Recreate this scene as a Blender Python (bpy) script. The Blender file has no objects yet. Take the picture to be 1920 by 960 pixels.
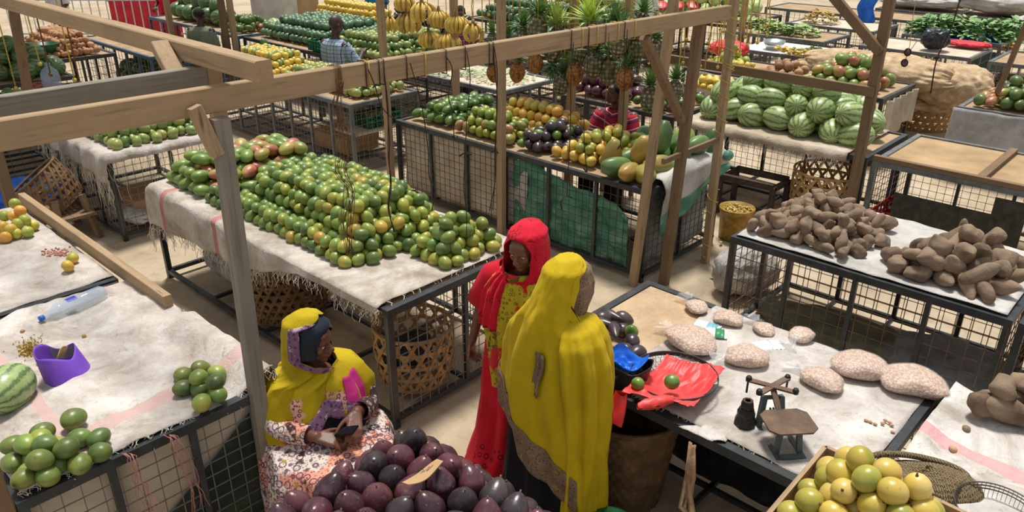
import bpy, math, random
from mathutils import Vector, Matrix, Euler, noise
random.seed(7)
PI = math.pi
SC = bpy.context.scene
COL = SC.collection

# ------------------------------------------------------------------ camera
CAM_H, FPX = 3.15, 1460.0
PITCH, ROLL, YAW = math.radians(24.74), math.radians(0.2175), math.radians(133.03)
FW = Vector((math.cos(YAW)*math.cos(PITCH), math.sin(YAW)*math.cos(PITCH), -math.sin(PITCH)))
_r = Vector((math.sin(YAW), -math.cos(YAW), 0)); _u = _r.cross(FW)
RT = _r*math.cos(ROLL) + _u*math.sin(ROLL)
UP = -_r*math.sin(ROLL) + _u*math.cos(ROLL)
cd = bpy.data.cameras.new('camera'); cam = bpy.data.objects.new('camera', cd); COL.objects.link(cam)
cd.sensor_width = 36; cd.lens = 36*FPX/1920; cd.clip_end = 200
cam.matrix_world = Matrix(((RT.x, UP.x, -FW.x, 0), (RT.y, UP.y, -FW.y, 0), (RT.z, UP.z, -FW.z, CAM_H), (0, 0, 0, 1)))
SC.camera = cam
vs = SC.view_settings
SC.display_settings.display_device = 'sRGB'
vs.view_transform = 'Standard'; vs.look = 'None'; vs.gamma = 1; vs.use_curve_mapping = False
vs.exposure = 0.3

def ray(px, py): return FW*FPX + RT*(px-960) - UP*(py-480)
def at(px, py, z=.88):
    d = ray(px, py); t = (z-CAM_H)/d.z; return Vector((0, 0, CAM_H)) + d*t
def atx(px, py, x):
    d = ray(px, py); return Vector((0, 0, CAM_H)) + d*(x/d.x)
def aty(px, py, y):
    d = ray(px, py); return Vector((0, 0, CAM_H)) + d*(y/d.y)

# ------------------------------------------------------------------ light
w = bpy.data.worlds.new('world'); SC.world = w; w.use_nodes = True
bg = w.node_tree.nodes['Background']; bg.inputs[0].default_value = (.93, .96, 1, 1); bg.inputs[1].default_value = .45
def sun(name, energy, angle, tilt, az, col):
    l = bpy.data.lights.new(name, 'SUN'); l.energy = energy; l.angle = math.radians(angle); l.color = col
    o = bpy.data.objects.new(name, l); COL.objects.link(o)
    o.rotation_euler = (math.radians(tilt), 0, math.radians(az)); return o
sun('sun', 3.5, 12, 17, -140, (1, .965, .9))

# ------------------------------------------------------------------ colours and materials
def lin(c):
    if isinstance(c, str):
        c = [int(c[i:i+2], 16)/255 for i in (0, 2, 4)]
    return tuple(((v/12.92) if v <= .04045 else ((v+.055)/1.055)**2.4) for v in c) + (1,)
class NT:
    def __init__(s, name):
        s.m = bpy.data.materials.new(name); s.m.use_nodes = True; s.t = s.m.node_tree
        s.b = s.t.nodes['Principled BSDF']; s.out = s.t.nodes['Material Output']
    def n(s, typ, **kw):
        nd = s.t.nodes.new(typ)
        for k, v in kw.items():
            if k.startswith('i_'):
                key = k[2:].replace('_', ' ')
                key = int(key) if key.isdigit() else key
                nd.inputs[key].default_value = v
            else: setattr(nd, k, v)
        return nd
    def l(s, a, b): s.t.links.new(a, b)
    def ramp(s, fac, stops, interp='LINEAR'):
        r = s.n('ShaderNodeValToRGB'); r.color_ramp.interpolation = interp
        el = r.color_ramp.elements
        while len(el) > 1: el.remove(el[-1])
        el[0].position = stops[0][0]; el[0].color = lin(stops[0][1])
        for p, c in stops[1:]:
            e = el.new(p); e.color = lin(c)
        s.l(fac, r.inputs[0]); return r.outputs[0]
    def math(s, op, a, b=None, c=None):
        m = s.n('ShaderNodeMath', operation=op)
        for i, v in enumerate((a, b, c)):
            if v is None: continue
            if isinstance(v, (int, float)): m.inputs[i].default_value = v
            else: s.l(v, m.inputs[i])
        return m.outputs[0]
    def mix(s, fac, a, b, mode='MIX'):
        m = s.n('ShaderNodeMix', data_type='RGBA', blend_type=mode)
        for i, v in ((0, fac), (6, a), (7, b)):
            if isinstance(v, (int, float)): m.inputs[i].default_value = v
            elif isinstance(v, (tuple, str)): m.inputs[i].default_value = lin(v) if isinstance(v, str) else v
            else: s.l(v, m.inputs[i])
        return m.outputs[2]
    def noise(s, vec, scale, detail=3, rough=.55, w=None, dist=0):
        nd = s.n('ShaderNodeTexNoise', noise_dimensions='4D' if w is not None else '3D')
        nd.inputs['Scale'].default_value = scale; nd.inputs['Detail'].default_value = detail
        nd.inputs['Roughness'].default_value = rough; nd.inputs['Distortion'].default_value = dist
        s.l(vec, nd.inputs['Vector'])
        if w is not None: s.l(w, nd.inputs['W'])
        return nd.outputs[0]
    def coord(s, k='Object', scale=None, rot=None):
        o = s.n('ShaderNodeTexCoord').outputs[k]
        if scale or rot:
            m = s.n('ShaderNodeMapping')
            if scale: m.inputs['Scale'].default_value = scale
            if rot: m.inputs['Rotation'].default_value = rot
            s.l(o, m.inputs[0]); o = m.outputs[0]
        return o
    def rnd(s): return s.n('ShaderNodeObjectInfo').outputs['Random']
    def bump(s, h, strength=.3, dist=.01):
        b = s.n('ShaderNodeBump'); b.inputs['Strength'].default_value = strength; b.inputs['Distance'].default_value = dist
        s.l(h, b.inputs['Height']); s.l(b.outputs[0], s.b.inputs['Normal'])
    def base(s, c):
        if isinstance(c, (tuple, str)): s.b.inputs['Base Color'].default_value = lin(c) if isinstance(c, str) else c
        else: s.l(c, s.b.inputs['Base Color'])
    def set(s, **k):
        for a, v in k.items(): s.b.inputs[a.replace('_', ' ')].default_value = v
        return s.m
MATS = {}
def plain(name, cols, rough=.6, scale=6, bump=0, rand=0, metal=0, detail=4, stretch=None, spec=.4, coords='Object', sheen=0):
    """one surface: a noise-driven ramp through cols, slight value change per object"""
    if name in MATS: return MATS[name]
    t = NT(name)
    if isinstance(cols, str): cols = [cols, cols]
    v = t.coord(coords, scale=stretch) if stretch else t.coord(coords)
    ww = t.math('MULTIPLY', t.rnd(), 40) if rand else None
    f = t.noise(v, scale, detail, w=ww)
    f2 = t.math('MULTIPLY_ADD', f, 2.0, -.5)
    n = len(cols)
    c = t.ramp(f2, [(i/(n-1), k) for i, k in enumerate(cols)])
    if rand:
        h = t.n('ShaderNodeHueSaturation'); t.l(c, h.inputs['Color'])
        r = t.n('ShaderNodeMapRange'); r.inputs[3].default_value = 1-rand; r.inputs[4].default_value = 1+rand
        t.l(t.rnd(), r.inputs[0]); t.l(r.outputs[0], h.inputs['Value']); c = h.outputs[0]
    t.base(c)
    if bump: t.bump(t.noise(v, scale*3, 5), bump, .01)
    MATS[name] = t.set(Roughness=rough, Metallic=metal, Specular_IOR_Level=spec)
    return MATS[name]

def wood(name, cols, axis='x', rough=.75):
    if name in MATS: return MATS[name]
    t = NT(name)
    sc = {'x': (1.2, 22, 22), 'y': (22, 1.2, 22), 'z': (22, 22, 1.2)}[axis]
    v = t.coord('Object', scale=sc)
    ww = t.math('MULTIPLY', t.rnd(), 30)
    f = t.noise(v, 2.2, 6, .6, w=ww, dist=.6)
    c = t.ramp(f, [(.25, cols[0]), (.48, cols[1]), (.6, cols[1]), (.78, cols[2])])
    f2 = t.noise(t.coord('Object'), 3.5, 4, w=ww)
    c = t.mix(t.math('MULTIPLY', t.ramp(f2, [(.45, '000000'), (.75, 'ffffff')]), .35), c, cols[0])
    k = t.n('ShaderNodeTexVoronoi', voronoi_dimensions='3D'); t.l(t.coord('Object', scale={'x': (1.1, 9, 9), 'y': (9, 1.1, 9), 'z': (9, 9, 1.1)}[axis]), k.inputs['Vector']); k.inputs['Scale'].default_value = 1.6
    c = t.mix(t.math('MULTIPLY', t.ramp(k.outputs['Distance'], [(.06, 'ffffff'), (.13, '000000')]), .7), c, cols[3] if len(cols) > 3 else cols[0])
    t.base(c); t.bump(f, .35, .006)
    MATS[name] = t.set(Roughness=rough, Specular_IOR_Level=.25); return MATS[name]
PINE = ['7e6a52', 'a78e6e', 'bfa888', '5a4634']
GREYW = ['665f55', '8e8679', 'aaa293', '48413a']
BROWNW = ['59483a', '80684f', '9a8165', '3e3226']
for ax in 'xyz':
    wood('pine_'+ax, PINE, ax); wood('grey_wood_'+ax, GREYW, ax); wood('brown_wood_'+ax, BROWNW, ax)

def steel(name, c, rust=.25):
    t = NT(name); v = t.coord('Object')
    f = t.noise(v, 9, 5, .65)
    cc = t.ramp(f, [(.3, c[0]), (.55, c[1]), (.8, c[2])])
    t.base(cc); t.bump(t.noise(v, 60, 3), .08, .003)
    MATS[name] = t.set(Roughness=.42, Metallic=.0, Specular_IOR_Level=.5); return MATS[name]
steel('dark_steel', ['23272a', '33373a', '4c4f50'])
steel('grey_steel', ['4c5154', '686c6e', '84867f'])
steel('blue_steel', ['22405e', '325476', '56738c'])
steel('wire', ['5d5a55', '77736c', '8c8478'])
steel('rusty_wire', ['4e3c2e', '6e5541', '857258'])
steel('dark_wire', ['2e2a26', '443c34', '5a4e40'])

def sack(name, cols, stain='8a7a66', pink=None, stainamt=.55, stripe=None):
    """woven plastic sacking, dirty; stripe=(axis, position, halfwidth, colour)"""
    t = NT(name); v = t.coord('Object')
    f = t.noise(v, 3.2, 6, .65, dist=.4)
    c = t.ramp(f, [(.3, cols[0]), (.5, cols[1]), (.7, cols[2])])
    s1 = t.ramp(t.noise(v, 1.7, 7, .7, dist=1.2), [(.48, '000000'), (.68, 'ffffff')])
    c = t.mix(t.math('MULTIPLY', s1, stainamt), c, stain)
    s3 = t.ramp(t.noise(v, 14, 5, .75, dist=2), [(.56, '000000'), (.7, 'ffffff')])
    c = t.mix(t.math('MULTIPLY', s3, stainamt*.9), c, stain)
    if pink:
        s2 = t.ramp(t.noise(v, .9, 4, .6), [(.6, '000000'), (.68, 'ffffff')])
        c = t.mix(t.math('MULTIPLY', s2, .5), c, pink)
    for st in (stripe or []):
        sep = t.n('ShaderNodeSeparateXYZ'); t.l(v, sep.inputs[0])
        wob = t.math('MULTIPLY_ADD', t.noise(v, 5, 2), .06, -.03)
        d = t.math('ABSOLUTE', t.math('SUBTRACT', t.math('ADD', sep.outputs['xyz'.index(st[0])], wob), st[1]))
        mk = t.math('MULTIPLY', t.math('LESS_THAN', d, st[2]), t.math('MULTIPLY_ADD', s1, -.35, .8))
        c = t.mix(mk, c, st[3])
    t.base(c)
    wv = t.n('ShaderNodeTexNoise'); wv.inputs['Scale'].default_value = 24; wv.inputs['Detail'].default_value = 6; wv.inputs['Distortion'].default_value = 1.5
    t.l(v, wv.inputs['Vector'])
    t.bump(t.math('ADD', wv.outputs[0], t.math('MULTIPLY', f, 2)), .5, .012)
    MATS[name] = t.set(Roughness=.72, Specular_IOR_Level=.3); return MATS[name]
sack('white_sack', ['978d84', 'beb7b0', 'd6d2cc'], '7e6e5c', stainamt=.6)
sack('pinkish_sack', ['968c82', 'beb5ad', 'd2cdc8'], '7c6c5a', 'bc8884', .6)
sack('clean_sack', ['9e9a92', 'bcb8b2', 'cecbc6'], '857b6e', stainamt=.4)
sack('cloth_floor_brown', ['9a8468', 'b89c7c', 'c8b090'], '7c6850', stainamt=.4)
sack('hang_sack', ['a4957f', 'bcae9a', 'd2c8b8'], '8d7860', stainamt=.45)

# ------------------------------------------------------------------ mesh builder
class MB:
    def __init__(s): s.v = []; s.f = []; s.sm = []
    def add(s, vs, fs, sm=False):
        o = len(s.v); s.v += [Vector(p) for p in vs]
        for f in fs: s.f.append(tuple(i+o for i in f)); s.sm.append(sm)
        return s
    def box(s, x0, x1, y0, y1, z0, z1):
        return s.add([(x0,y0,z0),(x1,y0,z0),(x1,y1,z0),(x0,y1,z0),(x0,y0,z1),(x1,y0,z1),(x1,y1,z1),(x0,y1,z1)],
                     [(0,3,2,1),(4,5,6,7),(0,1,5,4),(1,2,6,5),(2,3,7,6),(3,0,4,7)])
    def bar(s, a, b, w, h, up=(0, 0, 1), bev=0):
        a, b = Vector(a), Vector(b); d = (b-a).normalized(); up = Vector(up)
        if abs(d.dot(up)) > .98: up = Vector((0, 1, 0))
        sd = d.cross(up).normalized(); u = sd.cross(d).normalized()
        if bev:
            c = min(w, h)*bev
            pr = [(-w/2, -h/2+c), (-w/2+c, -h/2), (w/2-c, -h/2), (w/2, -h/2+c), (w/2, h/2-c), (w/2-c, h/2), (-w/2+c, h/2), (-w/2, h/2-c)]
        else: pr = [(-w/2, -h/2), (w/2, -h/2), (w/2, h/2), (-w/2, h/2)]
        n = len(pr)
        vs = [p + sd*x + u*y for p in (a, b) for x, y in pr]
        fs = [(i, (i+1) % n, (i+1) % n+n, i+n) for i in range(n)] + [tuple(range(n))[::-1], tuple(range(n, 2*n))]
        return s.add(vs, fs)
    def tube(s, pts, r, n=6, cap=True, sm=True):
        pts = [Vector(p) for p in pts]; rr = r if isinstance(r, (list, tuple)) else [r]*len(pts)
        vs = []; prev = None
        for i, p in enumerate(pts):
            d = (pts[min(i+1, len(pts)-1)] - pts[max(i-1, 0)])
            d = d.normalized() if d.length > 1e-9 else Vector((0, 0, 1))
            if prev is None:
                a = d.orthogonal().normalized()
            else:
                a = (prev - d*prev.dot(d)); a = a.normalized() if a.length > 1e-6 else d.orthogonal().normalized()
            prev = a; b = d.cross(a)
            for k in range(n):
                t = 2*PI*k/n; vs.append(p + (a*math.cos(t) + b*math.sin(t))*rr[i])
        fs = [(i*n+k, i*n+(k+1) % n, (i+1)*n+(k+1) % n, (i+1)*n+k) for i in range(len(pts)-1) for k in range(n)]
        if cap: fs += [tuple(range(n))[::-1], tuple(range((len(pts)-1)*n, len(pts)*n))]
        return s.add(vs, fs, sm)
    def lathe(s, prof, n=16, c=(0, 0, 0), sx=1, sy=1, sm=True):
        vs = [(c[0]+r*math.cos(2*PI*k/n)*sx, c[1]+r*math.sin(2*PI*k/n)*sy, c[2]+z) for r, z in prof for k in range(n)]
        m = len(prof)
        fs = [(i*n+k, i*n+(k+1) % n, (i+1)*n+(k+1) % n, (i+1)*n+k) for i in range(m-1) for k in range(n)]
        if prof[0][0] > 0 : fs.append(tuple(range(n))[::-1])
        if prof[-1][0] > 0: fs.append(tuple(range((m-1)*n, m*n)))
        return s.add(vs, fs, sm)
    def grid(s, fn, nu, nv, sm=True, closed_u=False):
        vs = [fn(i/(nu if closed_u else nu-1), j/(nv-1)) for j in range(nv) for i in range(nu)]
        fs = []
        for j in range(nv-1):
            for i in range(nu if closed_u else nu-1):
                k = (i+1) % nu
                fs.append((j*nu+i, j*nu+k, (j+1)*nu+k, (j+1)*nu+i))
        return s.add(vs, fs, sm)
    def ell(s, c, r, n=12, m=8, rot=None):
        c = Vector(c); r = (r, r, r) if isinstance(r, (int, float)) else r
        R = rot.to_matrix() if rot else Matrix.Identity(3)
        vs = [c + R @ Vector((0, 0, -r[2]))]
        for j in range(1, m):
            a = -PI/2 + PI*j/m
            for k in range(n):
                t = 2*PI*k/n
                vs.append(c + R @ Vector((r[0]*math.cos(a)*math.cos(t), r[1]*math.cos(a)*math.sin(t), r[2]*math.sin(a))))
        vs.append(c + R @ Vector((0, 0, r[2]))); L = len(vs)-1
        fs = [(0, 1+(k+1) % n, 1+k) for k in range(n)]
        for j in range(m-2):
            for k in range(n):
                a = 1+j*n+k; b = 1+j*n+(k+1) % n; fs.append((a, b, b+n, a+n))
        fs += [(L, 1+(m-2)*n+k, 1+(m-2)*n+(k+1) % n) for k in range(n)]
        return s.add(vs, fs, True)
    def mesh(s, name, mat, off=(0, 0, 0), inv=None):
        me = bpy.data.meshes.new(name); off = Vector(off)
        vs = [inv @ v for v in s.v] if inv else [v-off for v in s.v]
        me.from_pydata([tuple(v) for v in vs], [], s.f)
        me.polygons.foreach_set('use_smooth', s.sm); me.materials.append(mat if not isinstance(mat, str) else MATS[mat]); me.update()
        return me
def tag(o, label=None, cat=None, group=None, kind=None):
    if label: o['label'] = label
    if cat: o['category'] = cat
    if group: o['group'] = group
    if kind: o['kind'] = kind
    return o
def thing(name, label, cat, loc=(0, 0, 0), rz=0, group=None):
    o = bpy.data.objects.new(name, None); o.empty_display_size = .05; COL.objects.link(o)
    o.location = loc; o.rotation_euler = (0, 0, rz) if isinstance(rz, (int, float)) else rz
    o.rotation_mode = 'XYZ'
    return tag(o, label, cat, group)
def wmat(o):
    m = Matrix.LocRotScale(o.location, o.rotation_euler, o.scale)
    return (wmat(o.parent) @ m) if o.parent else m
def part(root, name, mb, mat, world=True, label=None, kind=None):
    """mesh child; when world is True the builder's points are world points"""
    inv = wmat(root).inverted() if world else None
    o = bpy.data.objects.new(name, mb.mesh(name, mat, inv=inv) if inv else mb.mesh(name, mat))
    COL.objects.link(o); o.parent = root
    return tag(o, label, None, None, kind)
def single(name, mb, mat, label, cat, group=None, kind=None, origin=None):
    """top-level thing that is one mesh; origin defaults to the middle of its base"""
    if origin is None:
        xs = [v.x for v in mb.v]; ys = [v.y for v in mb.v]; zs = [v.z for v in mb.v]
        origin = ((min(xs)+max(xs))/2, (min(ys)+max(ys))/2, min(zs))
    o = bpy.data.objects.new(name, mb.mesh(name, mat, off=origin)); o.location = origin; COL.objects.link(o)
    return tag(o, label, cat, group, kind)
def struct(name, mb, mat):
    o = bpy.data.objects.new(name, mb.mesh(name, mat)); COL.objects.link(o); o['kind'] = 'structure'; return o
def mod(o, typ, **k):
    m = o.modifiers.new(typ.lower(), typ)
    for a, v in k.items(): setattr(m, a, v)
    return m
def copy_tree(o, parent=None):
    c = o.copy(); COL.objects.link(c); c.parent = parent
    for ch in list(o.children): copy_tree(ch, c)
    return c
def nz(x, y, z=0, s=1): return noise.noise(Vector((x*s, y*s, z*s)))
U = random.uniform

# ------------------------------------------------------------------ ground
t = NT('concrete'); v = t.coord('Object')
f = t.noise(v, .9, 6, .6); f2 = t.noise(v, 6, 8, .7, dist=.5)
c = t.ramp(f, [(.3, '9c8a72'), (.5, 'b5a48b'), (.7, 'c6b69e')])
c = t.mix(t.math('MULTIPLY', t.ramp(f2, [(.5, '000000'), (.72, 'ffffff')]), .5), c, '877660')
c = t.mix(t.math('MULTIPLY', t.ramp(t.noise(v, 25, 4, .7), [(.6, '000000'), (.75, 'ffffff')]), .35), c, '6d5a44')
t.base(c); t.bump(f2, .25, .01); t.set(Roughness=.85, Specular_IOR_Level=.2); MATS['concrete'] = t.m
g = MB(); g.grid(lambda u, v: (-60+u*75, -8+v*75, 0), 2, 2, sm=False); struct('floor', g, 'concrete')
k = MB()
for y in (4.4, ): pass
# ------------------------------------------------------------------ steel stalls
def wires(mb, a, b, z0, z1, sx=.078, sz=.078, r=.0022):
    """welded wire panel between plan points a and b"""
    a, b = Vector(a).to_3d(), Vector(b).to_3d(); L = (b-a).length; n = max(2, round(L/sx)); d = (b-a)/n
    for i in range(n+1):
        p = a+d*i; mb.bar((p.x, p.y, z0), (p.x, p.y, z1), r*2, r*2)
    m = max(2, round((z1-z0)/sz))
    for j in range(m+1):
        z = z0+(z1-z0)*j/m; mb.bar((a.x, a.y, z), (b.x, b.y, z), r*2, r*2)
def stall(x0, x1, y0, y1, label, h=.88, mat='dark_steel', wmat_='rusty_wire', nx=2, ny=1, sides='fblr', top='board', topmat='stall_board',
          rim=.05, base=.07, group='steel framed market stalls', wr=.0022, name='market_stall', lip=.0, sx=.078):
    root = thing(name, label, 'stall', ((x0+x1)/2, (y0+y1)/2, 0), 0, group)
    w = rim; m = MB()
    zt = h-w/2
    for a, b in (((x0, y0), (x1, y0)), ((x0, y1), (x1, y1))): m.bar((a[0], a[1]+(w/2 if a[1] == y0 else -w/2), zt), (b[0], b[1]+(w/2 if b[1] == y0 else -w/2), zt), w, w)
    for xx in (x0+w/2, x1-w/2): m.bar((xx, y0+w, zt), (xx, y1-w, zt), w, w)
    part(root, 'top_frame', m, mat)
    if top:
        m = MB(); m.box(x0+w, x1-w, y0+w, y1-w, h-.035, h-.015); part(root, 'board', m, topmat)
    m = MB(); q = .035
    for yy in (y0+.02, y1-.02): m.bar((x0, yy, base), (x1, yy, base), q, q)
    for xx in (x0+.02, x1-.02): m.bar((xx, y0+q, base), (xx, y1-q, base), q, q)
    for i in range(1, nx*2): m.bar((x0+(x1-x0)*i/(nx*2), y0+q, base), (x0+(x1-x0)*i/(nx*2), y1-q, base), q*.8, q*.8)
    m.bar((x0+q, (y0+y1)/2, base), (x1-q, (y0+y1)/2, base), q*.8, q*.8)
    part(root, 'bottom_frame', m, mat)
    l = .042
    for xx in (x0+l/2, x1-l/2):
        for yy in (y0+l/2, y1-l/2):
            m = MB(); m.bar((xx, yy, 0), (xx, yy, h-w), l, l); part(root, 'leg', m, mat)
    def upr(xx, yy):
        m = MB(); m.bar((xx, yy, base), (xx, yy, h-w), .032, .032); part(root, 'upright', m, mat)
    for i in range(1, nx+1):
        if i < nx+0: pass
    for i in range(1, nx*2):
        xx = x0+(x1-x0)*i/(nx*2)
        if 'f' in sides: upr(xx, y0+.02)
        if 'b' in sides: upr(xx, y1-.02)
    for i in range(1, ny+1):
        yy = y0+(y1-y0)*i/(ny+1)
        if 'l' in sides: upr(x0+.02, yy)
        if 'r' in sides: upr(x1-.02, yy)
    for sd, a, b in (('f', (x0, y0+.01), (x1, y0+.01)), ('b', (x0, y1-.01), (x1, y1-.01)), ('l', (x0+.01, y0), (x0+.01, y1)), ('r', (x1-.01, y0), (x1-.01, y1))):
        if sd in sides:
            m = MB(); wires(m, a, b, base, h-w, r=wr, sx=sx, sz=sx); part(root, 'wire_mesh', m, wmat_)
    return root
plain('stall_board', ['8a7358', 'a58a68', 'b89c7a'], .8, 4, .3)
plain('pale_board', ['b5a58e', 'c6b8a2', 'd6cab6'], .8, 4, .2)
plain('brown_board', ['8f7657', 'a98d68', 'bd9f78'], .85, 3, .35)

stall(-4.95, -3.17, .42, 1.55, 'dark grey steel stall in the left foreground carrying a watermelon and green mangoes', sides='fr', ny=2, wmat_='wire', wr=.0022)
stall(-6.9, -4.98, .42, 1.57, 'dark steel stall at the left edge with oranges heaped on its cloth', sides='r', ny=2)
stall(-2.3, -.7, .5, 1.88, 'steel table at the bottom of the photo carrying the purple avocados', mat='grey_steel', wmat_='wire', sides='lb')
stall(-6.62, -3.36, 2.5, 3.82, 'long dark steel stall carrying the largest heap of green mangoes', sides='br', wmat_='wire', nx=2, wr=.0024)
stall(-2.46, -.66, 2.75, 3.94, 'dark steel stall with bagged peanuts, weighing scale and red cloth', sides='lb', wmat_='rusty_wire')
stall(-.63, 1.2, 2.75, 3.94, 'steel stall at the right edge under cloth with a pink stripe', sides='f')
stall(-9.6, -7.7, 2.57, 3.8, 'dark steel stall with green mangoes heaped behind the long front beam at left', sides='fr', wmat_='wire')
stall(-6.8, -3.42, 5.36, 6.62, 'long grey steel stall of papayas, mangoes and avocados, green sheeting on its side', sides='fblr', mat='dark_steel', wmat_='dark_wire', nx=3)
stall(-2.43, -.58, 4.97, 6.15, 'dark steel stall heaped with sweet potatoes beyond the peanut stall', sides='fblr', wmat_='rusty_wire', wr=.0025, sx=.1)
stall(-.55, 1.4, 4.97, 6.15, 'steel stall cut by the right edge beside the sweet potato stall', sides='f')
stall(-11.4, -7.72, 5.42, 6.5, 'grey steel stall of pale green mangoes seen below the long front beam', sides='fblr', mat='grey_steel', wmat_='wire', nx=4)
stall(-4.5, -2.42, 7.6, 8.75, 'stall under the big pile of striped watermelons', sides='b', mat='dark_steel', wmat_='rusty_wire')
stall(-2.36, -.3, 7.57, 8.85, 'empty stall with a worn brown wooden top at the right', sides='lb', mat='grey_steel', wmat_='rusty_wire', topmat='brown_board')
stall(-6.25, -4.6, 7.6, 8.8, 'stall of dark avocados and green fruit behind the man in the striped shirt', sides='fr', mat='dark_steel', wmat_='rusty_wire')
stall(-9.0, -6.9, 7.2, 8.3, 'grey steel stall with shredded greens, behind the post in the upper middle', sides='r', mat='grey_steel', wmat_='rusty_wire', topmat='pale_board')

# ------------------------------------------------------------------ timber
def timber(root, name, a, b, w, h, mat, up=(0, 0, 1)):
    m = MB(); a, b = Vector(a), Vector(b); n = 10
    m.bar(a, b, w, h, up, bev=.08); return part(root, name, m, mat)
R1 = thing('timber_structure', 'pale sawn timber frame with the long beam crossing the photo in front', 'frame', (-3.2, 1.5, 0))
timber(R1, 'beam', (-3.2, .2, 2.375), (-3.2, 5.98, 2.31), .055, .112, 'pine_y')
timber(R1, 'post', (-3.17, 1.5, 0), (-3.14, 1.53, 2.29), .06, .075, 'grey_wood_z')
timber(R1, 'post', (-3.2, .40, 0), (-3.2, .36, 2.27), .06, .06, 'brown_wood_z')
timber(R1, 'post', (-3.27, 5.5, 0), (-3.24, 5.62, 2.25), .085, .06, 'brown_wood_z')
timber(R1, 'brace', (-3.22, 4.83, 2.24), (-3.25, 5.5, 1.5), .05, .07, 'brown_wood_z', up=(1, 0, 0))
timber(R1, 'brace', atx(362, 200, -3.15), atx(407, 290, -3.13), .05, .065, 'pine_z', up=(1, 0, 0))
R2 = thing('timber_structure', 'pale timber beam sloping in from the top left corner, short post below', 'frame', (-5, 1.6, 0))
timber(R2, 'beam', (-7.6, 1.60, 2.535), (-2.84, 1.60, 2.52), .075, .085, 'pine_x')
q_ = atx(393, 106, -3.40); timber(R2, 'post', q_, (q_.x, q_.y, 2.2), .05, .07, 'pine_z')
timber(R2, 'brace', aty(299, 84, 1.53), aty(333, 148, 1.5), .075, .05, 'pine_z')
R2c = thing('timber_plank', 'weathered grey cracked plank lying just behind the long front beam at left', 'plank', (-3.4, 1, 2.3))
timber(R2c, 'plank', (-3.40, .1, 2.40), (-3.40, 1.62, 2.40), .05, .13, 'grey_wood_y')
def post(a, b, w, h, label, mat='pine_z', group=None, name='timber_post'):
    m = MB(); m.bar(a, b, w, h, bev=.08); return single(name, m, mat, label, 'post', group)
def vpost(px, py, y, w, label, top=3.2, mat='pine_z', z0=0, h=None, lean=0):
    p = aty(px, py, y); return post((p.x, y, z0), (p.x+lean, y, top), w, h or w, label, mat)
vpost(722, 150, 5.3, .07, 'pale timber post at the left end of the long papaya stall')
vpost(940, 250, 5.3, .07, 'pale timber post in front of the middle of the papaya stall')
post((-3.45, 5.28, 0), (-3.32, 5.42, 3.2), .07, .06, 'thin pale timber post left of the thick post at the papaya stall corner', 'pine_z')
p = at(1322, 492, 0); post((p.x, p.y, 0), (p.x-.02, p.y, 3.2), .065, .065, 'pale post wound with yellow twine at the right back of the papaya stall', 'pine_z')
vpost(853, 100, 6.78, .08, 'pale timber post behind the hanging bananas')
vpost(1072, 150, 6.78, .08, 'pale timber post among the hanging pineapples left of the striped shirt')
vpost(1172, 150, 6.9, .08, 'pale timber post among the hanging pineapples right of the striped shirt')
R3 = thing('timber_structure', 'brown timber frame in front of the watermelon pile, with rail and slanting brace', 'frame', (-2.5, 7.5, 0))
timber(R3, 'post', (-2.45, 7.47, 0), (-2.47, 7.5, 3.3), .09, .07, 'brown_wood_z')
a = aty(1640, 172, 7.46); b = aty(1195, 118, 7.46); timber(R3, 'rail', (a.x, 7.44, a.z), (b.x, 7.44, a.z+.02), .05, .09, 'brown_wood_x')
a = aty(1650, 98, 7.42); b = aty(1560, -10, 7.42); timber(R3, 'brace', a, b, .06, .085, 'brown_wood_z')
a_, b_ = atx(1243, 303, -3.25), atx(1345, 262, -3.23); timber(R1, 'side_rail', (-3.25, a_.y, a_.z), (-3.23, b_.y, b_.z), .03, .045, 'brown_wood_y')
# raised timber edge on the left stalls
m = MB(); m.bar((-6.9, 1.61, .93), (-4.32, 1.61, .93), .05, .1, bev=.06); single('timber_rail', m, 'pine_x', 'pale timber edge rail along the back of the left foreground stalls', 'rail')

# ------------------------------------------------------------------ produce: materials
def fruit_mat(name, stops, spot='3a2c18', spotamt=.35, rough=.38, grad=None, bloom=None, scale=1.6, bump=.05, gloss=.5, fscale=1.0, rvar=.12):
    """skin colour: slow noise with a random offset per fruit + small dark specks"""
    t = NT(name); v = t.coord('Object', scale=(fscale,)*3); r = t.rnd()
    ww = t.math('MULTIPLY', r, 57)
    f = t.noise(v, scale*8, 2.5, .5, w=ww)
    f = t.math('ADD', t.math('MULTIPLY_ADD', f, 1.5, -.25), t.math('MULTIPLY_ADD', r, .5, -.25))
    if grad:
        sep = t.n('ShaderNodeSeparateXYZ'); t.l(v, sep.inputs[0])
        f = t.math('ADD', f, t.math('MULTIPLY', sep.outputs['xyz'.index(grad[0])], grad[1]))
    c = t.ramp(f, stops)
    if bloom:
        c = t.mix(t.math('MULTIPLY', t.ramp(t.noise(v, 22, 4, .7, w=ww), [(.5, '000000'), (.72, 'ffffff')]), bloom[1]), c, bloom[0])
    if spotamt:
        c = t.mix(t.math('MULTIPLY', t.ramp(t.noise(v, 75, 3, .6, w=ww), [(.62, '000000'), (.7, 'ffffff')]), spotamt), c, spot)
    h = t.n('ShaderNodeHueSaturation'); h.inputs['Saturation'].default_value = .95; t.l(c, h.inputs['Color'])
    m = t.n('ShaderNodeMapRange'); m.inputs[3].default_value = 1-rvar; m.inputs[4].default_value = 1+rvar; t.l(t.math('FRACT', t.math('MULTIPLY', r, 13.7)), m.inputs[0]); t.l(m.outputs[0], h.inputs['Value'])
    t.base(h.outputs[0])
    if bump: t.bump(t.noise(v, 90, 3), bump, .004)
    MATS[name] = t.set(Roughness=rough, Specular_IOR_Level=gloss); return t.m
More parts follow.
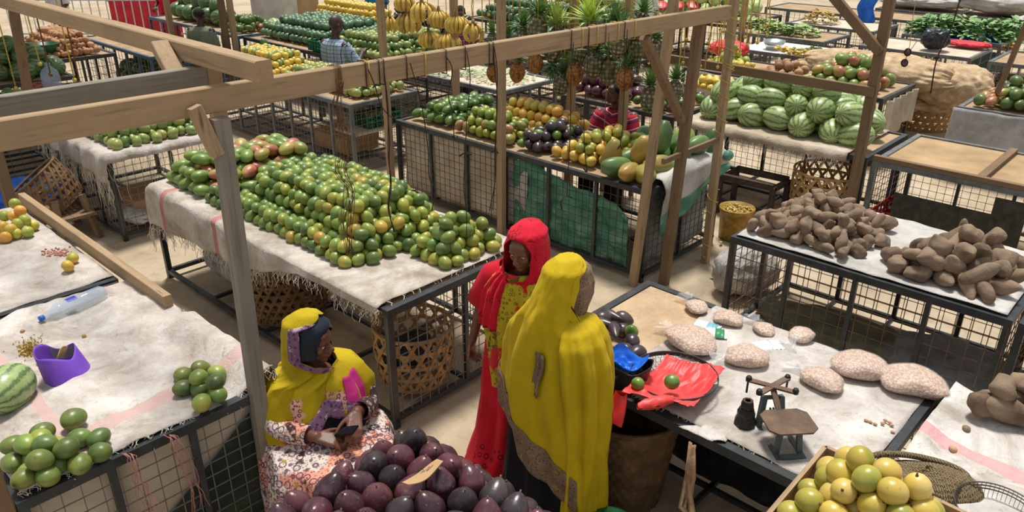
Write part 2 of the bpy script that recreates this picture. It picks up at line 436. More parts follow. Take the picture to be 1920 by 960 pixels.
fruit_mat('mango_green', [(.1, '5f7c36'), (.4, '789038'), (.62, '929c36'), (.84, 'a89c34'), (1, 'b8962e')], bloom=('7c9a6c', .25))
fruit_mat('mango_yellowing', [(.1, '7c8c2c'), (.4, '9c9830'), (.65, 'b0942e'), (1, 'ba862c')], bloom=('6f8a3a', .4))
fruit_mat('mango_deep', [(.1, '466028'), (.45, '5e7832'), (.8, '7e8834')], bloom=('6c8a5e', .25), spotamt=.5)
fruit_mat('mango_stained', [(.1, '46581f'), (.4, '5e7430'), (.75, '788234'), (1, '8a8a38')], bloom=('4a4236', .75), scale=1.3, spotamt=.5)
fruit_mat('mango_blush', [(.1, '708638'), (.38, '98983f'), (.56, 'b08a48'), (.76, 'b06444'), (1, '9c4a3c')], bloom=('9aa070', .25), grad=('x', 5.0))
fruit_mat('mango_brownish', [(.1, '78803c'), (.35, '929040'), (.6, 'a8804a'), (.85, 'a05c46'), (1, '7e4c40')], bloom=('8a8a60', .25), grad=('x', 4.0))
fruit_mat('mango_orange', [(.1, 'b0a432'), (.35, 'c8aa34'), (.65, 'd09e34'), (1, 'cc8634')], bloom=('e6be58', .3), spotamt=.25)
fruit_mat('mango_pale', [(.1, '6f8446'), (.45, '86964e'), (.75, '9aa050'), (1, 'a8924c')], bloom=('a8b890', .35))
fruit_mat('avocado_purple', [(.1, '2e1c22'), (.4, '44242e'), (.62, '5c2c38'), (.85, '603238'), (1, '6c403e')], spot='a08a80', spotamt=.35, bloom=('746466', .35), rough=.3, gloss=.6, bump=.15)
fruit_mat('avocado_black', [(.1, '241e22'), (.5, '352a30'), (.8, '4a3838'), (1, '504638')], spot='8a7c74', spotamt=.2, bloom=('5a5258', .3), rough=.32, gloss=.6, bump=.15)
fruit_mat('avocado_green', [(.1, '3c5a24'), (.5, '587c2c'), (.9, '7a9a3a')], spot='9aae60', spotamt=.35, rough=.35, bump=.2)
fruit_mat('orange_skin', [(.1, '98a034'), (.35, 'c6b434'), (.6, 'd8a62c'), (1, 'dc8c26')], spotamt=.15, bump=.15, rough=.45)
fruit_mat('lime_orange_skin', [(.1, '7c9430'), (.5, 'a4a838'), (1, 'c8a838')], spotamt=.2, bump=.15, rough=.45)
fruit_mat('passion_skin', [(.1, '9c9c30'), (.3, 'bea834'), (.6, 'ceb048'), (.85, 'd2b864'), (1, 'b88c54')], bloom=('cbb070', .35), spot='8a6a3a', spotamt=.4, rough=.34)
fruit_mat('passion_green', [(.1, '7e8a32'), (.5, 'a09c36'), (1, 'bcaa3c')], spotamt=.3, rough=.34)
fruit_mat('sweet_potato', [(.1, '6a5646'), (.4, '82705c'), (.65, '927c66'), (1, '9a7c68')], spot='5a4230', spotamt=.4, bloom=('8d745c', .5), rough=.85, gloss=.15, bump=.8, rvar=.15)
fruit_mat('potato', [(.1, 'a87a58'), (.5, 'bc8e6a'), (1, 'c89878')], spot='7a5a40', rough=.8, gloss=.2, bump=.4)
fruit_mat('papaya_green', [(.1, '3f6032'), (.5, '5c7f3e'), (.85, '85953f'), (1, 'b89a3c')], grad=('z', -1.2), bloom=('7c9a64', .35), scale=.8, rough=.4)
fruit_mat('papaya_ripe', [(.1, '5c7434'), (.4, '8a8a38'), (.7, 'b08c38'), (1, 'b87e34')], bloom=('6a7c34', .5), scale=.8, rough=.4, spotamt=.5)
fruit_mat('dark_round', [(.1, '2c4a34'), (.5, '44684a'), (1, '6a8a58')], bloom=('7c9c80', .3), rough=.4)
fruit_mat('sapote_brown', [(.1, '8c6448'), (.5, 'a87c58'), (1, 'bc8c5c')], rough=.7, bump=.2)
fruit_mat('banana_skin', [(.1, 'a8903c'), (.3, 'd0a838'), (.6, 'e2bc48'), (1, 'e8cc70')], spot='4a3018', spotamt=.8, bloom=('5c3c1c', .3), rough=.5, rvar=.1)
fruit_mat('tomato_red', [(.1, 'c2442c'), (1, 'd8603c')], spotamt=0, rough=.3)
fruit_mat('lemon_yellow', [(.1, 'd8b83a'), (1, 'e8c858')], spotamt=0, rough=.4)
def melon(name, cols, bands=11):
    t = NT(name); v = t.coord('Object'); sep = t.n('ShaderNodeSeparateXYZ'); t.l(v, sep.inputs[0])
    ww = t.math('MULTIPLY', t.rnd(), 30)
    a = t.math('ARCTAN2', sep.outputs[1], sep.outputs[0])
    n = t.noise(v, 26, 4, .65, w=ww)
    s = t.math('SINE', t.math('ADD', t.math('MULTIPLY', a, bands), t.math('MULTIPLY_ADD', n, 5.5, -2.7)))
    c = t.ramp(t.math('MULTIPLY_ADD', s, .5, .5), [(.0, cols[0]), (.6, cols[1]), (.78, cols[2]), (.92, cols[3])])
    c = t.mix(.35, c, t.ramp(t.noise(v, 40, 4, .7, w=ww), [(.35, cols[3]), (.6, cols[0])]))
    h = t.n('ShaderNodeHueSaturation'); h.inputs['Saturation'].default_value = .95; t.l(c, h.inputs['Color'])
    m = t.n('ShaderNodeMapRange'); m.inputs[3].default_value = .88; m.inputs[4].default_value = 1.12; t.l(t.rnd(), m.inputs[0]); t.l(m.outputs[0], h.inputs['Value'])
    t.base(h.outputs[0]); MATS[name] = t.set(Roughness=.35, Specular_IOR_Level=.5)
melon('melon_striped', ['aec07c', 'a0b66c', '6c8e50', '3e6034'])
melon('melon_dark', ['6e8c50', '5a7c44', '3c5e34', '2c4a28'])

# ------------------------------------------------------------------ produce: shapes (local z = long axis)
def fruit_shape(kind, seed, nl=14, nr=9):
    rd = random.Random(seed); mb = MB(); ph = [rd.uniform(0, 6.28) for _ in range(6)]
    def surf(u, vv):
        th = PI*vv; a = 2*PI*u; s, c = math.sin(th), -math.cos(th)      # c from -1 (bottom) to 1 (top)
        if kind == 'mango': r, L = .0455, .054; rr = r*s*(1+.06*c); x, y, z = rr*math.cos(a)*1.04+.004*c*c, rr*math.sin(a)*.93, L*c
        elif kind == 'mango_long': r, L = .05, .074; rr = r*s*(1-.12*c); x, y, z = rr*math.cos(a)*1.08+.010*c*abs(c), rr*math.sin(a)*.9, L*c
        elif kind == 'avocado':
            r, L = .049, .062; rr = r*s*(1-.30*max(c, 0)**1.0 - .0*c); x, y, z = rr*math.cos(a), rr*math.sin(a), L*c+.004
        elif kind == 'avocado_neck':
            r, L = .045, .085; q = .5+.5*c; rr = r*(s**.9)*(1.12-.78*q**1.3); x, y, z = rr*math.cos(a)+.018*q*q, rr*math.sin(a), L*c
        elif kind == 'orange': r = .043; d = 1-.10*max(0, (abs(c)-.85)/.15)**1; x, y, z = r*s*math.cos(a), r*s*math.sin(a), r*.93*c*d
        elif kind == 'passion': r = .043; x, y, z = r*s*math.cos(a), r*s*math.sin(a), r*1.12*c
        elif kind == 'melon': r, L = .125, .165; rr = r*(s**.92); x, y, z = rr*math.cos(a), rr*math.sin(a), L*c
        elif kind == 'papaya':
            r, L = .08, .125; q = .5+.5*c; rr = r*(s**.72)*(1.06-.32*q**1.8); w5 = 1+.03*math.cos(5*a); x, y, z = rr*w5*math.cos(a)+.012*math.sin(c*2), rr*w5*math.sin(a), L*c
        elif kind == 'potato': r, L = .035, .048; k = 1+.08*math.sin(2*a+ph[0]+2*c); x, y, z = r*s*k*math.cos(a), r*s*k*math.sin(a)*.85, L*c
        elif kind == 'yam':
            r, L = .058, .076; lump = 1+.1*math.sin(2*a+ph[0]+2*c)+.07*math.sin(3*a+ph[1]-3*c)+.1*math.sin(4*c+ph[2]+a)+.05*math.sin(5*a+7*c+ph[3])
            tip = max(c,0)**8*.55; rr = r*(s**1.0)*lump*(1-.28*max(c,0)**1.5); x, y, z = rr*math.cos(a)+.008*math.sin(c*2.2+ph[3]), rr*math.sin(a)*.92+.006*math.cos(c*3+ph[4]), (L+rd.uniform(0, 0))*c*(1+tip*.25)
        elif kind == 'yam_long':
            r, L = .048, .11; lump = 1+.07*math.sin(2*a+ph[0]+2*c)+.08*math.sin(4*c+ph[1]); rr = r*(s**.95)*lump*(1-.25*c*(1 if ph[5] > 3 else -1))
            x, y, z = rr*math.cos(a)+.014*math.sin(c*1.8+ph[3]), rr*math.sin(a), L*c
        return (x, y, z)
    n = nl; m = nr
    vs = [surf(0, 0.0)]
    for j in range(1, m):
        for i in range(n): vs.append(surf(i/n, j/m))
    vs.append(surf(0, 1.0)); L = len(vs)-1; fs = [(0, 1+(k+1) % n, 1+k) for k in range(n)]
    for j in range(m-2):
        for k in range(n):
            a = 1+j*n+k; b = 1+j*n+(k+1) % n; fs.append((a, b, b+n, a+n))
    fs += [(L, 1+(m-2)*n+k, 1+(m-2)*n+(k+1) % n) for k in range(n)]
    mb.add(vs, fs, True); return mb
_proto = {}
def fruit_mesh(kind, mat, seed=0, hi=False):
    k = (kind, mat, seed, hi)
    if k not in _proto:
        _proto[k] = fruit_shape(kind, seed*7+3, *((28, 18) if hi else (14, 9))).mesh(kind, MATS[mat])
    return _proto[k]
STEM = {}
def stem_mesh():
    if 's' not in STEM:
        m = MB(); m.tube([(0, 0, -.004), (0, 0, .006), (.002, 0, .012)], [.007, .0035, .003], 6); STEM['s'] = m.mesh('stem', plain('stem_brown', ['4a3524', '7c6244'], .8))
    return STEM['s']
FRUITS = []
VARIETY = {'mango_pale': 'pale_mango', 'mango_blush': 'red_mango', 'mango_brownish': 'red_mango', 'mango_orange': 'orange_mango'}
def put_fruit(name, shape, mat, loc, rot, scale, label, cat, group, stem=None, hi=False, nseed=3):
    if name == 'mango': name = VARIETY.get(mat, 'green_mango')
    FRUITS.append((name, shape, mat, Vector(loc), rot, (scale,)*3 if isinstance(scale, (int, float)) else scale, label, cat, group, stem, hi, random.randrange(nseed)))
def make_fruits(cap=300):
    kinds = {}
    for f in FRUITS: kinds.setdefault(f[0], []).append(f)
    eye = Vector((0, 0, CAM_H))
    for name, fs in kinds.items():
        fs.sort(key=lambda f: (f[3]-eye).length/(f[5][0]))
        for f in fs[:cap]:
            _, shape, mat, loc, rot, sc, label, cat, group, stem, hi, sd = f
            o = bpy.data.objects.new(name, fruit_mesh(shape, mat, sd, hi)); COL.objects.link(o)
            o.location = loc; o.rotation_euler = rot; o.scale = sc; tag(o, label, cat, group)
            if stem is not None:
                s = bpy.data.objects.new('stem', stem_mesh()); COL.objects.link(s); s.parent = o; s.location = (0, 0, stem)
        rest = fs[cap:]
        if rest:
            mats = sorted({f[2] for f in rest}); vs = []; fc = []; mi = []
            for f in rest:
                M = Matrix.LocRotScale(f[3], Euler(f[4]), Vector(f[5])); src = fruit_shape(f[1], f[11]*7+3)
                o0 = len(vs); vs += [tuple(M @ v) for v in src.v]; fc += [tuple(i+o0 for i in q) for q in src.f]; mi += [mats.index(f[2])]*len(src.f)
            me = bpy.data.meshes.new(name); me.from_pydata(vs, [], fc); me.polygons.foreach_set('use_smooth', [True]*len(fc))
            for m in mats: me.materials.append(MATS[m])
            me.polygons.foreach_set('material_index', mi); me.update()
            o = bpy.data.objects.new(name, me); COL.objects.link(o)
            tag(o, 'distant ' + name.replace('_', ' ') + ' heaps on the stalls farther back', rest[0][7], None, 'stuff')
def in_poly(x, y, P):
    c = False; n = len(P)
    for i in range(n):
        x1, y1 = P[i][0], P[i][1]; x2, y2 = P[(i+1) % n][0], P[(i+1) % n][1]
        if (y1 > y) != (y2 > y) and x < (x2-x1)*(y-y1)/(y2-y1)+x1: c = not c
    return c
def pdist(x, y, P):
    d = 9
    for i in range(len(P)):
        a = Vector(P[i][:2]); b = Vector(P[(i+1) % len(P)][:2]); ab = b-a
        t = max(0, min(1, (Vector((x, y))-a).dot(ab)/max(ab.length_squared, 1e-9))); d = min(d, (Vector((x, y))-a-ab*t).length)
    return d
def heap_points(P, s, layers, z0, inset=None, vstep=.80, jitter=.08, shell=True, h0=.5):
    """close-packed heap over plan polygon P; returns the fruits one could see"""
    P = [tuple(p[:2]) for p in P]; inset = inset if inset is not None else .55*s; out = []
    xs = [p[0] for p in P]; ys = [p[1] for p in P]
    ox, oy = U(0, s*.3), U(0, s*.3)
    for k in range(layers):
        dx, dy = (s/2, s*.289) if k % 2 else (0, 0); row = 0; y = min(ys)+oy+dy; any_ = False
        while y < max(ys):
            x = min(xs)+ox+dx+(s/2 if row % 2 else 0)
            while x < max(xs):
                if in_poly(x, y, P):
                    d = pdist(x, y, P)
                    if d >= s*.42+k*inset:
                        any_ = True
                        if not shell or k == layers-1 or d < s*.42+(k+1)*inset+s*1.15:
                            out.append((x+U(-1, 1)*jitter*s, y+U(-1, 1)*jitter*s, z0+s*h0+k*s*vstep+U(-.5, .5)*jitter*s, k, d))
                x += s
            y += s*.866; row += 1
        if not any_: break
    return out
def heap(P, s, layers, kinds, group, z0=.875, cat='mango', name='mango', upright=False, maxn=300, rotmode='any', hi=False, stem=None, pick=None, **kw):
    """kinds: list of (weight, shape, material, scale, label)"""
    pts = heap_points(P, s, layers, z0, **kw); pts.sort(key=lambda p: (Vector(p[:3])-Vector((0, 0, CAM_H))).length)
    def rot():
        if upright: return (U(-.5, .5), U(-.5, .5), U(0, 6.3))
        if rotmode == 'flat': return (PI/2+U(-.35, .35), U(-.3, .3), U(0, 6.3))
        return (U(0, 6.3), U(0, 6.3), U(0, 6.3))
    for x, y, z, k, d in pts:
        kd = pick(x, y, z, kinds) if pick else random.choices(kinds, [q[0] for q in kinds])[0]
        put_fruit(name if len(kd) < 6 else kd[5], kd[1], kd[2], (x, y, z), rot(), kd[3]*U(.93, 1.07), kd[4], cat if len(kd) < 7 else kd[6], group, stem, hi)
    return pts
def xy(*pp, z=.88): return [tuple(at(a, b, z)[:2]) for a, b in pp]

# ------------------------------------------------------------------ heaps of produce
Z = .89
G = 'mangoes in the largest heap on the central stall'
def pick_main(x, y, z, kinds):
    yl = .12 + .25*max(0, 1-abs(x+4.6)/.5)*max(0, 1-abs(y-2.9)/.6)
    r = random.random()
    return kinds[1] if r < yl else (kinds[2] if r < yl+.22 else kinds[0])
heap([(-5.62, 2.6), (-3.98, 2.6), (-3.86, 2.78), (-3.86, 3.35), (-3.92, 3.6), (-4.3, 3.74), (-5.62, 3.74)], .0905, 5, [
    (6, 'mango', 'mango_green', 1.0, 'green mango in the largest heap, on the central stall with white sacking'),
    (2, 'mango', 'mango_yellowing', .98, 'mango turning yellow in the largest heap on the central stall'),
    (2, 'mango', 'mango_deep', 1.0, 'darker green mango in the largest heap on the central stall')], G, z0=Z, inset=.062, pick=pick_main, jitter=.15)
heap([(-5.95, 2.55), (-5.56, 2.55), (-5.5, 2.75), (-5.62, 3.0), (-5.9, 2.75)], .09, 2, [
    (6, 'mango', 'mango_deep', 1.0, 'small green mango in front of the red blushed mangoes')], 'small green mangoes beside the red blushed ones', z0=Z)
heap([(-6.56, 2.55), (-5.98, 2.55), (-5.66, 3.05), (-5.62, 3.76), (-6.56, 3.76)], .125, 3, [
    (4, 'mango_long', 'mango_blush', 1.1, 'large red blushed mango at the left end of the central stall'),
    (3, 'mango_long', 'mango_green', 1.1, 'large green mango among the red blushed ones on the central stall')], 'large mangoes at the left end of the central stall', z0=Z, rotmode='flat', inset=.08)
heap([(-3.86, 3.02), (-3.42, 3.02), (-3.42, 3.72), (-3.86, 3.62)], .0925, 4, [
    (6, 'mango', 'mango_green', 1.03, 'green mango in the small pyramid at the corner of the central stall'),
    (1, 'mango', 'mango_deep', 1.03, 'dark green mango in the small pyramid at the corner of the central stall')], 'mangoes in the small pyramid on the central stall', z0=Z, inset=.05)
# left rear stall
heap([(-9.4, 2.62), (-7.76, 2.62), (-7.76, 3.76), (-9.4, 3.76)], .108, 3, [
    (6, 'mango', 'mango_pale', 1.18, 'pale green mango heaped on the stall behind the broken basket'),
    (3, 'mango', 'mango_deep', 1.15, 'dark green mango heaped on the stall behind the broken basket')], 'mangoes on the stall behind the broken basket', z0=Z, inset=.09)
# stall with wire mesh under the beam (pale mangoes), several kinds
def strip(x0, x1, y0, y1): return [(x0, y0), (x1, y0), (x1, y1), (x0, y1)]
heap(strip(-9.6, -7.8, 5.6, 6.4), .105, 2, [
    (6, 'mango', 'mango_pale', 1.12, 'pale green mango on the grey stall below the long front beam'),
    (1, 'mango', 'mango_yellowing', 1.15, 'yellowing mango on the grey stall below the long front beam')], 'mangoes on the grey stall below the front beam', z0=Z, inset=.09)
heap(strip(-11.1, -9.7, 5.5, 6.4), .105, 3, [
    (6, 'orange', 'lemon_yellow', 1.1, 'small yellow mango on the far end of the grey stall'),
    (3, 'mango', 'mango_pale', 1.1, 'pale mango on the far end of the grey stall')], 'yellow mangoes behind the end of the upper beam', z0=Z, inset=.09, maxn=90)
# papaya stall, from left: green mangoes, mixed mangoes, purple avocados, orange mangoes, papayas
G = 'on the long papaya stall'
heap(strip(-6.72, -6.0, 5.45, 6.5), .125, 2, [(5, 'mango_long', 'avocado_green', 1.05, 'long bright green mango at the left end of the papaya stall'), (1, 'mango_long', 'mango_green', 1.05, 'yellowish green mango at the left end of the papaya stall')], 'bright green mangoes '+G, z0=Z, rotmode='flat', inset=.1)
def pick_mid(x, y, z, k):
    return k[1] if random.random() < (.55 if y < 5.85 else .1) else (k[0] if random.random() < .75 else k[2])
heap(strip(-6.0, -5.12, 5.42, 6.0), .105, 3, [(5, 'mango', 'mango_brownish', 1.12, 'brownish red mango near the left of the papaya stall'), (3, 'mango', 'mango_yellowing', 1.05, 'yellow green mango near the left of the papaya stall'), (2, 'mango', 'mango_green', 1.1, 'green mango near the left of the papaya stall')], 'mixed mangoes '+G, z0=Z, inset=.075, pick=pick_mid)
heap(strip(-6.0, -4.9, 6.0, 6.56), .105, 3, [(5, 'mango', 'mango_orange', 1.1, 'yellow orange mango along the back of the papaya stall')], 'orange mangoes along the back '+G, z0=Z, inset=.075)
heap([(-5.12, 5.42), (-4.75, 5.42), (-4.55, 5.7), (-4.55, 6.15), (-5.12, 6.15)], .105, 3, [(5, 'avocado', 'avocado_black', 1.08, 'dark purple avocado between the mangoes on the papaya stall', 'avocado', 'avocado'), (1, 'avocado', 'avocado_green', 1.0, 'green avocado between the mangoes on the papaya stall', 'avocado', 'avocado')], 'avocados '+G, z0=Z, inset=.08, rotmode='flat')
heap([(-4.75, 5.42), (-4.12, 5.42), (-4.02, 5.7), (-4.02, 6.35), (-4.55, 6.35), (-4.55, 5.7)], .105, 4, [(5, 'mango', 'mango_orange', 1.1, 'ripe orange mango beside the papayas'), (2, 'mango', 'mango_yellowing', 1.1, 'yellow green mango beside the papayas')], 'ripe mangoes beside the papayas', z0=Z, inset=.07)
pp = [(-4.0, 5.62, 0, 1), (-3.86, 5.5, .0, 0), (-3.7, 5.46, 0, 1), (-3.55, 5.5, 0, 1), (-3.92, 5.8, .0, 0), (-3.75, 5.72, .06, 1), (-3.58, 5.72, .03, 1), (-3.52, 5.9, .0, 0), (-3.9, 6.05, .0, 0), (-3.72, 6.0, .05, 0), (-3.56, 6.1, .0, 0),
      (-4.15, 6.25, 0, 0), (-3.98, 6.4, .1, 0), (-3.8, 6.3, .02, 0), (-3.6, 6.35, 0, 0), (-3.5, 6.5, .0, 0), (-3.8, 5.9, .14, 0), (-3.64, 6.2, .15, 0), (-3.9, 6.2, .16, 0), (-4.22, 6.45, .02, 0), (-3.66, 5.88, .17, 0), (-3.5, 6.25, .12, 0)]
for i, (x, y, dz, ripe) in enumerate(pp):
    r = (PI/2+U(-.3, .3), 0, U(-.6, .6)) if i % 5 else (U(-.25, .25), U(-.2, .2), 0)
    hgt = .14 if not i % 5 else .07
    put_fruit('papaya', 'papaya', 'papaya_ripe' if ripe else 'papaya_green', (x, y, Z+hgt+dz), r, U(1.08, 1.3),
              'yellow ripening papaya at the near corner of the papaya stall' if ripe else 'green papaya at the right end of the papaya stall', 'papaya', 'papayas at the right end of the papaya stall', hi=True)
# watermelons
mp = heap_points(strip(-4.45, -2.5, 7.62, 8.7), .27, 3, Z-.01, inset=.13, vstep=.62, jitter=.12)
for x, y, z, k, d in mp:
    o = put_fruit('watermelon', 'melon', 'melon_striped', (x, y, z), (PI/2+U(-.3, .3), U(-.3, .3), random.choice([U(-.5, .5), U(-.5, .5), U(1.2, 1.9)])), U(.95, 1.12), 'striped pale green watermelon in the big pile behind the brown rail', 'watermelon', 'striped watermelons in the big pile', hi=True)
# sapotes and mangoes beyond
heap(strip(-4.35, -3.3, 10.25, 11.2), .15, 3, [(4, 'mango', 'mango_blush', 1.6, 'red blushed mango on the far stall by the big sacks'), (3, 'mango', 'mango_green', 1.55, 'green mango on the far stall by the big sacks')], 'mangoes on the far stall by the big sacks', z0=Z, inset=.1)
heap(strip(-4.98, -4.4, 10.25, 10.9), .13, 3, [(4, 'orange', 'sapote_brown', 1.5, 'round brown fruit between yellow limes and blushed mangoes', 'brown_fruit', 'fruit')], 'brown round fruits on the far stall', z0=Z, inset=.1)
heap(strip(-5.45, -5.0, 10.25, 10.6), .09, 2, [(4, 'orange', 'lemon_yellow', 1.0, 'small yellow fruit beside the brown round fruits', 'yellow_fruit', 'fruit')], 'small yellow fruits on the far stall', z0=Z)
heap(strip(-5.9, -5.4, 10.4, 11.1), .12, 3, [(4, 'orange', 'lime_orange_skin', 1.35, 'green orange heaped at the left end of the far mango stall', 'orange', 'orange')], 'green oranges on the far stall', z0=Z, inset=.09)
heap(strip(-2.32, -1.2, 10.5, 11.3), .14, 3, [(4, 'mango_long', 'mango_blush', 1.1, 'green and red mango on the grey draped stall at the right edge'), (4, 'mango', 'mango_deep', 1.5, 'green mango on the grey draped stall at the right edge')], 'mangoes on the grey draped stall', z0=Z, inset=.12)
# purple avocados and limes behind the striped shirt
heap(strip(-6.2, -5.35, 7.65, 8.4), .14, 3, [(4, 'avocado', 'avocado_purple', 1.35, 'dark red avocado in the tray behind the man in the striped shirt', 'avocado', 'avocado')], 'dark red avocados behind the striped shirt', z0=Z, inset=.1, rotmode='flat')
heap(strip(-5.3, -4.68, 7.65, 8.6), .12, 2, [(4, 'mango', 'avocado_green', 1.15, 'small green fruit right of the man in the striped shirt', 'green_fruit', 'fruit'), (3, 'avocado', 'avocado_purple', 1.1, 'small dark avocado right of the man in the striped shirt', 'avocado', 'avocado')], 'small fruits right of the striped shirt', z0=Z, inset=.1)
heap(strip(-5.3, -4.6, 8.9, 9.4), .1, 3, [(4, 'orange', 'lemon_yellow', 1.15, 'yellow fruit heaped just behind the watermelon pile', 'yellow_fruit', 'fruit')], 'yellow fruits behind the watermelons', z0=Z, inset=.09)

# sweet potatoes
sp = heap_points([(-2.40, 5.0), (-1.58, 5.0), (-1.46, 5.5), (-1.6, 5.95), (-2.38, 5.95)], .112, 4, Z, inset=.10, vstep=.6, jitter=.2)
sp += heap_points([(-1.5, 5.0), (-.62, 5.0), (-.62, 5.85), (-1.2, 5.85), (-1.4, 5.4)], .13, 4, Z, inset=.09, vstep=.62, jitter=.2)
for x, y, z, k, d in sp:
    big = x > -1.4; ln = random.random() < .3
    put_fruit('sweet_potato', 'yam_long' if ln else 'yam', 'sweet_potato', (x, y, z), random.choice([(PI/2+U(-.6, .6), U(-.4, .4), U(0, 6.3)), (U(-1.1, 1.1), U(-.8, .8), U(0, 6.3))]), (U(1.0, 1.3) if big else U(.78, 1.0))*(.85 if ln else 1),
              'large sweet potato in the right heap beyond the peanut stall' if big else 'sweet potato in the left heap beyond the peanut stall', 'sweet potato',
              'large sweet potatoes in the right heap' if big else 'sweet potatoes in the left heap', hi=True, nseed=6)
sq = heap_points([(-.56, 3.62), (-.1, 3.62), (-.1, 4.2), (-.5, 4.2), (-.58, 3.9)], .15, 3, Z+.01, inset=.08, vstep=.66, jitter=.15)
for x, y, z, k, d in sq:
    if y < 3.95: put_fruit('sweet_potato', random.choice(['yam', 'yam', 'yam_long']), 'sweet_potato', (x, y, z), (U(.9, 1.9), U(-.5, .5), U(0, 6.3)), U(1.0, 1.2),
              'brown sweet potato piled on the pink striped cloth at the right edge', 'sweet potato', 'sweet potatoes on the pink striped cloth', hi=True, nseed=6)

# purple avocados in the foreground
ap = heap_points([(-2.25, .55), (-.75, .55), (-.75, 1.8), (-2.1, 1.83), (-2.25, 1.7)], .108, 5, Z, inset=.062, vstep=.76, jitter=.07)
for x, y, z, k, d in ap:
    px = 0
    m = 'avocado_purple' if random.random() < .72 else 'avocado_black'
    put_fruit('avocado', 'avocado', m, (x, y, z), (U(-.7, .7), U(-.6, .6), U(0, 6.3)), U(.98, 1.14), 'purple avocado in the foreground heap beside the seated woman' if m == 'avocado_purple' else 'blackish avocado in the foreground heap beside the seated woman',
              'avocado', 'purple avocados in the foreground heap', stem=.061, hi=True)
# avocados near the blue bag on the peanut stall
ab = [(1145, 585), (1168, 590), (1130, 600), (1150, 612), (1115, 622), (1168, 612), (1185, 632), (1120, 645), (1172, 650), (1160, 660), (1195, 655), (1140, 665), (1130, 590)]
for i, (a, b) in enumerate(ab):
    dz = .05 + (.07 if i in (0, 2, 3, 4, 12) else 0); p = at(a, b+8, .88+dz)
    neck = i in (0, 2, 3, 4, 7, 11)
    put_fruit('avocado', 'avocado_neck' if neck else 'avocado', 'avocado_black', p, (PI/2+U(-.2, .2), U(-.2, .2), U(0, 6.3) if not neck else U(.6, 1.6)), U(.9, 1.05),
              'long necked black avocado piled behind the woman in yellow' if neck else 'rounded dark avocado piled behind the woman in yellow', 'avocado', 'dark avocados beside the blue bag', hi=True)
put_fruit('avocado', 'avocado', 'avocado_green', at(1184, 622, .95), (.4, .3, 0), .82, 'single bright green avocado resting on the dark avocados', 'avocado', None, hi=True)

# foreground left mangoes
GM = 'green mangoes in the near left corner pile'
lm = [(62, 860, 0, 1), (80, 810, 0, 1), (25, 835, 0, 1), (50, 833, 1, 0), (100, 838, 0, 0), (75, 825, 1, 0), (85, 833, 1, 1), (125, 840, 1, 1), (148, 822, 0, 1), (185, 822, 0, 1), (187, 848, 0, 1), (150, 870, 0, 1), (110, 868, 0, 1), (90, 893, 0, 1), (45, 897, 0, 1), (75, 862, 1, 1), (25, 868, 0, 1), (56, 885, 0, 0)]
for a, b, lv, m in lm:
    put_fruit('mango', 'mango', random.choice(['mango_stained', 'mango_deep']) if m else 'mango_green', at(a, b, Z+.048+lv*.07), (PI/2+U(-.3, .3), U(-.3, .3), U(0, 6.3)), 1.02, 'green mango in the pile at the near left corner stall', 'mango', GM, hi=True)
put_fruit('mango', 'mango', 'mango_stained', at(138, 785, Z+.05), (PI/2, .3, .4), 1.12, 'lone dark green mango on the sacking above the near left pile', 'mango', None, hi=True)
for a, b, lv in [(343, 703, 0), (376, 690, 0), (407, 700, 0), (343, 728, 0), (372, 708, 1), (405, 716, 1), (374, 730, 0), (409, 740, 0), (378, 755, 0)]:
    put_fruit('mango', 'mango', random.choice(['mango_stained', 'mango_stained', 'mango_green']), at(a, b, Z+.045+lv*.05), (PI/2+U(-.3, .3), U(-.3, .3), U(0, 6.3)), .94, 'green mango in the cluster of nine on the left foreground stall', 'mango', 'cluster of nine green mangoes', hi=True)
for a, b, lv in [(28, 377, 2), (8, 400, 1), (38, 390, 1.6), (25, 400, 1), (5, 420, 0), (46, 408, 1), (10, 440, 0), (30, 433, 0), (52, 430, 0), (62, 418, 0), (33, 415, .8), (20, 425, .6), (-10, 425, 1)]:
    put_fruit('orange', 'orange', random.choice(['lime_orange_skin', 'orange_skin']), at(a, b+5, Z+.04+lv*.06), (U(0, 6), U(0, 6), 0), .98, 'yellow green orange in the heap at the left edge', 'orange', 'oranges heaped at the left edge', hi=True)
put_fruit('orange', 'orange', 'orange_skin', at(136, 484, Z+.04), (1, 0, 0), .95, 'dull orange lying farther back of the pair by the timber rail', 'orange', None, hi=True)
put_fruit('orange', 'orange', 'orange_skin', at(127, 499, Z+.04), (2, 0, 0), .95, 'bright orange lying in front of the pair by the timber rail', 'orange', None, hi=True)
p = at(15, 728, Z+.1)
put_fruit('watermelon', 'melon', 'melon_striped', p, (PI/2, 0, .75), .88, 'large striped watermelon cut off by the left edge beside the purple bag', 'watermelon', None, hi=True)

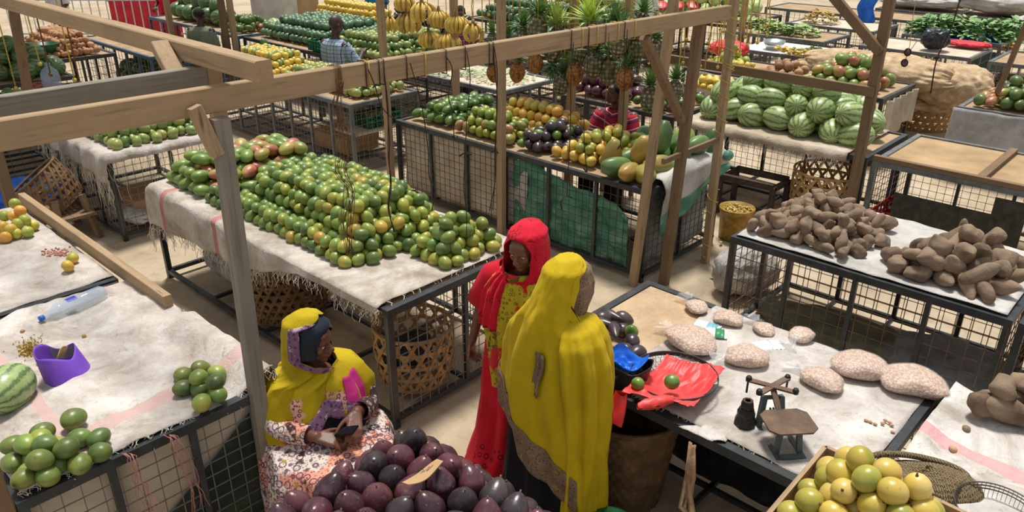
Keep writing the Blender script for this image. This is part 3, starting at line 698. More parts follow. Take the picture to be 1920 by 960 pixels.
# ------------------------------------------------------------------ sheets, sacking and panels
def fringe(root, pts, n, lmin, lmax, mat='thread_white', r=.0018, name='fringe', down=True):
    mb = MB(); pts = [Vector(p) for p in pts]
    for i in range(n):
        t = U(0, len(pts)-1.001); k = int(t); p = pts[k].lerp(pts[k+1], t-k); L = U(lmin, lmax)*random.choice((.5, 1, 1, 1.6))
        q = [p]; m = 4
        for j in range(m): p = p + Vector((U(-.015, .015), U(-.015, .015), -L/m if down else U(-.01, .01))); q.append(p)
        mb.tube(q, r, 3, sm=False)
    return part(root, name, mb, mat, kind='stuff')
plain('thread_white', ['c4b8a6', 'ded8cc'], .8)
plain('thread_pink', ['a86c62', 'c88c84'], .8)
def sheet(x0, x1, y0, y1, z, mat, label, hang={}, cat='cloth', name='sack_sheet', zf=None, step=.035, amp=.006, sd=0, frs=None, group=None, thick=.003):
    """sheet over a table top; hang[side] = depth or f(t) of its overhang; zf adds height"""
    H = {k: (v if callable(v) else (lambda t, v=v: v)) for k, v in hang.items()}
    mx = {k: max(H[k](i/20) for i in range(21)) for k in H}
    xs0, xs1 = x0-mx.get('l', 0), x1+mx.get('r', 0); ys0, ys1 = y0-mx.get('f', 0), y1+mx.get('b', 0)
    nu = max(4, int((xs1-xs0)/step)); nv = max(4, int((ys1-ys0)/step))
    def fn(u, v):
        X = xs0+(xs1-xs0)*u; Y = ys0+(ys1-ys0)*v
        cx, cy = min(max(X, x0), x1), min(max(Y, y0), y1)
        tx, ty = (cx-x0)/(x1-x0), (cy-y0)/(y1-y0)
        dn = 0; ox = oy = 0
        for s, dd, sg, t in (('l', x0-X, -1, ty), ('r', X-x1, 1, ty), ('f', y0-Y, -1, tx), ('b', Y-y1, 1, tx)):
            if dd > 0:
                f = dd/mx[s]*(H[s](t)*(1+.12*nz(t*9+sd, 3.3))); dn += f
                w = .012+.016*(1+math.sin(t*40+sd+3*nz(t*5, sd)))*min(1, f/.1)
                if s in 'lr': ox = sg*min(w, dd+.002)
                else: oy = sg*min(w, dd+.002)
        n1 = nz(X*3+sd, Y*3, sd)*amp*2.2+nz(X*11+sd, Y*11, sd)*amp+abs(nz(X*5-sd, Y*4, 7))*amp*1.6
        zz = z+(n1+amp*1.5 if dn == 0 else 0)+(zf(cx, cy) if zf else 0)-dn
        return (cx+ox, cy+oy, zz)
    mb = MB(); mb.grid(fn, nu, nv)
    o = thing(name, label, cat, ((x0+x1)/2, (y0+y1)/2, z-.0), 0, group)
    c = part(o, 'sheet', mb, mat); mod(c, 'SOLIDIFY', thickness=thick, offset=1)
    for s, n, a, b in (frs or []):
        pts = [fn(i/30, 0) if s == 'f' else fn(i/30, 1) if s == 'b' else fn(0, i/30) if s == 'l' else fn(1, i/30) for i in range(31)]
        fringe(o, pts, n, a, b)
    return o
T = .872
rise = lambda x, y: (.085*max(0, min(1, (y-1.42)/.14)) if x > -4.2 else 0)*min(1, (x+4.2)/.2 if x < -4.0 else 1)
sack('sack_near', ['968a80', 'bfb6ae', 'd8d2cc'], '7a6a56', 'c08c86', .6, stripe=[('y', -.32, .03, 'c4a09a'), ('x', .62, .05, 'c4a09a')])
sheet(-4.9, -3.2, .45, 1.63, T, 'sack_near', 'stained white sacking with pink bands on the left foreground stall', {'b': lambda t: .12 if t > .4 else .0}, zf=rise, amp=.013, sd=1, frs=[('r', 150, .02, .05), ('b', 40, .02, .05)], step=.025)
sheet(-6.88, -5.03, .45, 1.56, T, 'pinkish_sack', 'stained white sacking under the oranges at the left edge', {}, amp=.006, sd=2)
sack('sack_mango', ['968a7c', 'bcb3a8', 'd4cdc4'], '7e6e58', None, .65, stripe=[('x', -1.28, .035, 'b86060'), ('x', -.42, .03, 'b86060')])
sheet(-6.63, -3.43, 2.49, 3.78, T+.014, 'sack_mango', 'dirty white sacking with red stripes draped over the big mango stall', {'f': lambda t: .34-.10*t/.6 if t < .5 else max(.05, .26-.9*(t-.5)), 'l': .2}, amp=.006, sd=3, frs=[('f', 330, .04, .1), ('l', 60, .04, .1), ('r', 50, .02, .04)])
sheet(-9.6, -7.68, 2.56, 3.8, T+.014, 'pinkish_sack', 'frayed white sacking over the stall behind the broken basket', {'f': lambda t: .16+.1*t, 'r': .06}, sd=4, frs=[('f', 160, .08, .25), ('r', 60, .1, .25)])
sheet(-2.40, -.62, 5.0, 6.15, T+.014, 'clean_sack', 'white sheet under the sweet potatoes', {'b': .1, 'l': .03}, sd=5, amp=.005)
sheet(-1.95, -.70, 2.8, 3.92, T, 'white_sack', 'dirty white sacking under the peanut bags and scale', {}, sd=6, amp=.006, frs=[('f', 90, .02, .03)], step=.03)
m = MB(); m.box(-2.4, -1.75, 2.82, 3.88, T, T+.006); single('board', m, 'cloth_floor_brown', 'bare brown board at the left end of the peanut stall', 'board')
sack('sack_stripe', ['a8a098', 'cac6c0', 'dedad6'], '7e624a', None, .6, stripe=[('y', .08, .045, 'cf8f92')])
sheet(-.62, 1.15, 2.75, 3.96, T+.005, 'sack_stripe', 'muddy white cloth with a broad pink stripe at the right edge', {}, sd=7, amp=.01, zf=lambda x, y: .04*max(0, 1-(x+.62)/.1))
sheet(-4.46, -2.6, 7.57, 8.7, T+.014, 'hang_sack', 'frayed sacking under the watermelon pile', {'f': .07}, sd=8, frs=[('f', 160, .04, .12)])
def panel(label, mat, fn, nu=30, nv=14, cat='sheet', name='plastic_sheet', thick=.003):
    mb = MB(); mb.grid(fn, nu, nv); o = single(name, mb, mat, label, cat); mod(o, 'SOLIDIFY', thickness=thick); return o
def hang(x0, x1, y, zt, zb, sd, amp=.012, axis='x'):
    """vertical sheet with creases; zt and zb may be functions of t"""
    ft = zt if callable(zt) else (lambda t: zt); fb = zb if callable(zb) else (lambda t: zb)
    def f(u, v):
        q = x0+(x1-x0)*u; z = ft(u)+(fb(u)-ft(u))*v
        d = amp*(nz(q*4+sd, z*3, sd)*1.6+nz(q*12+z*6, z*9, sd)+.5*math.sin(q*17-z*11+sd))
        return (q, y+d, z) if axis == 'x' else (y+d, q, z)
    return f
plain('green_plastic', ['2c5e4e', '3e7c66', '5c9680', '9aa896'], .5, 4, .9, stretch=(1, 1, 2.5), detail=7)
plain('grey_plastic', ['55565a', '7c7e80', '9c9c98'], .6, 4, .4)
plain('dark_plastic', ['191c1e', '2a2e30', '3c4040'], .55, 4, .4)
plain('dark_green_sheet', ['1c221c', '2e362c', '4a5042'], .7, 3, .5)
panel('creased beige sacking tied inside the wire front of the papaya stall, left half', 'hang_sack', hang(-6.72, -5.22, 5.415, .82, .1, 1), 60, 24, 'sacking', 'sacking')
panel('creased pinkish sacking in the wire front of the papaya stall behind the pale post', 'pinkish_sack', hang(-5.2, -4.86, 5.42, .8, .1, 2), 20, 20, 'sacking', 'sacking')
panel('creased green plastic sheet inside the wire front of the papaya stall', 'green_plastic', hang(-5.02, -3.62, 5.41, lambda t: .80-.22*t*t+.02*math.sin(9*t), lambda t: .08, 3, .03), 110, 50)
panel('grey and white sacking inside the right end of the papaya stall', 'grey_plastic', hang(5.45, 6.5, -3.50, .8, .12, 4, .015, 'y'), 40, 24, 'sacking', 'sacking')
sack('green_edge_sack', ['a8a8a0', 'c8c8c2', 'dcdcd6'], '8a8a80', None, .4, stripe=[('z', -.33, .12, '52a082')])
def endcloth(u, v):
    y = 5.55+1.12*u; k = v*1.5; x = -3.62+.24*min(1, k*1.4); z = .93+.05*math.sin(u*3)+.03*u-max(0, k-.55)*(.55-.35*u)
    return (x+.02*math.sin(u*9+k*3)+.02*nz(y*6, k*4, 2), y, z+.02*nz(y*7, k*3, 9))
dc = thing('sack_drape', 'white sacking with a green edge draped over the right end of the papaya stall', 'sacking', (-3.5, 6.1, .7))
m = MB(); m.grid(lambda u, v: endcloth(u, v*.8), 40, 20); o = part(dc, 'white_part', m, 'clean_sack'); mod(o, 'SOLIDIFY', thickness=.003)
m = MB(); m.grid(lambda u, v: endcloth(u, .79+.24*v), 40, 8); o = part(dc, 'green_edge', m, 'green_plastic'); mod(o, 'SOLIDIFY', thickness=.004)
m = MB(); m.ell((-3.36, 6.6, .93), (.05, .06, .05), 12, 8); part(dc, 'green_corner', m, 'green_plastic')
panel('dark green sheet inside the wire side of the left foreground stall', 'dark_green_sheet', hang(.6, 1.5, -3.203, lambda t: .12+.66*t, .05, 5, .006, 'y'), 30, 20)
m = MB(); m.box(-3.24, -3.225, .46, 1.5, .1, .82); single('plywood_sheet', m, 'pale_board', 'pale plywood sheet inside the wire side of the left foreground stall', 'board')
plain('lino', ['1e2020', '35342e', '4a4638'], .7, 14, .2)
a, b = at(1668, 470, .12), at(1790, 420, .12)
m = MB(); m.box(-2.1, -1.28, 7.56, 7.58, .12, .62); m.box(-1.28, -1.02, 7.56, 7.58, .12, .78); single('board_screen', m, 'lino', 'dark patterned board closing the front of the empty brown topped stall', 'board')
m = MB(); m.bar((-2.36, 7.6, .905), (-.3, 7.6, .905), .06, .045); single('timber_rail', m, 'brown_wood_x', 'brown timber edge along the front of the empty wooden topped stall', 'rail')
m = MB(); m.bar((-1.45, 7.62, .9), (-1.45, 8.82, .9), .07, .03); single('timber_strip', m, 'brown_wood_y', 'brown timber strip across the empty wooden stall top', 'rail')

# ------------------------------------------------------------------ people
def skin(name, a, b):
    t = NT(name); v = t.coord('Object'); c = t.ramp(t.noise(v, 14, 4), [(.35, a), (.65, b)])
    t.base(c); t.bump(t.noise(v, 120, 3), .1, .003); MATS[name] = t.set(Roughness=.45, Specular_IOR_Level=.45)
    return t.m
skin('skin_brown', '6a4230', '7c5040'); skin('skin_dark', '3e2a22', '513830'); skin('skin_mid', '5c3a2a', '704a38')
plain('eye_white', ['d8cfc4', 'e4ddd4'], .3); plain('eye_dark', ['140e0c', '1c1410'], .2); plain('hair_black', ['121010', '241f1d'], .8, 60, .6)
plain('lip_brown', ['6a3830', '7c443a'], .4)
def capsule(mb, a, b, ra, rb, n=12):
    a, b = Vector(a), Vector(b)
    mb.tube([a, a.lerp(b, .33), a.lerp(b, .66), b], [ra, ra+(rb-ra)*.33, ra+(rb-ra)*.66, rb], n)
    mb.ell(a, ra*1.0, n, 8); mb.ell(b, rb*1.0, n, 8)
def head(mb, M):
    """adds a head with brow, nose, lips, chin, cheeks and ears; M places it (face towards +y)"""
    h = MB()
    h.ell((0, -.012, .03), (.074, .094, .088), 20, 14); h.ell((0, .03, -.032), (.057, .058, .075), 18, 12)
    h.ell((0, .066, -.088), (.024, .02, .018)); h.ell((0, .062, .045), (.052, .032, .04))
    h.tube([(0, .086, .016), (0, .1, -.006), (0, .112, -.024)], [.008, .0095, .0135], 8); h.ell((0, .11, -.026), .0125, 8, 6)
    for s in (-1, 1):
        h.ell((s*.013, .098, -.029), (.01, .011, .008), 8, 6); h.ell((s*.036, .06, -.022), (.022, .022, .024), 10, 8)
        h.tube([(s*.012, .088, .021), (s*.034, .083, .026), (s*.054, .066, .018)], [.008, .009, .006], 8)
        h.tube([(s*.078, -.018, .012), (s*.084, -.026, -.006), (s*.078, -.012, -.034)], [.009, .012, .008], 8)
        h.ell((s*.05, .02, -.06), (.018, .035, .03), 10, 8)
        h.tube([(s*.02, .079, .010), (s*.031, .0815, .012), (s*.043, .075, .009)], [.004, .0048, .004], 6)   # upper lid
        h.tube([(s*.02, .078, -.006), (s*.031, .08, -.009), (s*.043, .074, -.006)], [.004, .0042, .004], 6)
    h.tube([(-.024, .083, -.054), (-.01, .094, -.051), (0, .094, -.052), (.01, .094, -.051), (.024, .083, -.054)], [.004, .008, .0075, .008, .004], 8)
    h.tube([(-.021, .083, -.059), (0, .092, -.064), (.021, .083, -.059)], [.004, .009, .004], 8)
    mb.add([M @ v for v in h.v], h.f, True)
def eyes(root, M):
    w, d = MB(), MB()
    for s in (-1, 1):
        w.ell(M @ Vector((s*.031, .0725, .001)), .0105, 12, 8); d.ell(M @ Vector((s*.031, .0782, -.001)), .0062, 10, 8)
    bd = [c for c in root.children if c.name.startswith('body')][0]
    part(bd, 'eye_whites', w, 'eye_white', world=False); part(bd, 'irises', d, 'eye_dark', world=False)
def hand(mb, wr, d, nrm, curl=.5, side=1, spread=.12, thumb=.7, s=1.0):
    """wrist, pointing direction, back-of-hand normal; fingers bend away from the normal"""
    d = Vector(d).normalized(); nrm = Vector(nrm); nrm = (nrm-d*nrm.dot(d)).normalized(); sd = d.cross(nrm)*side; wr = Vector(wr)
    for o in (-.028, -.010, .009, .027):
        capsule(mb, wr+d*.012*s+sd*o*.6*s, wr+d*.088*s+sd*o*s, .015*s, .0125*s, 8)
    for i, (o, L) in enumerate(((-.029, .06), (-.0105, .073), (.009, .079), (.028, .07))):
        p = wr+d*.09*s+sd*o*s; dd = (d+sd*(o*spread*30)).normalized(); c = curl*(1.15-.1*i)
        for j, q in enumerate((.45, .32, .25)):
            ang = c*(.75 if j == 0 else 1.0); ax = dd.cross(nrm)
            Rm = Matrix.Rotation(-ang, 3, nrm.cross(dd).normalized()); dd2 = Rm @ dd
            if dd2.dot(nrm) > dd.dot(nrm): dd2 = Matrix.Rotation(ang, 3, nrm.cross(dd).normalized()) @ dd
            nrm2 = (nrm - dd2*nrm.dot(dd2)).normalized() if j < 2 else nrm
            e = p+dd2*L*q*s; capsule(mb, p, e, (.0092-.0008*j)*s, (.0086-.0009*j)*s, 8); p = e; dd = dd2
    p = wr+d*.025*s+sd*.026*s; dd = (d*.75+sd*.75-nrm*.35*thumb).normalized()
    for L, r0, r1 in ((.038, .0135, .011), (.03, .011, .0095), (.024, .0095, .008)):
        e = p+dd*L*s; capsule(mb, p, e, r0*s, r1*s, 8); p = e; dd = (dd+d*.45-nrm*.2*thumb).normalized()
def body_obj(root, mb, mat, vox=.006):
    o = part(root, 'body', mb, mat, world=False)
    mod(o, 'REMESH', mode='VOXEL', voxel_size=vox, use_smooth_shade=True); mod(o, 'SMOOTH', factor=.5, iterations=3)
    return o
def lerp(a, b, t): return a+(b-a)*t
def drape(root, name, mat, rings, t0=0, t1=None, th=(0, 2*PI), n=64, m=40, gap=None, fold=(.02, 9), sd=1, thick=.004, off=0, kind=None, sub=0, label=None):
    """cloth hanging round a figure: rings (z, cx, cy, rx, ry, yaw) from the top down; t0, t1 may depend on the angle; angle 0 = front, + = right"""
    N = len(rings)-1; t1 = N if t1 is None else t1
    F0 = t0 if callable(t0) else (lambda a: t0); F1 = t1 if callable(t1) else (lambda a: t1)
    closed = abs(th[1]-th[0]-2*PI) < 1e-6 and gap is None
    def fn(u, v):
        a = th[0]+(th[1]-th[0])*u; t = F0(a)+(F1(a)-F0(a))*v; t = max(0, min(N-1e-6, t)); i = int(t); f = t-i
        if gap:
            g = gap(t); a2 = ((a+PI) % (2*PI))-PI; a = g+(2*PI-2*g)*u
        r0, r1 = rings[i], rings[i+1]; z, cx, cy, rx, ry, yw = [lerp(r0[k], r1[k], f) for k in range(6)]
        amp = fold[0]*min(1, max(0, (t-fold[2] if len(fold) > 2 else t)/4)); q = amp*(math.sin(fold[1]*a+sd+1.2*math.sin(t*.8+sd))+.8*nz(math.cos(a)*2.2+sd, math.sin(a)*2.2, t*.35)+.4*math.sin(fold[1]*2.3*a+t*.6))
        q += .004*nz(math.cos(a)*5, math.sin(a)*5, t*1.5+sd)
        x, y = (rx+q+off)*math.sin(a), (ry+q+off)*math.cos(a)
        return (cx+x*math.cos(yw)+y*math.sin(yw), cy-x*math.sin(yw)+y*math.cos(yw), z+off*.3)
    mb = MB(); mb.grid(fn, n, m, closed_u=closed); o = part(root, name, mb, mat, world=False, label=label, kind=kind)
    mod(o, 'SOLIDIFY', thickness=thick, offset=1)
    return o
def hole(t, tc, h, g): return g*math.sqrt(max(0, 1-((t-tc)/h)**2))

# cloths
def cloth_mat(name, base, rough=.8, extra=None, sheen=.04, crease=True, fade=None):
    t = NT(name); v = t.coord('Object'); c = t.ramp(t.noise(v, 7, 3), [(.3, base[0]), (.7, base[1])])
    if extra: c = extra(t, v, c)
    t.base(c); t.bump(t.math('ADD', t.noise(t.coord('Object', scale=(14, 14, 2.5)), 1.5, 4, dist=1), t.math('MULTIPLY', t.noise(v, 300, 1), .12)), .35, .012)
    t.set(Roughness=rough, Specular_IOR_Level=.2, Sheen_Weight=sheen); MATS[name] = t.m
def rings_extra(col, scale, lo, hi, amt=.85):
    def f(t, v, c):
        k = t.n('ShaderNodeTexVoronoi'); k.inputs['Scale'].default_value = scale; k.inputs['Randomness'].default_value = .6; t.l(v, k.inputs['Vector'])
        m = t.ramp(k.outputs['Distance'], [(lo, '000000'), (lo+.03, 'ffffff'), (hi, 'ffffff'), (hi+.03, '000000')])
        return t.mix(t.math('MULTIPLY', m, amt), c, col)
    return f
def chain(*fs):
    def f(t, v, c):
        for g in fs: c = g(t, v, c)
        return c
    return f
def patches(col, scale, lo, amt=1, det=3):
    def f(t, v, c): return t.mix(t.math('MULTIPLY', t.ramp(t.noise(v, scale, det), [(lo, '000000'), (lo+.03, 'ffffff')]), amt), c, col)
    return f
def gated(fn, scale, lo):
    def f(t, v, c):
        g = t.ramp(t.noise(v, scale, 2), [(lo, '000000'), (lo+.04, 'ffffff')]); return t.mix(g, c, fn(t, v, c))
    return f
cloth_mat('red_scarf', ['c0142a', 'd82038'], extra=gated(rings_extra('5a1018', 26, .28, .42, .8), 5, .56))
cloth_mat('red_dress', ['b81226', 'd21c32'], extra=gated(rings_extra('4a0c14', 22, .26, .4, .85), 4, .58))
cloth_mat('kanga_print', ['b09c22', 'c4ae2c'], extra=chain(rings_extra('6a5c1c', 36, .2, .36, .8), patches('4c4a22', 9, .62, .9, 4), patches('cc2432', 6, .57, .95)))
cloth_mat('yellow_chiffon', ['b89c0a', 'ccae10'], rough=.7)
cloth_mat('brown_border', ['6c5646', '8c7462'], extra=chain(rings_extra('2e241c', 60, .1, .3, .6), patches('a88e3e', 30, .6, .6)))
cloth_mat('black_cloth', ['0e0f16', '17181f'], sheen=0)
cloth_mat('mustard_cloth', ['a8900c', 'bca414'], extra=gated(chain(patches('e0a890', 3, .0), rings_extra('5a2a48', 40, .2, .4, .9)), 4.5, .61))
cloth_mat('navy_cap', ['1c222c', '2a323e'], rough=.5)
cloth_mat('purple_border', ['765074', '94708c'], extra=chain(rings_extra('4a2a4e', 48, .16, .34, .9), patches('cfb8c0', 26, .58, .8)))
cloth_mat('pink_panel', ['c02878', 'd43a8c'])
cloth_mat('paisley', ['d8c8bc', 'e6d8cc'], extra=chain(patches('e89c80', 5, .5, .95), rings_extra('6a3a5a', 24, .3, .46, .85), rings_extra('4c2c3c', 70, .2, .36, .75), patches('2c2228', 14, .6, .9, 5), patches('a8902c', 20, .64, .9, 5)))
cloth_mat('dark_paisley', ['3c3034', '54403c'], extra=chain(rings_extra('c8b4a4', 30, .22, .36, .9), patches('c87858', 10, .62, .8), patches('a08a2c', 16, .66, .8)))

# --- standing woman in yellow, seen from behind
YW = thing('person', 'standing person seen from behind under a long plain yellow veil, beside the peanut stall', 'person', (-2.05, 2.50, 0), math.radians(86-90))
b = MB(); HM = Matrix.Translation((.045, .06, 1.52)) @ Matrix.Rotation(math.radians(-12), 4, 'X')
head(b, HM); capsule(b, (0, -.01, 1.33), (.035, .04, 1.44), .055, .05)
b.ell((0, -.01, 1.2), (.17, .11, .16), 16, 10); b.ell((0, 0, .95), (.16, .12, .2), 16, 10)
for s in (-1, 1):
    capsule(b, (s*.17, 0, 1.3), (s*.22, -.01, 1.04), .05, .04); capsule(b, (s*.22, -.01, 1.04), (s*.15, .2, .98), .038, .026)
    hand(b, (s*.15, .2, .98), (-s*.5, .85, -.05), (0, 0, 1), .6, side=s); capsule(b, (s*.09, 0, .9), (s*.09, .01, .5), .085, .06)
    capsule(b, (s*.09, .01, .5), (s*.09, -.02, .08), .055, .035); capsule(b, (s*.09, -.03, .045), (s*.1, .15, .03), .04, .03)
body_obj(YW, b, 'skin_dark'); eyes(YW, HM)
dress = [(1.3, 0, 0, .15, .11, 0), (1.2, 0, 0, .2, .14, 0), (1.0, 0, 0, .2, .16, 0), (.8, 0, 0, .22, .18, 0), (.5, 0, 0, .24, .2, 0), (.25, 0, 0, .27, .23, 0), (.02, 0, 0, .3, .26, 0)]
drape(YW, 'dress', 'black_cloth', dress, fold=(.02, 9), sd=2)
hj = [(1.660, .045, .03, .0006, .0006, 0), (1.650, .045, .03, .05, .06, 0), (1.605, .045, .035, .088, .107, 0), (1.53, .045, .04, .1, .125, 0), (1.46, .045, .045, .097, .12, 0), (1.40, .04, .035, .09, .105, 0), (1.33, 0, 0, .11, .10, 0), (1.27, 0, 0, .16, .12, 0)]
drape(YW, 'inner_head_scarf', 'brown_border', hj, gap=lambda t: hole(t, 3.0, 1.7, .62), fold=(.004, 6), sd=4)
vr = [(1.675, .045, .02, .0006, .0006, 0), (1.665, .045, .02, .05, .06, 0), (1.62, .045, .015, .098, .113, 0), (1.55, .04, .01, .108, .132, 0), (1.47, .03, -.01, .115, .14, 0), (1.39, .01, -.03, .145, .15, 0), (1.30, 0, -.03, .205, .16, 0), (1.18, 0, -.02, .24, .19, 0),
      (1.0, .01, -.02, .26, .22, 0), (.8, .03, -.01, .26, .23, 0), (.6, .04, 0, .26, .235, 0), (.4, .05, 0, .26, .24, 0), (.18, .06, 0, .25, .24, 0)]
def yhem(a):
    d = math.degrees(a) % 360          # 46 = right edge in view, 136 = middle, 226 = left edge
    if d < 35: return 8.3
    if d < 108: return 12
    if d < 118: return 12-(d-108)/10*1.3
    if d < 250: return 10.7-(d-118)/132*2.5
    return 8.2
drape(YW, 'veil', 'yellow_chiffon', vr, t1=yhem, gap=lambda t: 1.72*max(0, min(1, (t-1.0)/1.2))*(1 if t < 4.6 else max(0, 1-(t-4.6)/1.5)), n=120, m=60, fold=(.018, 7, 3), sd=5, thick=.003)
drape(YW, 'veil_border', 'brown_border', vr, t0=lambda a: yhem(a)-.75, t1=lambda a: yhem(a)+.18, th=(math.radians(119), math.radians(280)), n=70, m=10, fold=(.018, 7, 3), sd=5, off=.007, label='brown patterned border of the veil')
# fold of the veil thrown over the right shoulder
sh = [(1.40, .12, -.02, .01, .01, 0), (1.39, .12, 0, .06, .08, 0), (1.36, .13, 0, .10, .13, 0), (1.30, .15, -.01, .12, .155, 0), (1.2, .17, -.01, .125, .165, 0), (1.05, .18, -.01, .125, .165, 0), (.85, .19, -.01, .12, .16, 0), (.6, .19, -.01, .11, .15, 0), (.35, .19, -.02, .10, .14, 0), (.12, .19, -.02, .10, .13, 0)]
drape(YW, 'veil_end', 'yellow_chiffon', sh, th=(math.radians(-10), math.radians(165)), n=60, m=50, fold=(.016, 9, 1), sd=9)
m = MB(); m.grid(lambda u, v: (.06+.05*u+.01*math.sin(v*6), -.185-.03*v-.006*math.sin(u*9), 1.26-.22*v), 6, 14); mo = part(YW, 'veil_corner', m, 'brown_border', world=False); mod(mo, 'SOLIDIFY', thickness=.004)

# --- standing woman in red
RW = thing('person', 'standing person in a red head scarf and red dress with yellow printed shawl, looking down', 'person', (-2.61, 2.87, 0), math.radians(-78-90))
b = MB(); HM = Matrix.Translation((-.05, .05, 1.44)) @ Matrix.Rotation(math.radians(0), 4, 'Z') @ Matrix.Rotation(math.radians(-16), 4, 'X')
head(b, HM); capsule(b, (0, -.01, 1.24), (-.04, .025, 1.36), .052, .048)
b.ell((0, -.01, 1.12), (.165, .105, .16), 16, 10); b.ell((0, 0, .88), (.16, .12, .2), 16, 10)
capsule(b, (.165, 0, 1.22), (.27, -.01, 1.0), .048, .038); capsule(b, (.27, -.01, 1.0), (.28, .08, .78), .036, .025)
hand(b, (.28, .08, .785), (0, .15, -1), (1, .1, 0), 1.15, side=-1)
capsule(b, (-.165, 0, 1.22), (-.22, -.01, .98), .048, .038); capsule(b, (-.22, -.01, .98), (-.2, .06, .76), .035, .024); hand(b, (-.2, .06, .765), (0, .15, -1), (-1, .1, 0), .9, side=1)
for s in (-1, 1):
    capsule(b, (s*.09, 0, .85), (s*.09, .01, .47), .08, .055); capsule(b, (s*.09, .01, .47), (s*.09, -.02, .07), .05, .032); capsule(b, (s*.09, -.03, .04), (s*.1, .14, .028), .036, .028)
body_obj(RW, b, 'skin_brown'); eyes(RW, HM)
dress = [(1.24, 0, 0, .14, .1, 0), (1.1, 0, 0, .19, .14, 0), (.9, 0, 0, .2, .17, 0), (.7, 0, .01, .21, .19, 0), (.45, 0, .03, .2, .2, 0), (.2, .02, .05, .2, .22, 0), (.05, .05, .1, .2, .25, 0), (.01, .05, .11, .21, .27, 0)]
drape(RW, 'dress', 'red_dress', dress, fold=(.02, 8), sd=3)
# sleeve
m = MB(); m.tube([(.09, 0, 1.27), (.17, 0, 1.2), (.235, -.01, 1.09), (.268, -.005, 1.01)], [.06, .088, .085, .088], 18, cap=False); mo = part(RW, 'sleeve', m, 'red_dress', world=False); mod(mo, 'SOLIDIFY', thickness=.004)
hs = [(1.585, -.05, 0, .0006, .0006, 0.04), (1.575, -.05, 0, .05, .06, 0.04), (1.53, -.05, .015, .096, .118, 0.04), (1.46, -.05, .025, .106, .132, 0.04), (1.38, -.045, .015, .108, .13, .2), (1.30, -.03, .005, .12, .125, .1), (1.24, 0, 0, .15, .125, 0), (1.17, 0, 0, .2, .15, 0), (1.10, 0, 0, .23, .17, 0)]
drape(RW, 'head_scarf', 'red_scarf', hs, gap=lambda t: hole(t, 3.9, 1.75, .95), t1=lambda a: 6.6, fold=(.008, 8, 1), sd=1, n=90, m=44)
sw = [(1.29, 0, 0, .10, .10, 0), (1.24, 0, 0, .17, .13, 0), (1.17, 0, 0, .22, .155, 0), (1.05, .0, 0, .245, .175, 0), (.9, 0, 0, .24, .19, 0), (.75, 0, 0, .225, .2, 0), (.6, 0, 0, .225, .2, 0), (.5, 0, 0, .22, .2, 0)]
def rhem(a):
    d = math.degrees(a) % 360
    if 55 < d < 130: return 2.35
    if 20 < d <= 55: return 2.35+(55-d)/35*3.5
    return 5.9
drape(RW, 'shawl', 'kanga_print', sw, t1=rhem, fold=(.014, 9, 0), sd=7, n=100, m=44)
drape(RW, 'scarf_end', 'red_scarf', sw, t0=.1, t1=lambda a: 3.6, th=(math.radians(8), math.radians(42)), fold=(.012, 26, -2), sd=2, off=.012, n=30, m=30)
m = MB(); m.ell((.1, .2, .03), (.045, .12, .03), 14, 8); part(RW, 'shoe', m, 'red_dress', world=False)

# --- seated woman in mustard
SWm = thing('person', 'seated person in a mustard yellow shawl and patterned dress holding a phone, looking right', 'person', (-3.13, 1.83, 0), math.radians(-18-90)); SWm.scale = (1.04, 1.04, 1.04)
b = MB(); HM = Matrix.Translation((0, .02, 1.03)) @ Matrix.Rotation(math.radians(48), 4, 'Z') @ Matrix.Rotation(math.radians(-6), 4, 'X')
head(b, HM); capsule(b, (0, -.02, .83), (0, 0, .95), .055, .05)
b.ell((0, -.03, .7), (.17, .115, .17), 16, 10); b.ell((0, -.02, .5), (.18, .15, .15), 16, 10)
for s in (-1, 1):
    capsule(b, (s*.1, .02, .43), (s*.17, .38, .45), .09, .07); capsule(b, (s*.17, .38, .45), (s*.15, .42, .1), .06, .04); capsule(b, (s*.15, .42, .06), (s*.16, .56, .04), .04, .032)
capsule(b, (.17, -.02, .8), (.24, .06, .62), .05, .042); capsule(b, (.24, .06, .62), (.09, .27, .65), .04, .028)
hand(b, (.09, .27, .65), (-.75, .5, -.12), (.1, .3, 1), .55, side=-1, s=1.08)
capsule(b, (-.17, -.02, .8), (-.24, .08, .6), .05, .042); capsule(b, (-.24, .08, .6), (-.13, .24, .70), .04, .028)
hand(b, (-.12, .25, .705), (.35, .8, -.35), (-.2, .3, 1), .5, side=1, s=1.08)
body_obj(SWm, b, 'skin_brown'); eyes(SWm, HM)
sk = [(.62, 0, -.02, .17, .14, 0), (.58, 0, .08, .24, .28, 0), (.555, 0, .15, .3, .40, 0), (.47, 0, .17, .33, .43, 0), (.35, 0, .19, .33, .44, 0), (.2, 0, .2, .33, .45, 0), (.04, 0, .2, .33, .46, 0)]
drape(SWm, 'dress', 'paisley', sk, fold=(.022, 9, 0), sd=4, n=90, m=40)
bl = [(.86, 0, -.02, .1, .09, 0), (.82, 0, -.02, .17, .12, 0), (.72, 0, -.02, .2, .15, 0), (.6, 0, 0, .2, .17, 0), (.52, 0, .02, .2, .2, 0)]
drape(SWm, 'blouse', 'dark_paisley', bl, fold=(.008, 7), sd=5)
for s, pts, mt in ((1, [(.2, 0, .78), (.255, .06, .62), (.18, .17, .645), (.115, .245, .65)], 'paisley'), (-1, [(-.2, 0, .78), (-.255, .07, .6), (-.2, .16, .655), (-.15, .225, .69)], 'dark_paisley')):
    m = MB(); m.tube(pts, [.07, .07, .062, .05], 18, cap=False); mo = part(SWm, 'sleeve', m, mt, world=False); mod(mo, 'SUBSURF', levels=1, render_levels=2); mod(mo, 'SOLIDIFY', thickness=.004)
Y72 = -math.radians(48)
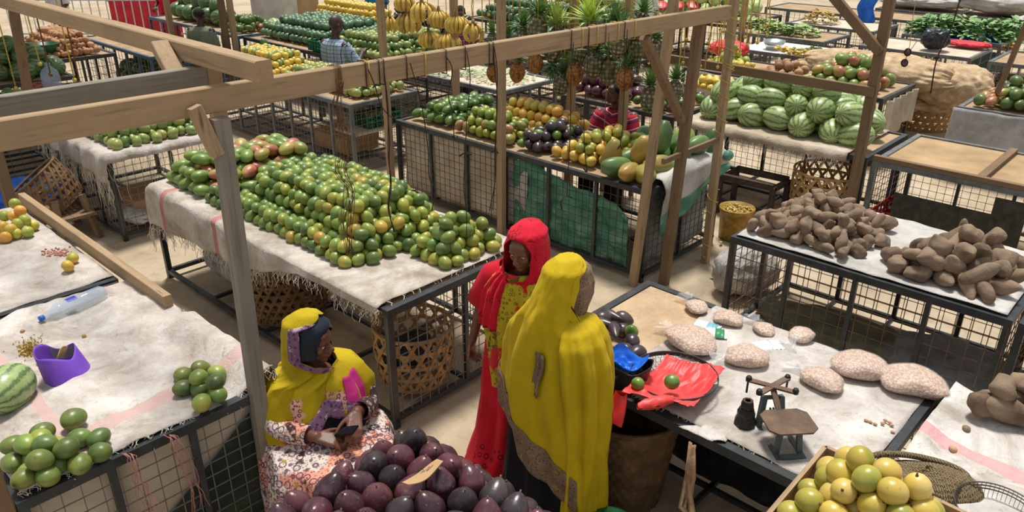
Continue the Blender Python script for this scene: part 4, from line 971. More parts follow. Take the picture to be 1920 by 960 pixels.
cap = [(1.165, 0, 0, .0006, .0006, Y72), (1.155, 0, 0, .045, .055, Y72), (1.12, 0, .0, .083, .1, Y72), (1.06, 0, 0, .099, .113, Y72), (1.03, 0, 0, .1, .112, Y72), (.96, 0, 0, .096, .104, Y72)]
drape(SWm, 'underscarf', 'navy_cap', cap, gap=lambda t: hole(t, 4.2, 1.9, .95), fold=(.003, 8), sd=2, n=70, m=24)
sv = [(1.18, -.00, -.01, .0006, .0006, Y72), (1.172, 0, -.01, .05, .06, Y72), (1.13, .01, -.01, .095, .115, Y72), (1.05, .012, -.01, .105, .13, Y72), (.97, .012, -.02, .108, .13, Y72), (.89, .01, -.02, .12, .13, Y72*.8), (.84, .0, -.02, .235, .17, Y72*.1), (.76, .0, -.01, .285, .19, 0),
      (.62, .01, .0, .295, .23, 0), (.48, .01, .0, .285, .26, 0), (.36, .01, .0, .285, .29, 0), (.25, .01, .0, .28, .29, 0)]
def shem(a):
    d = math.degrees(a) % 360      # 0 front, 90 her right (picture left)
    if d < 25: return 7.4+d/25*.8
    if d < 70: return 8.2+(d-25)/45*2.6
    if d < 200: return 10.8
    if d < 300: return 10.8-(d-200)/100*2.6
    return 8.2-(d-300)/60*.8
sg = lambda t: 1.5*max(0, min(1, (t-1.0)/1.0))*(1 if t < 4.2 else max(0, 1-(t-4.2)/.8))
drape(SWm, 'shawl', 'mustard_cloth', sv, t1=shem, gap=sg, fold=(.016, 8, 3), sd=6, n=120, m=60)
def edge_strip(t0, t1, w0, w1, mat, side, nm, off):
    mb = MB()
    def fn(u, v):
        t = t0+(t1-t0)*v; i = min(int(t), len(sv)-2); f = t-i; z, cx, cy, rx, ry, yw = [lerp(sv[i][k], sv[i+1][k], f) for k in range(6)]
        g = sg(t)+w0+(w1-w0)*u; a = g if side > 0 else -g; x, y = (rx+off)*math.sin(a), (ry+off)*math.cos(a)
        return (cx+x*math.cos(yw)+y*math.sin(yw), cy-x*math.sin(yw)+y*math.cos(yw), z)
    mb.grid(fn, 6, 30); o = part(SWm, nm, mb, mat, world=False); mod(o, 'SOLIDIFY', thickness=.004, offset=1)
edge_strip(1.5, 5.0, -.05, .45, 'purple_border', 1, 'shawl_border', .009)
drape(SWm, 'shawl_border', 'purple_border', sv, t0=lambda a: shem(a)-.55, t1=lambda a: shem(a)+.12, th=(math.radians(-75), math.radians(105)), n=80, m=8, fold=(.016, 8, 3), sd=6, off=.009)
drape(SWm, 'shawl_black_edge', 'black_cloth', sv, t0=lambda a: shem(a)+.1, t1=lambda a: shem(a)+.75, th=(math.radians(-75), math.radians(105)), n=80, m=8, fold=(.016, 8, 3), sd=6, off=.005)
drape(SWm, 'shawl_pink_panel', 'pink_panel', sv, t0=5.9, t1=lambda a: shem(a)-.5, th=(math.radians(-48), math.radians(-20)), n=24, m=24, fold=(.016, 8, 3), sd=6, off=.009)
ph = thing('mobile_phone', 'black mobile phone in the hands of the seated person', 'phone', (0, 0, 0))
wm_ = wmat(SWm); c = wm_ @ Vector((-.04, .35, .69)); ph.location = c; ph.rotation_euler = (.5, .25, math.radians(-108+35))
m = MB(); m.bar((0, -.07, 0), (0, .07, 0), .062, .012, bev=.3); part(ph, 'case', m, 'black_cloth', world=False)
m = MB(); m.bar((0, -.062, .0065), (0, .062, .0065), .054, .001); part(ph, 'screen', m, plain('phone_glass', ['101216', '16181c'], .1), world=False)
st = MB(); st.box(-3.3, -2.9, 1.68, 2.05, .34, .38)
for x in (-3.27, -2.93):
    for y in (1.71, 2.02): st.box(x-.02, x+.02, y-.02, y+.02, 0, .34)
single('stool', st, 'brown_wood_x', 'low wooden stool under the seated person', 'stool')

# ------------------------------------------------------------------ baskets
plain('cane', ['8a6a42', 'b08c5c', 'c8a878'], .7, 12, .3); plain('cane_dark', ['4e3a26', '6e5438', '8a6c4a'], .75, 12, .3)
def strip_path(mb, pts, nrm, w, th=.004):
    """flat strip through pts, lying on a surface whose outward normals are nrm"""
    vs = []
    for i, p in enumerate(pts):
        d = (pts[min(i+1, len(pts)-1)]-pts[max(i-1, 0)]).normalized(); n = nrm[i].normalized(); s = d.cross(n).normalized()*w/2
        vs += [p-s, p+s, p+s+n*th, p-s+n*th]
    m = len(pts); fs = [(i*4+k, i*4+(k+1) % 4, (i+1)*4+(k+1) % 4, (i+1)*4+k) for i in range(m-1) for k in range(4)]
    mb.add(vs, fs, False)
def hex_basket(label, c, r, h, mat='cane', cell=.085, w=.02, group=None, belly=.08, floor_z=.01, tilt=(0, 0, 0), name='cane_basket', cut=None):
    root = thing(name, label, 'basket', c, tilt, group); c0 = Vector((0, 0, 0))
    def S(a, t):   # angle, height fraction
        rr = r*(.86+.14*t+belly*math.sin(PI*t)); return Vector((rr*math.cos(a), rr*math.sin(a), t*h)), Vector((math.cos(a), math.sin(a), 0))
    mb = MB(); nh = max(2, round(h/cell))
    for j in range(nh+1):
        P_ = [S(2*PI*i/40, min(1, (j+.0)/nh)) for i in range(41)]; strip_path(mb, [p for p, n in P_], [n for p, n in P_], w)
    nd = round(2*PI*r/cell/1.0)
    for sg in (-1, 1):
        for k in range(nd):
            a0 = 2*PI*k/nd; P_ = [S(a0+sg*(i/10)*h/r/1.7, i/10) for i in range(11)]; strip_path(mb, [p+n*.003*sg for p, n in P_], [n for p, n in P_], w)
    part(root, 'weave', mb, mat, world=False)
    m = MB(); m.tube([S(2*PI*i/36, 1)[0] for i in range(37)], .013, 7, cap=False); part(root, 'rim', m, mat, world=False)
    m = MB(); n = 8
    for k in range(n):
        y = -r*.8+1.6*r*.9*k/(n-1); x = math.sqrt(max(.001, (r*.86)**2-y*y)); m.bar((-x, y, floor_z), (x, y, floor_z), w, .004); m.bar((y, -x, floor_z+.004), (y, x, floor_z+.004), w, .004)
    part(root, 'base', m, mat, world=False); return root
hex_basket('round openwork cane basket standing under the right end of the big mango stall', (-3.66, 2.93, .1), .27, .40, 'cane', .1, .024)
m = MB()
for i in range(9): m.ell((-3.66+U(-.15, .15), 2.93+U(-.15, .15), .2+U(0, .12)), (.1, .08, .06), 10, 7, Euler((U(-.5, .5), U(-.5, .5), U(0, 3))))
single('plastic_bundle', m, 'dark_plastic', 'dark plastic scraps inside the round openwork basket', 'scraps', origin=(-3.66, 2.93, .14))
hex_basket('large openwork cane basket behind the grey post under the big mango stall', (-5.15, 2.85, .1), .34, .55, 'cane_dark', .07, .022)
hex_basket('openwork cane basket hanging below the watermelon pile', (-2.85, 7.85, .08), .34, .52, 'cane', .1, .028)
hex_basket('broken tipped cane basket in front of the far left mango stall', (-8.35, 2.28, .3), .3, .38, 'cane_dark', .07, .025, tilt=(.55, -.35, 0))
# trestle under the broken basket
m = MB()
for a, b in (((-8.6, 2.1, 0), (-8.5, 2.15, .45)), ((-8.0, 2.1, 0), (-8.1, 2.15, .45)), ((-8.6, 2.45, 0), (-8.5, 2.4, .45)), ((-8.0, 2.45, 0), (-8.1, 2.4, .45))): m.bar(a, b, .06, .04)
m.box(-8.62, -7.98, 2.1, 2.46, .25, .28); single('wooden_stand', m, 'brown_wood_x', 'rough wooden stand carrying the broken basket', 'stand')
def woven_basket(label, c, r, h, mat):
    root = thing('woven_basket', label, 'basket', c); m = MB()
    m.grid(lambda u, v: ((r*(.75+.3*v)+.008*math.sin(u*2*PI*28+(PI if int(v*14) % 2 else 0)))*math.cos(u*2*PI), (r*(.75+.3*v)+.008*math.sin(u*2*PI*28+(PI if int(v*14) % 2 else 0)))*math.sin(u*2*PI), v*h), 112, 30, closed_u=True)
    m.grid(lambda u, v: (r*.78*v*math.cos(u*2*PI), r*.78*v*math.sin(u*2*PI), .01), 24, 3, closed_u=True)
    o = part(root, 'body', m, mat, world=False); mod(o, 'SOLIDIFY', thickness=.008)
    m = MB(); m.tube([(r*1.05*math.cos(t*PI/18), r*1.05*math.sin(t*PI/18), h) for t in range(37)], .014, 6, cap=False); part(root, 'rim', m, mat, world=False); return root
woven_basket('big dark woven basket standing under the near side of the peanut stall', (-1.95, 3.05, 0), .27, .6, 'cane_dark')
bk = thing('bucket', 'green plastic bucket on the floor below the peanut stall', 'bucket', (-1.62, 2.42, 0)); plain('green_bucket', ['14522e', '1c6238'], .4)
m = MB(); m.lathe([(.0, .01), (.12, .01), (.17, .34), (.182, .34), (.182, .35), (.168, .352)], 40); o = part(bk, 'body', m, 'green_bucket', world=False); mod(o, 'SOLIDIFY', thickness=.004)
# rope handle of a raffia bag
plain('raffia', ['6e563a', '94785a', 'b09270'], .8, 20, .4)
m = MB()
for q in range(7):
    m.tube([(-1.38+U(-.02, .02), 2.72+U(-.02, .02), .84), (-1.37+U(-.03, .03), 2.69, .68), (-1.34+U(-.04, .04), 2.66+U(-.03, .03), .52), (-1.05+U(-.04, .04), 2.55+U(-.04, .04), .42)], [.006, .012, .015, .01], 6)
single('raffia_rope', m, 'raffia', 'thick knotted raffia bundle hanging from the near edge of the peanut stall', 'rope')

# ------------------------------------------------------------------ peanuts, packets and the scale
t = NT('peanuts'); v = t.coord('Object'); k = t.n('ShaderNodeTexVoronoi'); k.inputs['Scale'].default_value = 78; t.l(v, k.inputs['Vector'])
c = t.ramp(k.outputs['Color'], [(.1, 'c69876'), (.45, 'd8b092'), (.8, 'e8c8aa')]); c = t.mix(t.math('MULTIPLY', t.ramp(k.outputs['Distance'], [(.4, '000000'), (.72, 'ffffff')]), .6), c, '8a5e44')
t.base(c); t.bump(t.math('MULTIPLY', k.outputs['Distance'], -1), 1, .006); t.set(Roughness=.6); MATS['peanuts'] = t.m
t = NT('clear_film'); t.base('e8e8e8'); t.set(Roughness=.1, Alpha=.24, Specular_IOR_Level=.8); t.bump(t.noise(t.coord('Object', scale=(1, 1, 1)), 40, 3, dist=2), .6, .01); MATS['clear_film'] = t.m
def peanut_bag(label, px, py, r, h, ang, neck, stretch=1.3, nl=.07, mat='peanuts', z=T):
    p = at(px, py, z+h*.4); root = thing('peanut_bag', label, 'bag', (p.x, p.y, z+.006), ang, 'bags of shelled peanuts on the right stalls')
    sd = U(0, 50); sq = .62 if not neck else .9
    def f(k, a, vv):
        th = PI*vv; s = math.sin(th)**.62; cz = -math.cos(th); zz = cz*.5+.5; lump = 1+.12*nz(math.cos(a)*1.5+sd, math.sin(a)*1.5, cz)+.03*nz(math.cos(a)*9, math.sin(a)*9+sd, cz*6)
        ca, sa = math.cos(a), math.sin(a); ca = math.copysign(abs(ca)**sq, ca); sa = math.copysign(abs(sa)**sq, sa)
        return (r*stretch*s*ca*lump*k, r*s*sa*lump*k, h*(zz**.8)*k*(1-.25*abs(ca)*s))
    m = MB(); m.grid(lambda u, v: f(1, 2*PI*u, v), 40, 22, closed_u=True); part(root, 'peanuts', m, mat, world=False, kind='stuff')
    m = MB(); m.grid(lambda u, v: f(1.035, 2*PI*u, v), 40, 22, closed_u=True)
    if neck:
        def nk(u, v):
            a = 2*PI*u; w = .012+(nl*.75)*(v**1.2)*(1+.25*math.sin(a*7)) if v > .15 else .012+.03*(.15-v)/.15
            return (r*stretch*.93+nl*v*1.3, w*math.cos(a), h*.45+w*.45*math.sin(a)+.01-h*.3*v)
        m.grid(nk, 36, 10, closed_u=True)
    part(root, 'plastic_film', m, 'clear_film', world=False); return root
P_ = [('small bag of peanuts at the far rim, nearest the bare board', 1305, 578, .06, .07, 2.6, 1), ('small bag of peanuts in the far row, second from the bare board', 1365, 600, .065, .07, .3, 0),
      ('bag of peanuts lying beside the far rim, left of the knotted bag', 1432, 620, .055, .06, 2.6, 1), ('small knotted bag of peanuts in the far row with a long plastic neck', 1503, 632, .062, .075, -1.7, 1),
      ('large bag of peanuts between the bare board and the milk packet', 1295, 640, .115, .11, 2.9, 1), ('bag of peanuts with a wide plastic neck behind the iron scale', 1400, 672, .09, .1, -2.4, 1),
      ('bag of peanuts lying right behind the iron scale beam', 1540, 715, .085, .09, 2.9, 1), ('big square bag of peanuts in the middle of the stall right of the scale', 1612, 690, .105, .11, .5, 0),
      ('biggest bag of peanuts, at the steel edge beside the pink striped cloth', 1712, 720, .115, .115, .4, 0)]
for a in P_: peanut_bag(*a)
plain('packet_white', ['d8e0e0', 'eef2f2'], .4); plain('packet_green', ['2c7a4c', '3f9460'], .4); plain('packet_teal', ['6aa4b4', '8cc0cc'], .4)
for i, (px, py, lab, mt, an) in enumerate([(1338, 624, 'white and green milk packet beside the large peanut bag', 'packet_green', .5), (1325, 612, 'pale blue striped packet under the milk packet', 'packet_teal', .2), (1440, 648, 'small white packet behind the bag with the wide neck', 'packet_white', .9)]):
    p = at(px, py, T+.02); r = thing('milk_packet', lab, 'packet', (p.x, p.y, T+.008), an); 
    def pk(u, v, sx=.075, sy=.048, sz=.02): x = (u-.5)*2; y = (v-.5)*2; e = (1-abs(x)**3)*(1-abs(y)**3); return (x*sx, y*sy, .012+sz*e+.003*math.sin(x*20))
    m = MB(); m.grid(pk, 16, 12); m.grid(lambda u, v: (pk(u, v)[0], -pk(u, v)[1], .008), 3, 3); part(r, 'pouch', m, 'packet_white', world=False)
    m = MB(); m.grid(lambda u, v: tuple(Vector(pk(.55+.35*u, v))+Vector((0, 0, .0015))), 8, 12); part(r, 'printed_band', m, mt, world=False)
# winnowing basket of wire with red cloth
wb = thing('wire_sieve', 'shallow round wire sieve under the bright red plastic bag on the peanut stall', 'sieve', tuple(at(1262, 722, T+.04)[:2])+(T+.01,)); wr = .215
def dish(r_, a): return Vector((r_*math.cos(a), r_*math.sin(a), .012+.075*(r_/wr)**2.2))
m = MB()
for k in range(40):
    a = 2*PI*k/40
    for sg in (-1, 1): m.tube([dish(wr*q/8, a+sg*.55*q/8) for q in range(1, 9)], .0013, 3, sm=False)
for q in range(1, 11): m.tube([dish(wr*q/11, 2*PI*i/40) for i in range(41)], .0012, 3, cap=False, sm=False)
part(wb, 'mesh', m, 'dark_wire', world=False)
m = MB(); m.grid(lambda u, v: tuple(Vector(((wr+.004)*math.cos(2*PI*u), (wr+.004)*math.sin(2*PI*u), .072+.026*v))), 60, 3, closed_u=True); o = part(wb, 'rim', m, 'dark_steel', world=False); mod(o, 'SOLIDIFY', thickness=.004)
plain('red_plastic', ['cc2a2c', 'e03c3a', 'ea5450'], .45, 5, .3)
cb = at(1262, 722, T+.04)
def redcloth(u, v):
    # four corners given in plan: back, right, front-right, front-left
    q = [at(1250, 662, T+.10), at(1360, 688, T+.11), at(1300, 768, T+.085), at(1165, 735, T+.10)]
    p = q[0].lerp(q[1], u).lerp(q[3].lerp(q[2], u), v); rr = min(1, (Vector((p.x, p.y))-Vector((cb.x, cb.y))).length/wr)
    e = min(u, 1-u, v, 1-v); z = T+.03+.065*rr**2.2+.004+.010*nz(u*6, v*5, 1)+.012*abs(nz(u*9, v*7+u*6, 5))*(1 if e > .02 else 1.4)
    return (p.x, p.y, z)
rc = thing('plastic_bag', 'crumpled bright red plastic bag spread in the wire sieve', 'bag', (cb.x, cb.y, T+.05))
m = MB(); m.grid(redcloth, 50, 44); o = part(rc, 'sheet', m, 'red_plastic'); mod(o, 'SOLIDIFY', thickness=.002)
a0, a1 = at(1170, 730, T+.09), at(1160, 785, T-.06)
def tail(u, v): p = a0.lerp(a1, v); k = .035+.02*v; return (p.x+k*math.cos(2*PI*u)*(.9+.2*math.sin(6*u*PI+v*4)), p.y-.03+k*.6*math.sin(2*PI*u), p.z+.01*math.sin(u*12+v*5))
m = MB(); m.grid(tail, 30, 14, closed_u=True); part(rc, 'hanging_end', m, 'red_plastic')
def roll(u, v):
    a, b = at(1195, 762, T+.10), at(1262, 748, T+.105); p = a.lerp(b, u); k = .022+.014*math.sin(u*PI)
    return (p.x+k*math.cos(2*PI*v)*.6+.006*nz(u*8, v*5), p.y-k*math.cos(2*PI*v)*.6, p.z+k*math.sin(2*PI*v)*.8+.006*nz(u*7, v*9, 3))
m = MB(); m.grid(roll, 24, 16); part(rc, 'rolled_edge', m, 'red_plastic')
put_fruit('avocado', 'orange', 'avocado_green', at(1260, 716, T+.125), (.5, .3, 0), .92, 'round green fruit on the middle of the red plastic bag', 'fruit', None, hi=True)
put_fruit('avocado', 'orange', 'avocado_green', at(1196, 720, T+.12), (1.5, .3, 0), .8, 'round green fruit at the left corner of the red plastic bag', 'fruit', None, hi=True)
# blue and black bag
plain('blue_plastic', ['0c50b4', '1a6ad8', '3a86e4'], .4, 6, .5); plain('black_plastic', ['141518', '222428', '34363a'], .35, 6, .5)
bb = thing('plastic_bag', 'black bag lined with bright blue plastic between the yellow veil and the sieve', 'bag', tuple(at(1165, 700, T+.06)[:2])+(T+.006,), .4)
m = MB(); m.grid(lambda u, v: ((.12+.03*v)*math.cos(2*PI*u)*(1+.1*math.sin(7*u*PI)), (.085+.02*v)*math.sin(2*PI*u)*(1+.08*math.sin(10*u*PI)), .13*v+.015*math.sin(9*u*PI)*v), 48, 12, closed_u=True); o = part(bb, 'bag_body', m, 'black_plastic', world=False); mod(o, 'SOLIDIFY', thickness=.003)
m = MB(); m.grid(lambda u, v: ((.125-.1*v)*math.cos(2*PI*u)*(1+.1*math.sin(7*u*PI)), (.09-.07*v)*math.sin(2*PI*u), .15-.07*math.sin(v*PI/2)+.02*nz(u*12, v*5)+.02*math.sin(9*u*PI)*(1-v)), 48, 14, closed_u=True); part(bb, 'blue_lining', m, 'blue_plastic', world=False)
# iron balance scale
plain('iron_brown', ['4a3a30', '66503f', '7c6450'], .6, 12, .2, metal=.2); plain('iron_dark', ['22201e', '34302c'], .5, 10, .2, metal=.3); plain('iron_green', ['3e4a4a', '566463'], .55, 8, .15)
sb = at(1458, 826, T+.0); sc = thing('balance_scale', 'old iron balance scale with octagonal brown plate on the peanut stall', 'scale', (sb.x, sb.y, T+.006), math.radians(43+5)); sc.scale = (1.06, 1.06, 1.1)
# local: +y = away from camera, x right
def octo(m, cx, cy, rx, ry, z0, z1, ch=.32):
    pr = [(rx, ry*(1-ch*1.1)), (rx*(1-ch), ry), (-rx*(1-ch), ry), (-rx, ry*(1-ch*1.1)), (-rx, -ry*(1-ch*1.1)), (-rx*(1-ch), -ry), (rx*(1-ch), -ry), (rx, -ry*(1-ch*1.1))]
    m.add([(cx+x, cy+y, z) for z in (z0, z1) for x, y in pr], [(i, (i+1) % 8, (i+1) % 8+8, i+8) for i in range(8)]+[tuple(range(8))[::-1], tuple(range(8, 16))])
m = MB(); octo(m, .01, -.045, .105, .085, .118, .126); part(sc, 'plate', m, 'iron_brown', world=False)
m = MB()
for x in (-.055, .055):
    m.bar((x, -.14, .004), (x, .13, .004), .022, .012); m.bar((x*.95, -.1, 0), (x*.75, -.09, .1), .022, .018); m.bar((x, .09, 0), (x*.7, .11, .145), .02, .03)
m.bar((-.055, .125, .01), (.055, .125, .01), .02, .02); m.bar((-.05, -.13, .01), (.05, -.13, .01), .02, .016); m.bar((-.045, .11, .14), (.045, .11, .14), .014, .014); m.bar((-.08, -.05, .1), (.08, -.05, .1), .014, .012)
part(sc, 'frame', m, 'iron_green', world=False)
m = MB()
for a, b in (((-.085, .18, .185), (.075, .075, .185)), ((.085, .175, .19), (-.075, .085, .18))): m.bar(a, b, .028, .008)
m.bar((0, .02, .11), (0, .13, .182), .024, .01); part(sc, 'cross_beam', m, 'iron_brown', world=False)
m = MB()
for p in ((-.088, .183), (.088, .178), (-.08, .08), (.08, .072)): m.lathe([(0, -.006), (.013, -.006), (.014, .01), (.010, .018), (0, .018)], 12, (p[0], p[1], .185))
m.bar((-.09, .183, .12), (-.09, .183, .18), .007, .007); m.bar((.09, .178, .12), (.09, .178, .18), .007, .007); part(sc, 'pan_rests', m, 'iron_dark', world=False)
m = MB()
for q in range(4): m.bar((-.02+.014*q, .06, .03), (-.02+.014*q, .075, .11), .006, .01)
m.lathe([(0, 0), (.014, 0), (.014, .02), (0, .02)], 10, (0, .06, .06)); part(sc, 'lever_works', m, 'iron_dark', world=False)
p = at(1395, 800, T); zz = T+.006
for lab, r_, h_, tw in (('largest octagonal iron weight, at the bottom of the stack beside the scale', .052, .06, 0), ('middle octagonal iron weight in the stack beside the scale', .042, .042, .3), ('smallest octagonal iron weight, topmost of the stack beside the scale', .031, .04, .1)):
    w_ = thing('iron_weight', lab, 'weight', (p.x, p.y, zz), tw); m = MB(); m.lathe([(0, 0), (r_, 0), (r_, h_*.45), (r_*.82, h_*.9), (r_*.82, h_), (0, h_)], 8, sm=False); part(w_, 'body', m, 'iron_dark', world=False)
    m = MB(); m.lathe([(r_*.45, h_), (r_*.5, h_+.002), (r_*.55, h_+.002), (r_*.6, h_)], 8, sm=False); part(w_, 'rim_ring', m, 'iron_brown', world=False); zz += h_+.001
m = MB(); q = [at(1272, 800, T+.012), at(1390, 790, T+.012), at(1360, 830, T+.012), at(1335, 828, T+.012)]
m.grid(lambda u, v: tuple(q[0].lerp(q[1], u).lerp(q[3].lerp(q[2], u), v)+Vector((0, 0, .012*math.sin(u*3)*v+.004*nz(u*5, v*5)))), 14, 8); o = single('paper_scrap', m, 'white_sack', 'curled torn sacking scrap at the near edge left of the scale', 'scrap'); mod(o, 'SOLIDIFY', thickness=.002)
for i, (a, b, z_) in enumerate(((1624, 788, 0), (1632, 791, 0), (1641, 795, 0), (1660, 788, 0), (1668, 792, 0), (1655, 794, .005), (1672, 797, 0), (1674, 810, 0))):
    m = MB(); m.ell((0, 0, 0), (.011, .008, .007), 8, 6); o = single('peanut', m, 'peanuts', 'loose peanut on the sacking in front of the biggest peanut bag', 'peanut', 'loose peanuts', origin=(0, 0, 0)); o.location = at(a, b, T+.018)

# ------------------------------------------------------------------ passion fruit crate, palm mat, colander
cr = thing('wooden_crate', 'wooden crate heaped with yellow passion fruit at the bottom right', 'crate', (-.55, 2.5, 1.0), 0)
C0, C1, C2, C3 = at(1548, 836, 1.06), at(1840, 975, 1.06), at(1430, 975, 1.06), None
d1 = (C1-C0); d2 = (C2-C0).normalized()*.55; d1 = d1.normalized()*.62
m = MB()
for a, b in ((C0, C0+d1), (C0, C0+d2), (C0+d1, C0+d1+d2), (C0+d2, C0+d1+d2)): m.bar(a-Vector((0, 0, .07)), b-Vector((0, 0, .07)), .018, .14)
part(cr, 'sides', m, 'pine_y')
m = MB(); m.add([C0-Vector((0, 0, .13)), C0+d1-Vector((0, 0, .13)), C0+d1+d2-Vector((0, 0, .13)), C0+d2-Vector((0, 0, .13))], [(0, 1, 2, 3)]); o = part(cr, 'bottom', m, 'pine_x'); mod(o, 'SOLIDIFY', thickness=.01)
cpoly = [tuple((C0+d1*a+d2*b)[:2]) for a, b in ((.02, .02), (.98, .02), (.98, .98), (.02, .98))]
for x, y, z, k_, d in heap_points(cpoly, .098, 4, 1.0, inset=.045, vstep=.74, jitter=.06):
    mt = 'passion_green' if random.random() < .2 else 'passion_skin'
    put_fruit('passion_fruit', 'passion', mt, (x, y, z), (U(-1.2, 1.2), U(-1.2, 1.2), U(0, 6)), U(1.08, 1.22), 'greenish passion fruit in the wooden crate at the bottom right' if mt == 'passion_green' else 'yellow passion fruit in the wooden crate at the bottom right', 'passion fruit', 'passion fruits in the wooden crate', hi=True, stem=.048 if random.random() < .3 else None)
plain('palm', ['7c6a48', 'a08a62', 'b8a47c'], .85, 50, .8, detail=2)
t = NT('palm_weave'); v = t.coord('Object'); bkx = t.n('ShaderNodeTexBrick'); bkx.inputs['Scale'].default_value = 26; bkx.inputs['Color1'].default_value = lin('a8946c'); bkx.inputs['Color2'].default_value = lin('8a7650'); bkx.inputs['Mortar'].default_value = lin('4a3c26'); bkx.inputs['Mortar Size'].default_value = .06; bkx.inputs['Row Height'].default_value = .18; t.l(t.coord('Object', rot=(0, 0, .7)), bkx.inputs['Vector'])
t.base(bkx.outputs['Color']); t.bump(bkx.outputs['Fac'], -.8, .004); t.set(Roughness=.85); MATS['palm_weave'] = t.m
hp = at(1740, 900, T+.05)
hb = thing('palm_basket', 'flattened oval palm leaf basket lying behind the passion fruit crate', 'basket', (hp.x-.02, hp.y+.0, T+.008), .45)
m = MB(); m.grid(lambda u, v: (.24*math.cos(2*PI*u)*math.sin(v*PI/2), .125*math.sin(2*PI*u)*math.sin(v*PI/2), .085*math.cos(v*PI/2)*(1+.3*math.cos(2*PI*u))+.004*math.sin(v*50)), 60, 24, closed_u=True); part(hb, 'body', m, 'palm_weave', world=False)
m = MB(); m.tube([(.24*math.cos(t_*PI/20)*.8-.02, .03+.1*math.sin(t_*PI/20)*.6, .06+.02*math.sin(t_*PI/20)) for t_ in range(0, 24)], .014, 8); part(hb, 'braided_handle', m, 'palm_weave', world=False)
cl = at(1868, 970, T+.05); co = thing('wire_colander', 'black wire colander cut off by the bottom edge at the right', 'colander', (cl.x, cl.y, T+.008)); m = MB()
for q in range(3): m.tube([((.15+.004*q)*math.cos(t_*PI/20), (.15+.004*q)*math.sin(t_*PI/20), .06+.012*q) for t_ in range(41)], .003, 5, cap=False)
for q in range(60): a = 2*PI*q/60; m.bar((.15*math.cos(a), .15*math.sin(a), .02), (.158*math.cos(a), .158*math.sin(a), .085), .0018, .0018)
m.tube([(.15*math.cos(t_*PI/20), .15*math.sin(t_*PI/20), .004) for t_ in range(41)], .004, 5, cap=False); part(co, 'wires', m, 'dark_wire', world=False)
for a, b, lab in ((1812, 803, 'small dark dried fruit near the sweet potatoes'), (1787, 842, 'small onion on the pink stripe of the muddy cloth')):
    put_fruit('onion', 'potato', 'potato' if b > 820 else 'sweet_potato', at(a, b, T+.04), (1.2, .3, 0), .5, lab, 'vegetable', None, hi=True)

# ------------------------------------------------------------------ left stall: bottle, purple bag, scraps
t = NT('bottle_plastic'); t.base('bcd2e6'); t.set(Roughness=.06, Alpha=.38, Specular_IOR_Level=.8); MATS['bottle_plastic'] = t.m
plain('bottle_blue', ['2060b8', '2c70cc'], .4); plain('label_blue', ['2a3ea8', '3850c0'], .4)
A_, B_ = at(78, 598, T+.05), at(195, 548, T+.05); bo = thing('water_bottle', 'large clear plastic water bottle with blue cap lying near the timber rail', 'bottle', (A_.x, A_.y, T+.055), 0)
L = (B_-A_).length; bo.rotation_euler = (0, PI/2, math.atan2(B_.y-A_.y, B_.x-A_.x))
m = MB(); m.lathe([(.012, 0), (.013, .03), (.02, .045), (.045, .09), (.048, .11)]+[(.048-.0025*(i % 2), .11+.012*i) for i in range(1, 12)]+[(.048, .25), (.046, L-.02), (.035, L), (0, L-.01)], 28); part(bo, 'body', m, 'bottle_plastic', world=False)
m = MB(); m.lathe([(0, -.012), (.016, -.012), (.016, .014), (0, .014)], 16); part(bo, 'cap', m, 'bottle_blue', world=False)
m = MB(); m.grid(lambda u, v: (.049*math.cos(PI*.9+.9*u), .049*math.sin(PI*.9+.9*u), .155+.06*v), 8, 4); part(bo, 'label', m, 'label_blue', world=False)
plain('purple_cloth', ['6a3ab4', '7c4cc8', '9064d8'], .7, 5, .3); plain('card', ['a8865c', 'b8966c'], .8)
pb = thing('cloth_bag', 'purple non woven bag with folded down rim beside the big watermelon', 'bag', tuple(at(128, 705, T+.03)[:2])+(T+.01,), math.radians(43-90)); pb.scale = (1.3, 1.3, 1.25)
m = MB()
def pbag(u, v):
    a = 2*PI*u; q = v; rx, ry = .095+.012*math.sin(3*a), .062; z = .0+.13*q+.03*q*math.sin(a*1+2.2)+.015*math.sin(3*a)*q
    return (rx*math.cos(a)*(1.1-.12*q), ry*math.sin(a)*(1.15-.2*q)-.03*q, z)
m.grid(pbag, 48, 14, closed_u=True); o = part(pb, 'body', m, 'purple_cloth', world=False); mod(o, 'SOLIDIFY', thickness=.003)
m = MB(); m.grid(lambda u, v: tuple(Vector(pbag(u, 1-.45*v))*.96), 48, 6, closed_u=True); part(pb, 'grey_lining', m, 'grey_plastic', world=False)
m = MB(); m.grid(lambda u, v: (-.03+.075*u, -.02+.03*v, .085+.055*v+.02*math.sin(u*PI)), 8, 6); o = part(pb, 'cardboard', m, 'card', world=False); mod(o, 'SOLIDIFY', thickness=.003)
put_fruit('onion', 'potato', 'mango_brownish', at(158, 632, T+.03), (0, 0, 0), .4, 'tiny red onion just behind the purple bag', 'onion', None, hi=True)
put_fruit('onion', 'potato', 'mango_brownish', at(42, 622, T+.03), (0, 1, 0), .42, 'small red onion above the scattered husks', 'onion', None, hi=True)
plain('husk', ['8a7438', 'b89c4e', 'd8c684'], .8, 30)
m = MB()
for i in range(230):
    r_ = abs(random.gauss(0, 1)); a = U(0, 6.3); c = at(55+22*r_*math.cos(a)*.8+U(-4, 4), 655+20*r_*math.sin(a)*.8, T+.02+.01*max(0, 1.3-r_)); e = Euler((U(0, 3), U(0, 3), U(0, 3))).to_matrix()
    m.add([c+e @ Vector(p) for p in ((-.012, -.004, 0), (.012, -.003, 0), (.01, .004, .002), (-.01, .004, .002))], [(0, 1, 2, 3)])
single('husk_pile', m, 'husk', 'scattered pile of yellow seed husks left of the purple bag', 'husks', kind='stuff')
m = MB(); plain('shell_red', ['7c4a3c', 'a87060', 'c89888'], .8, 30)
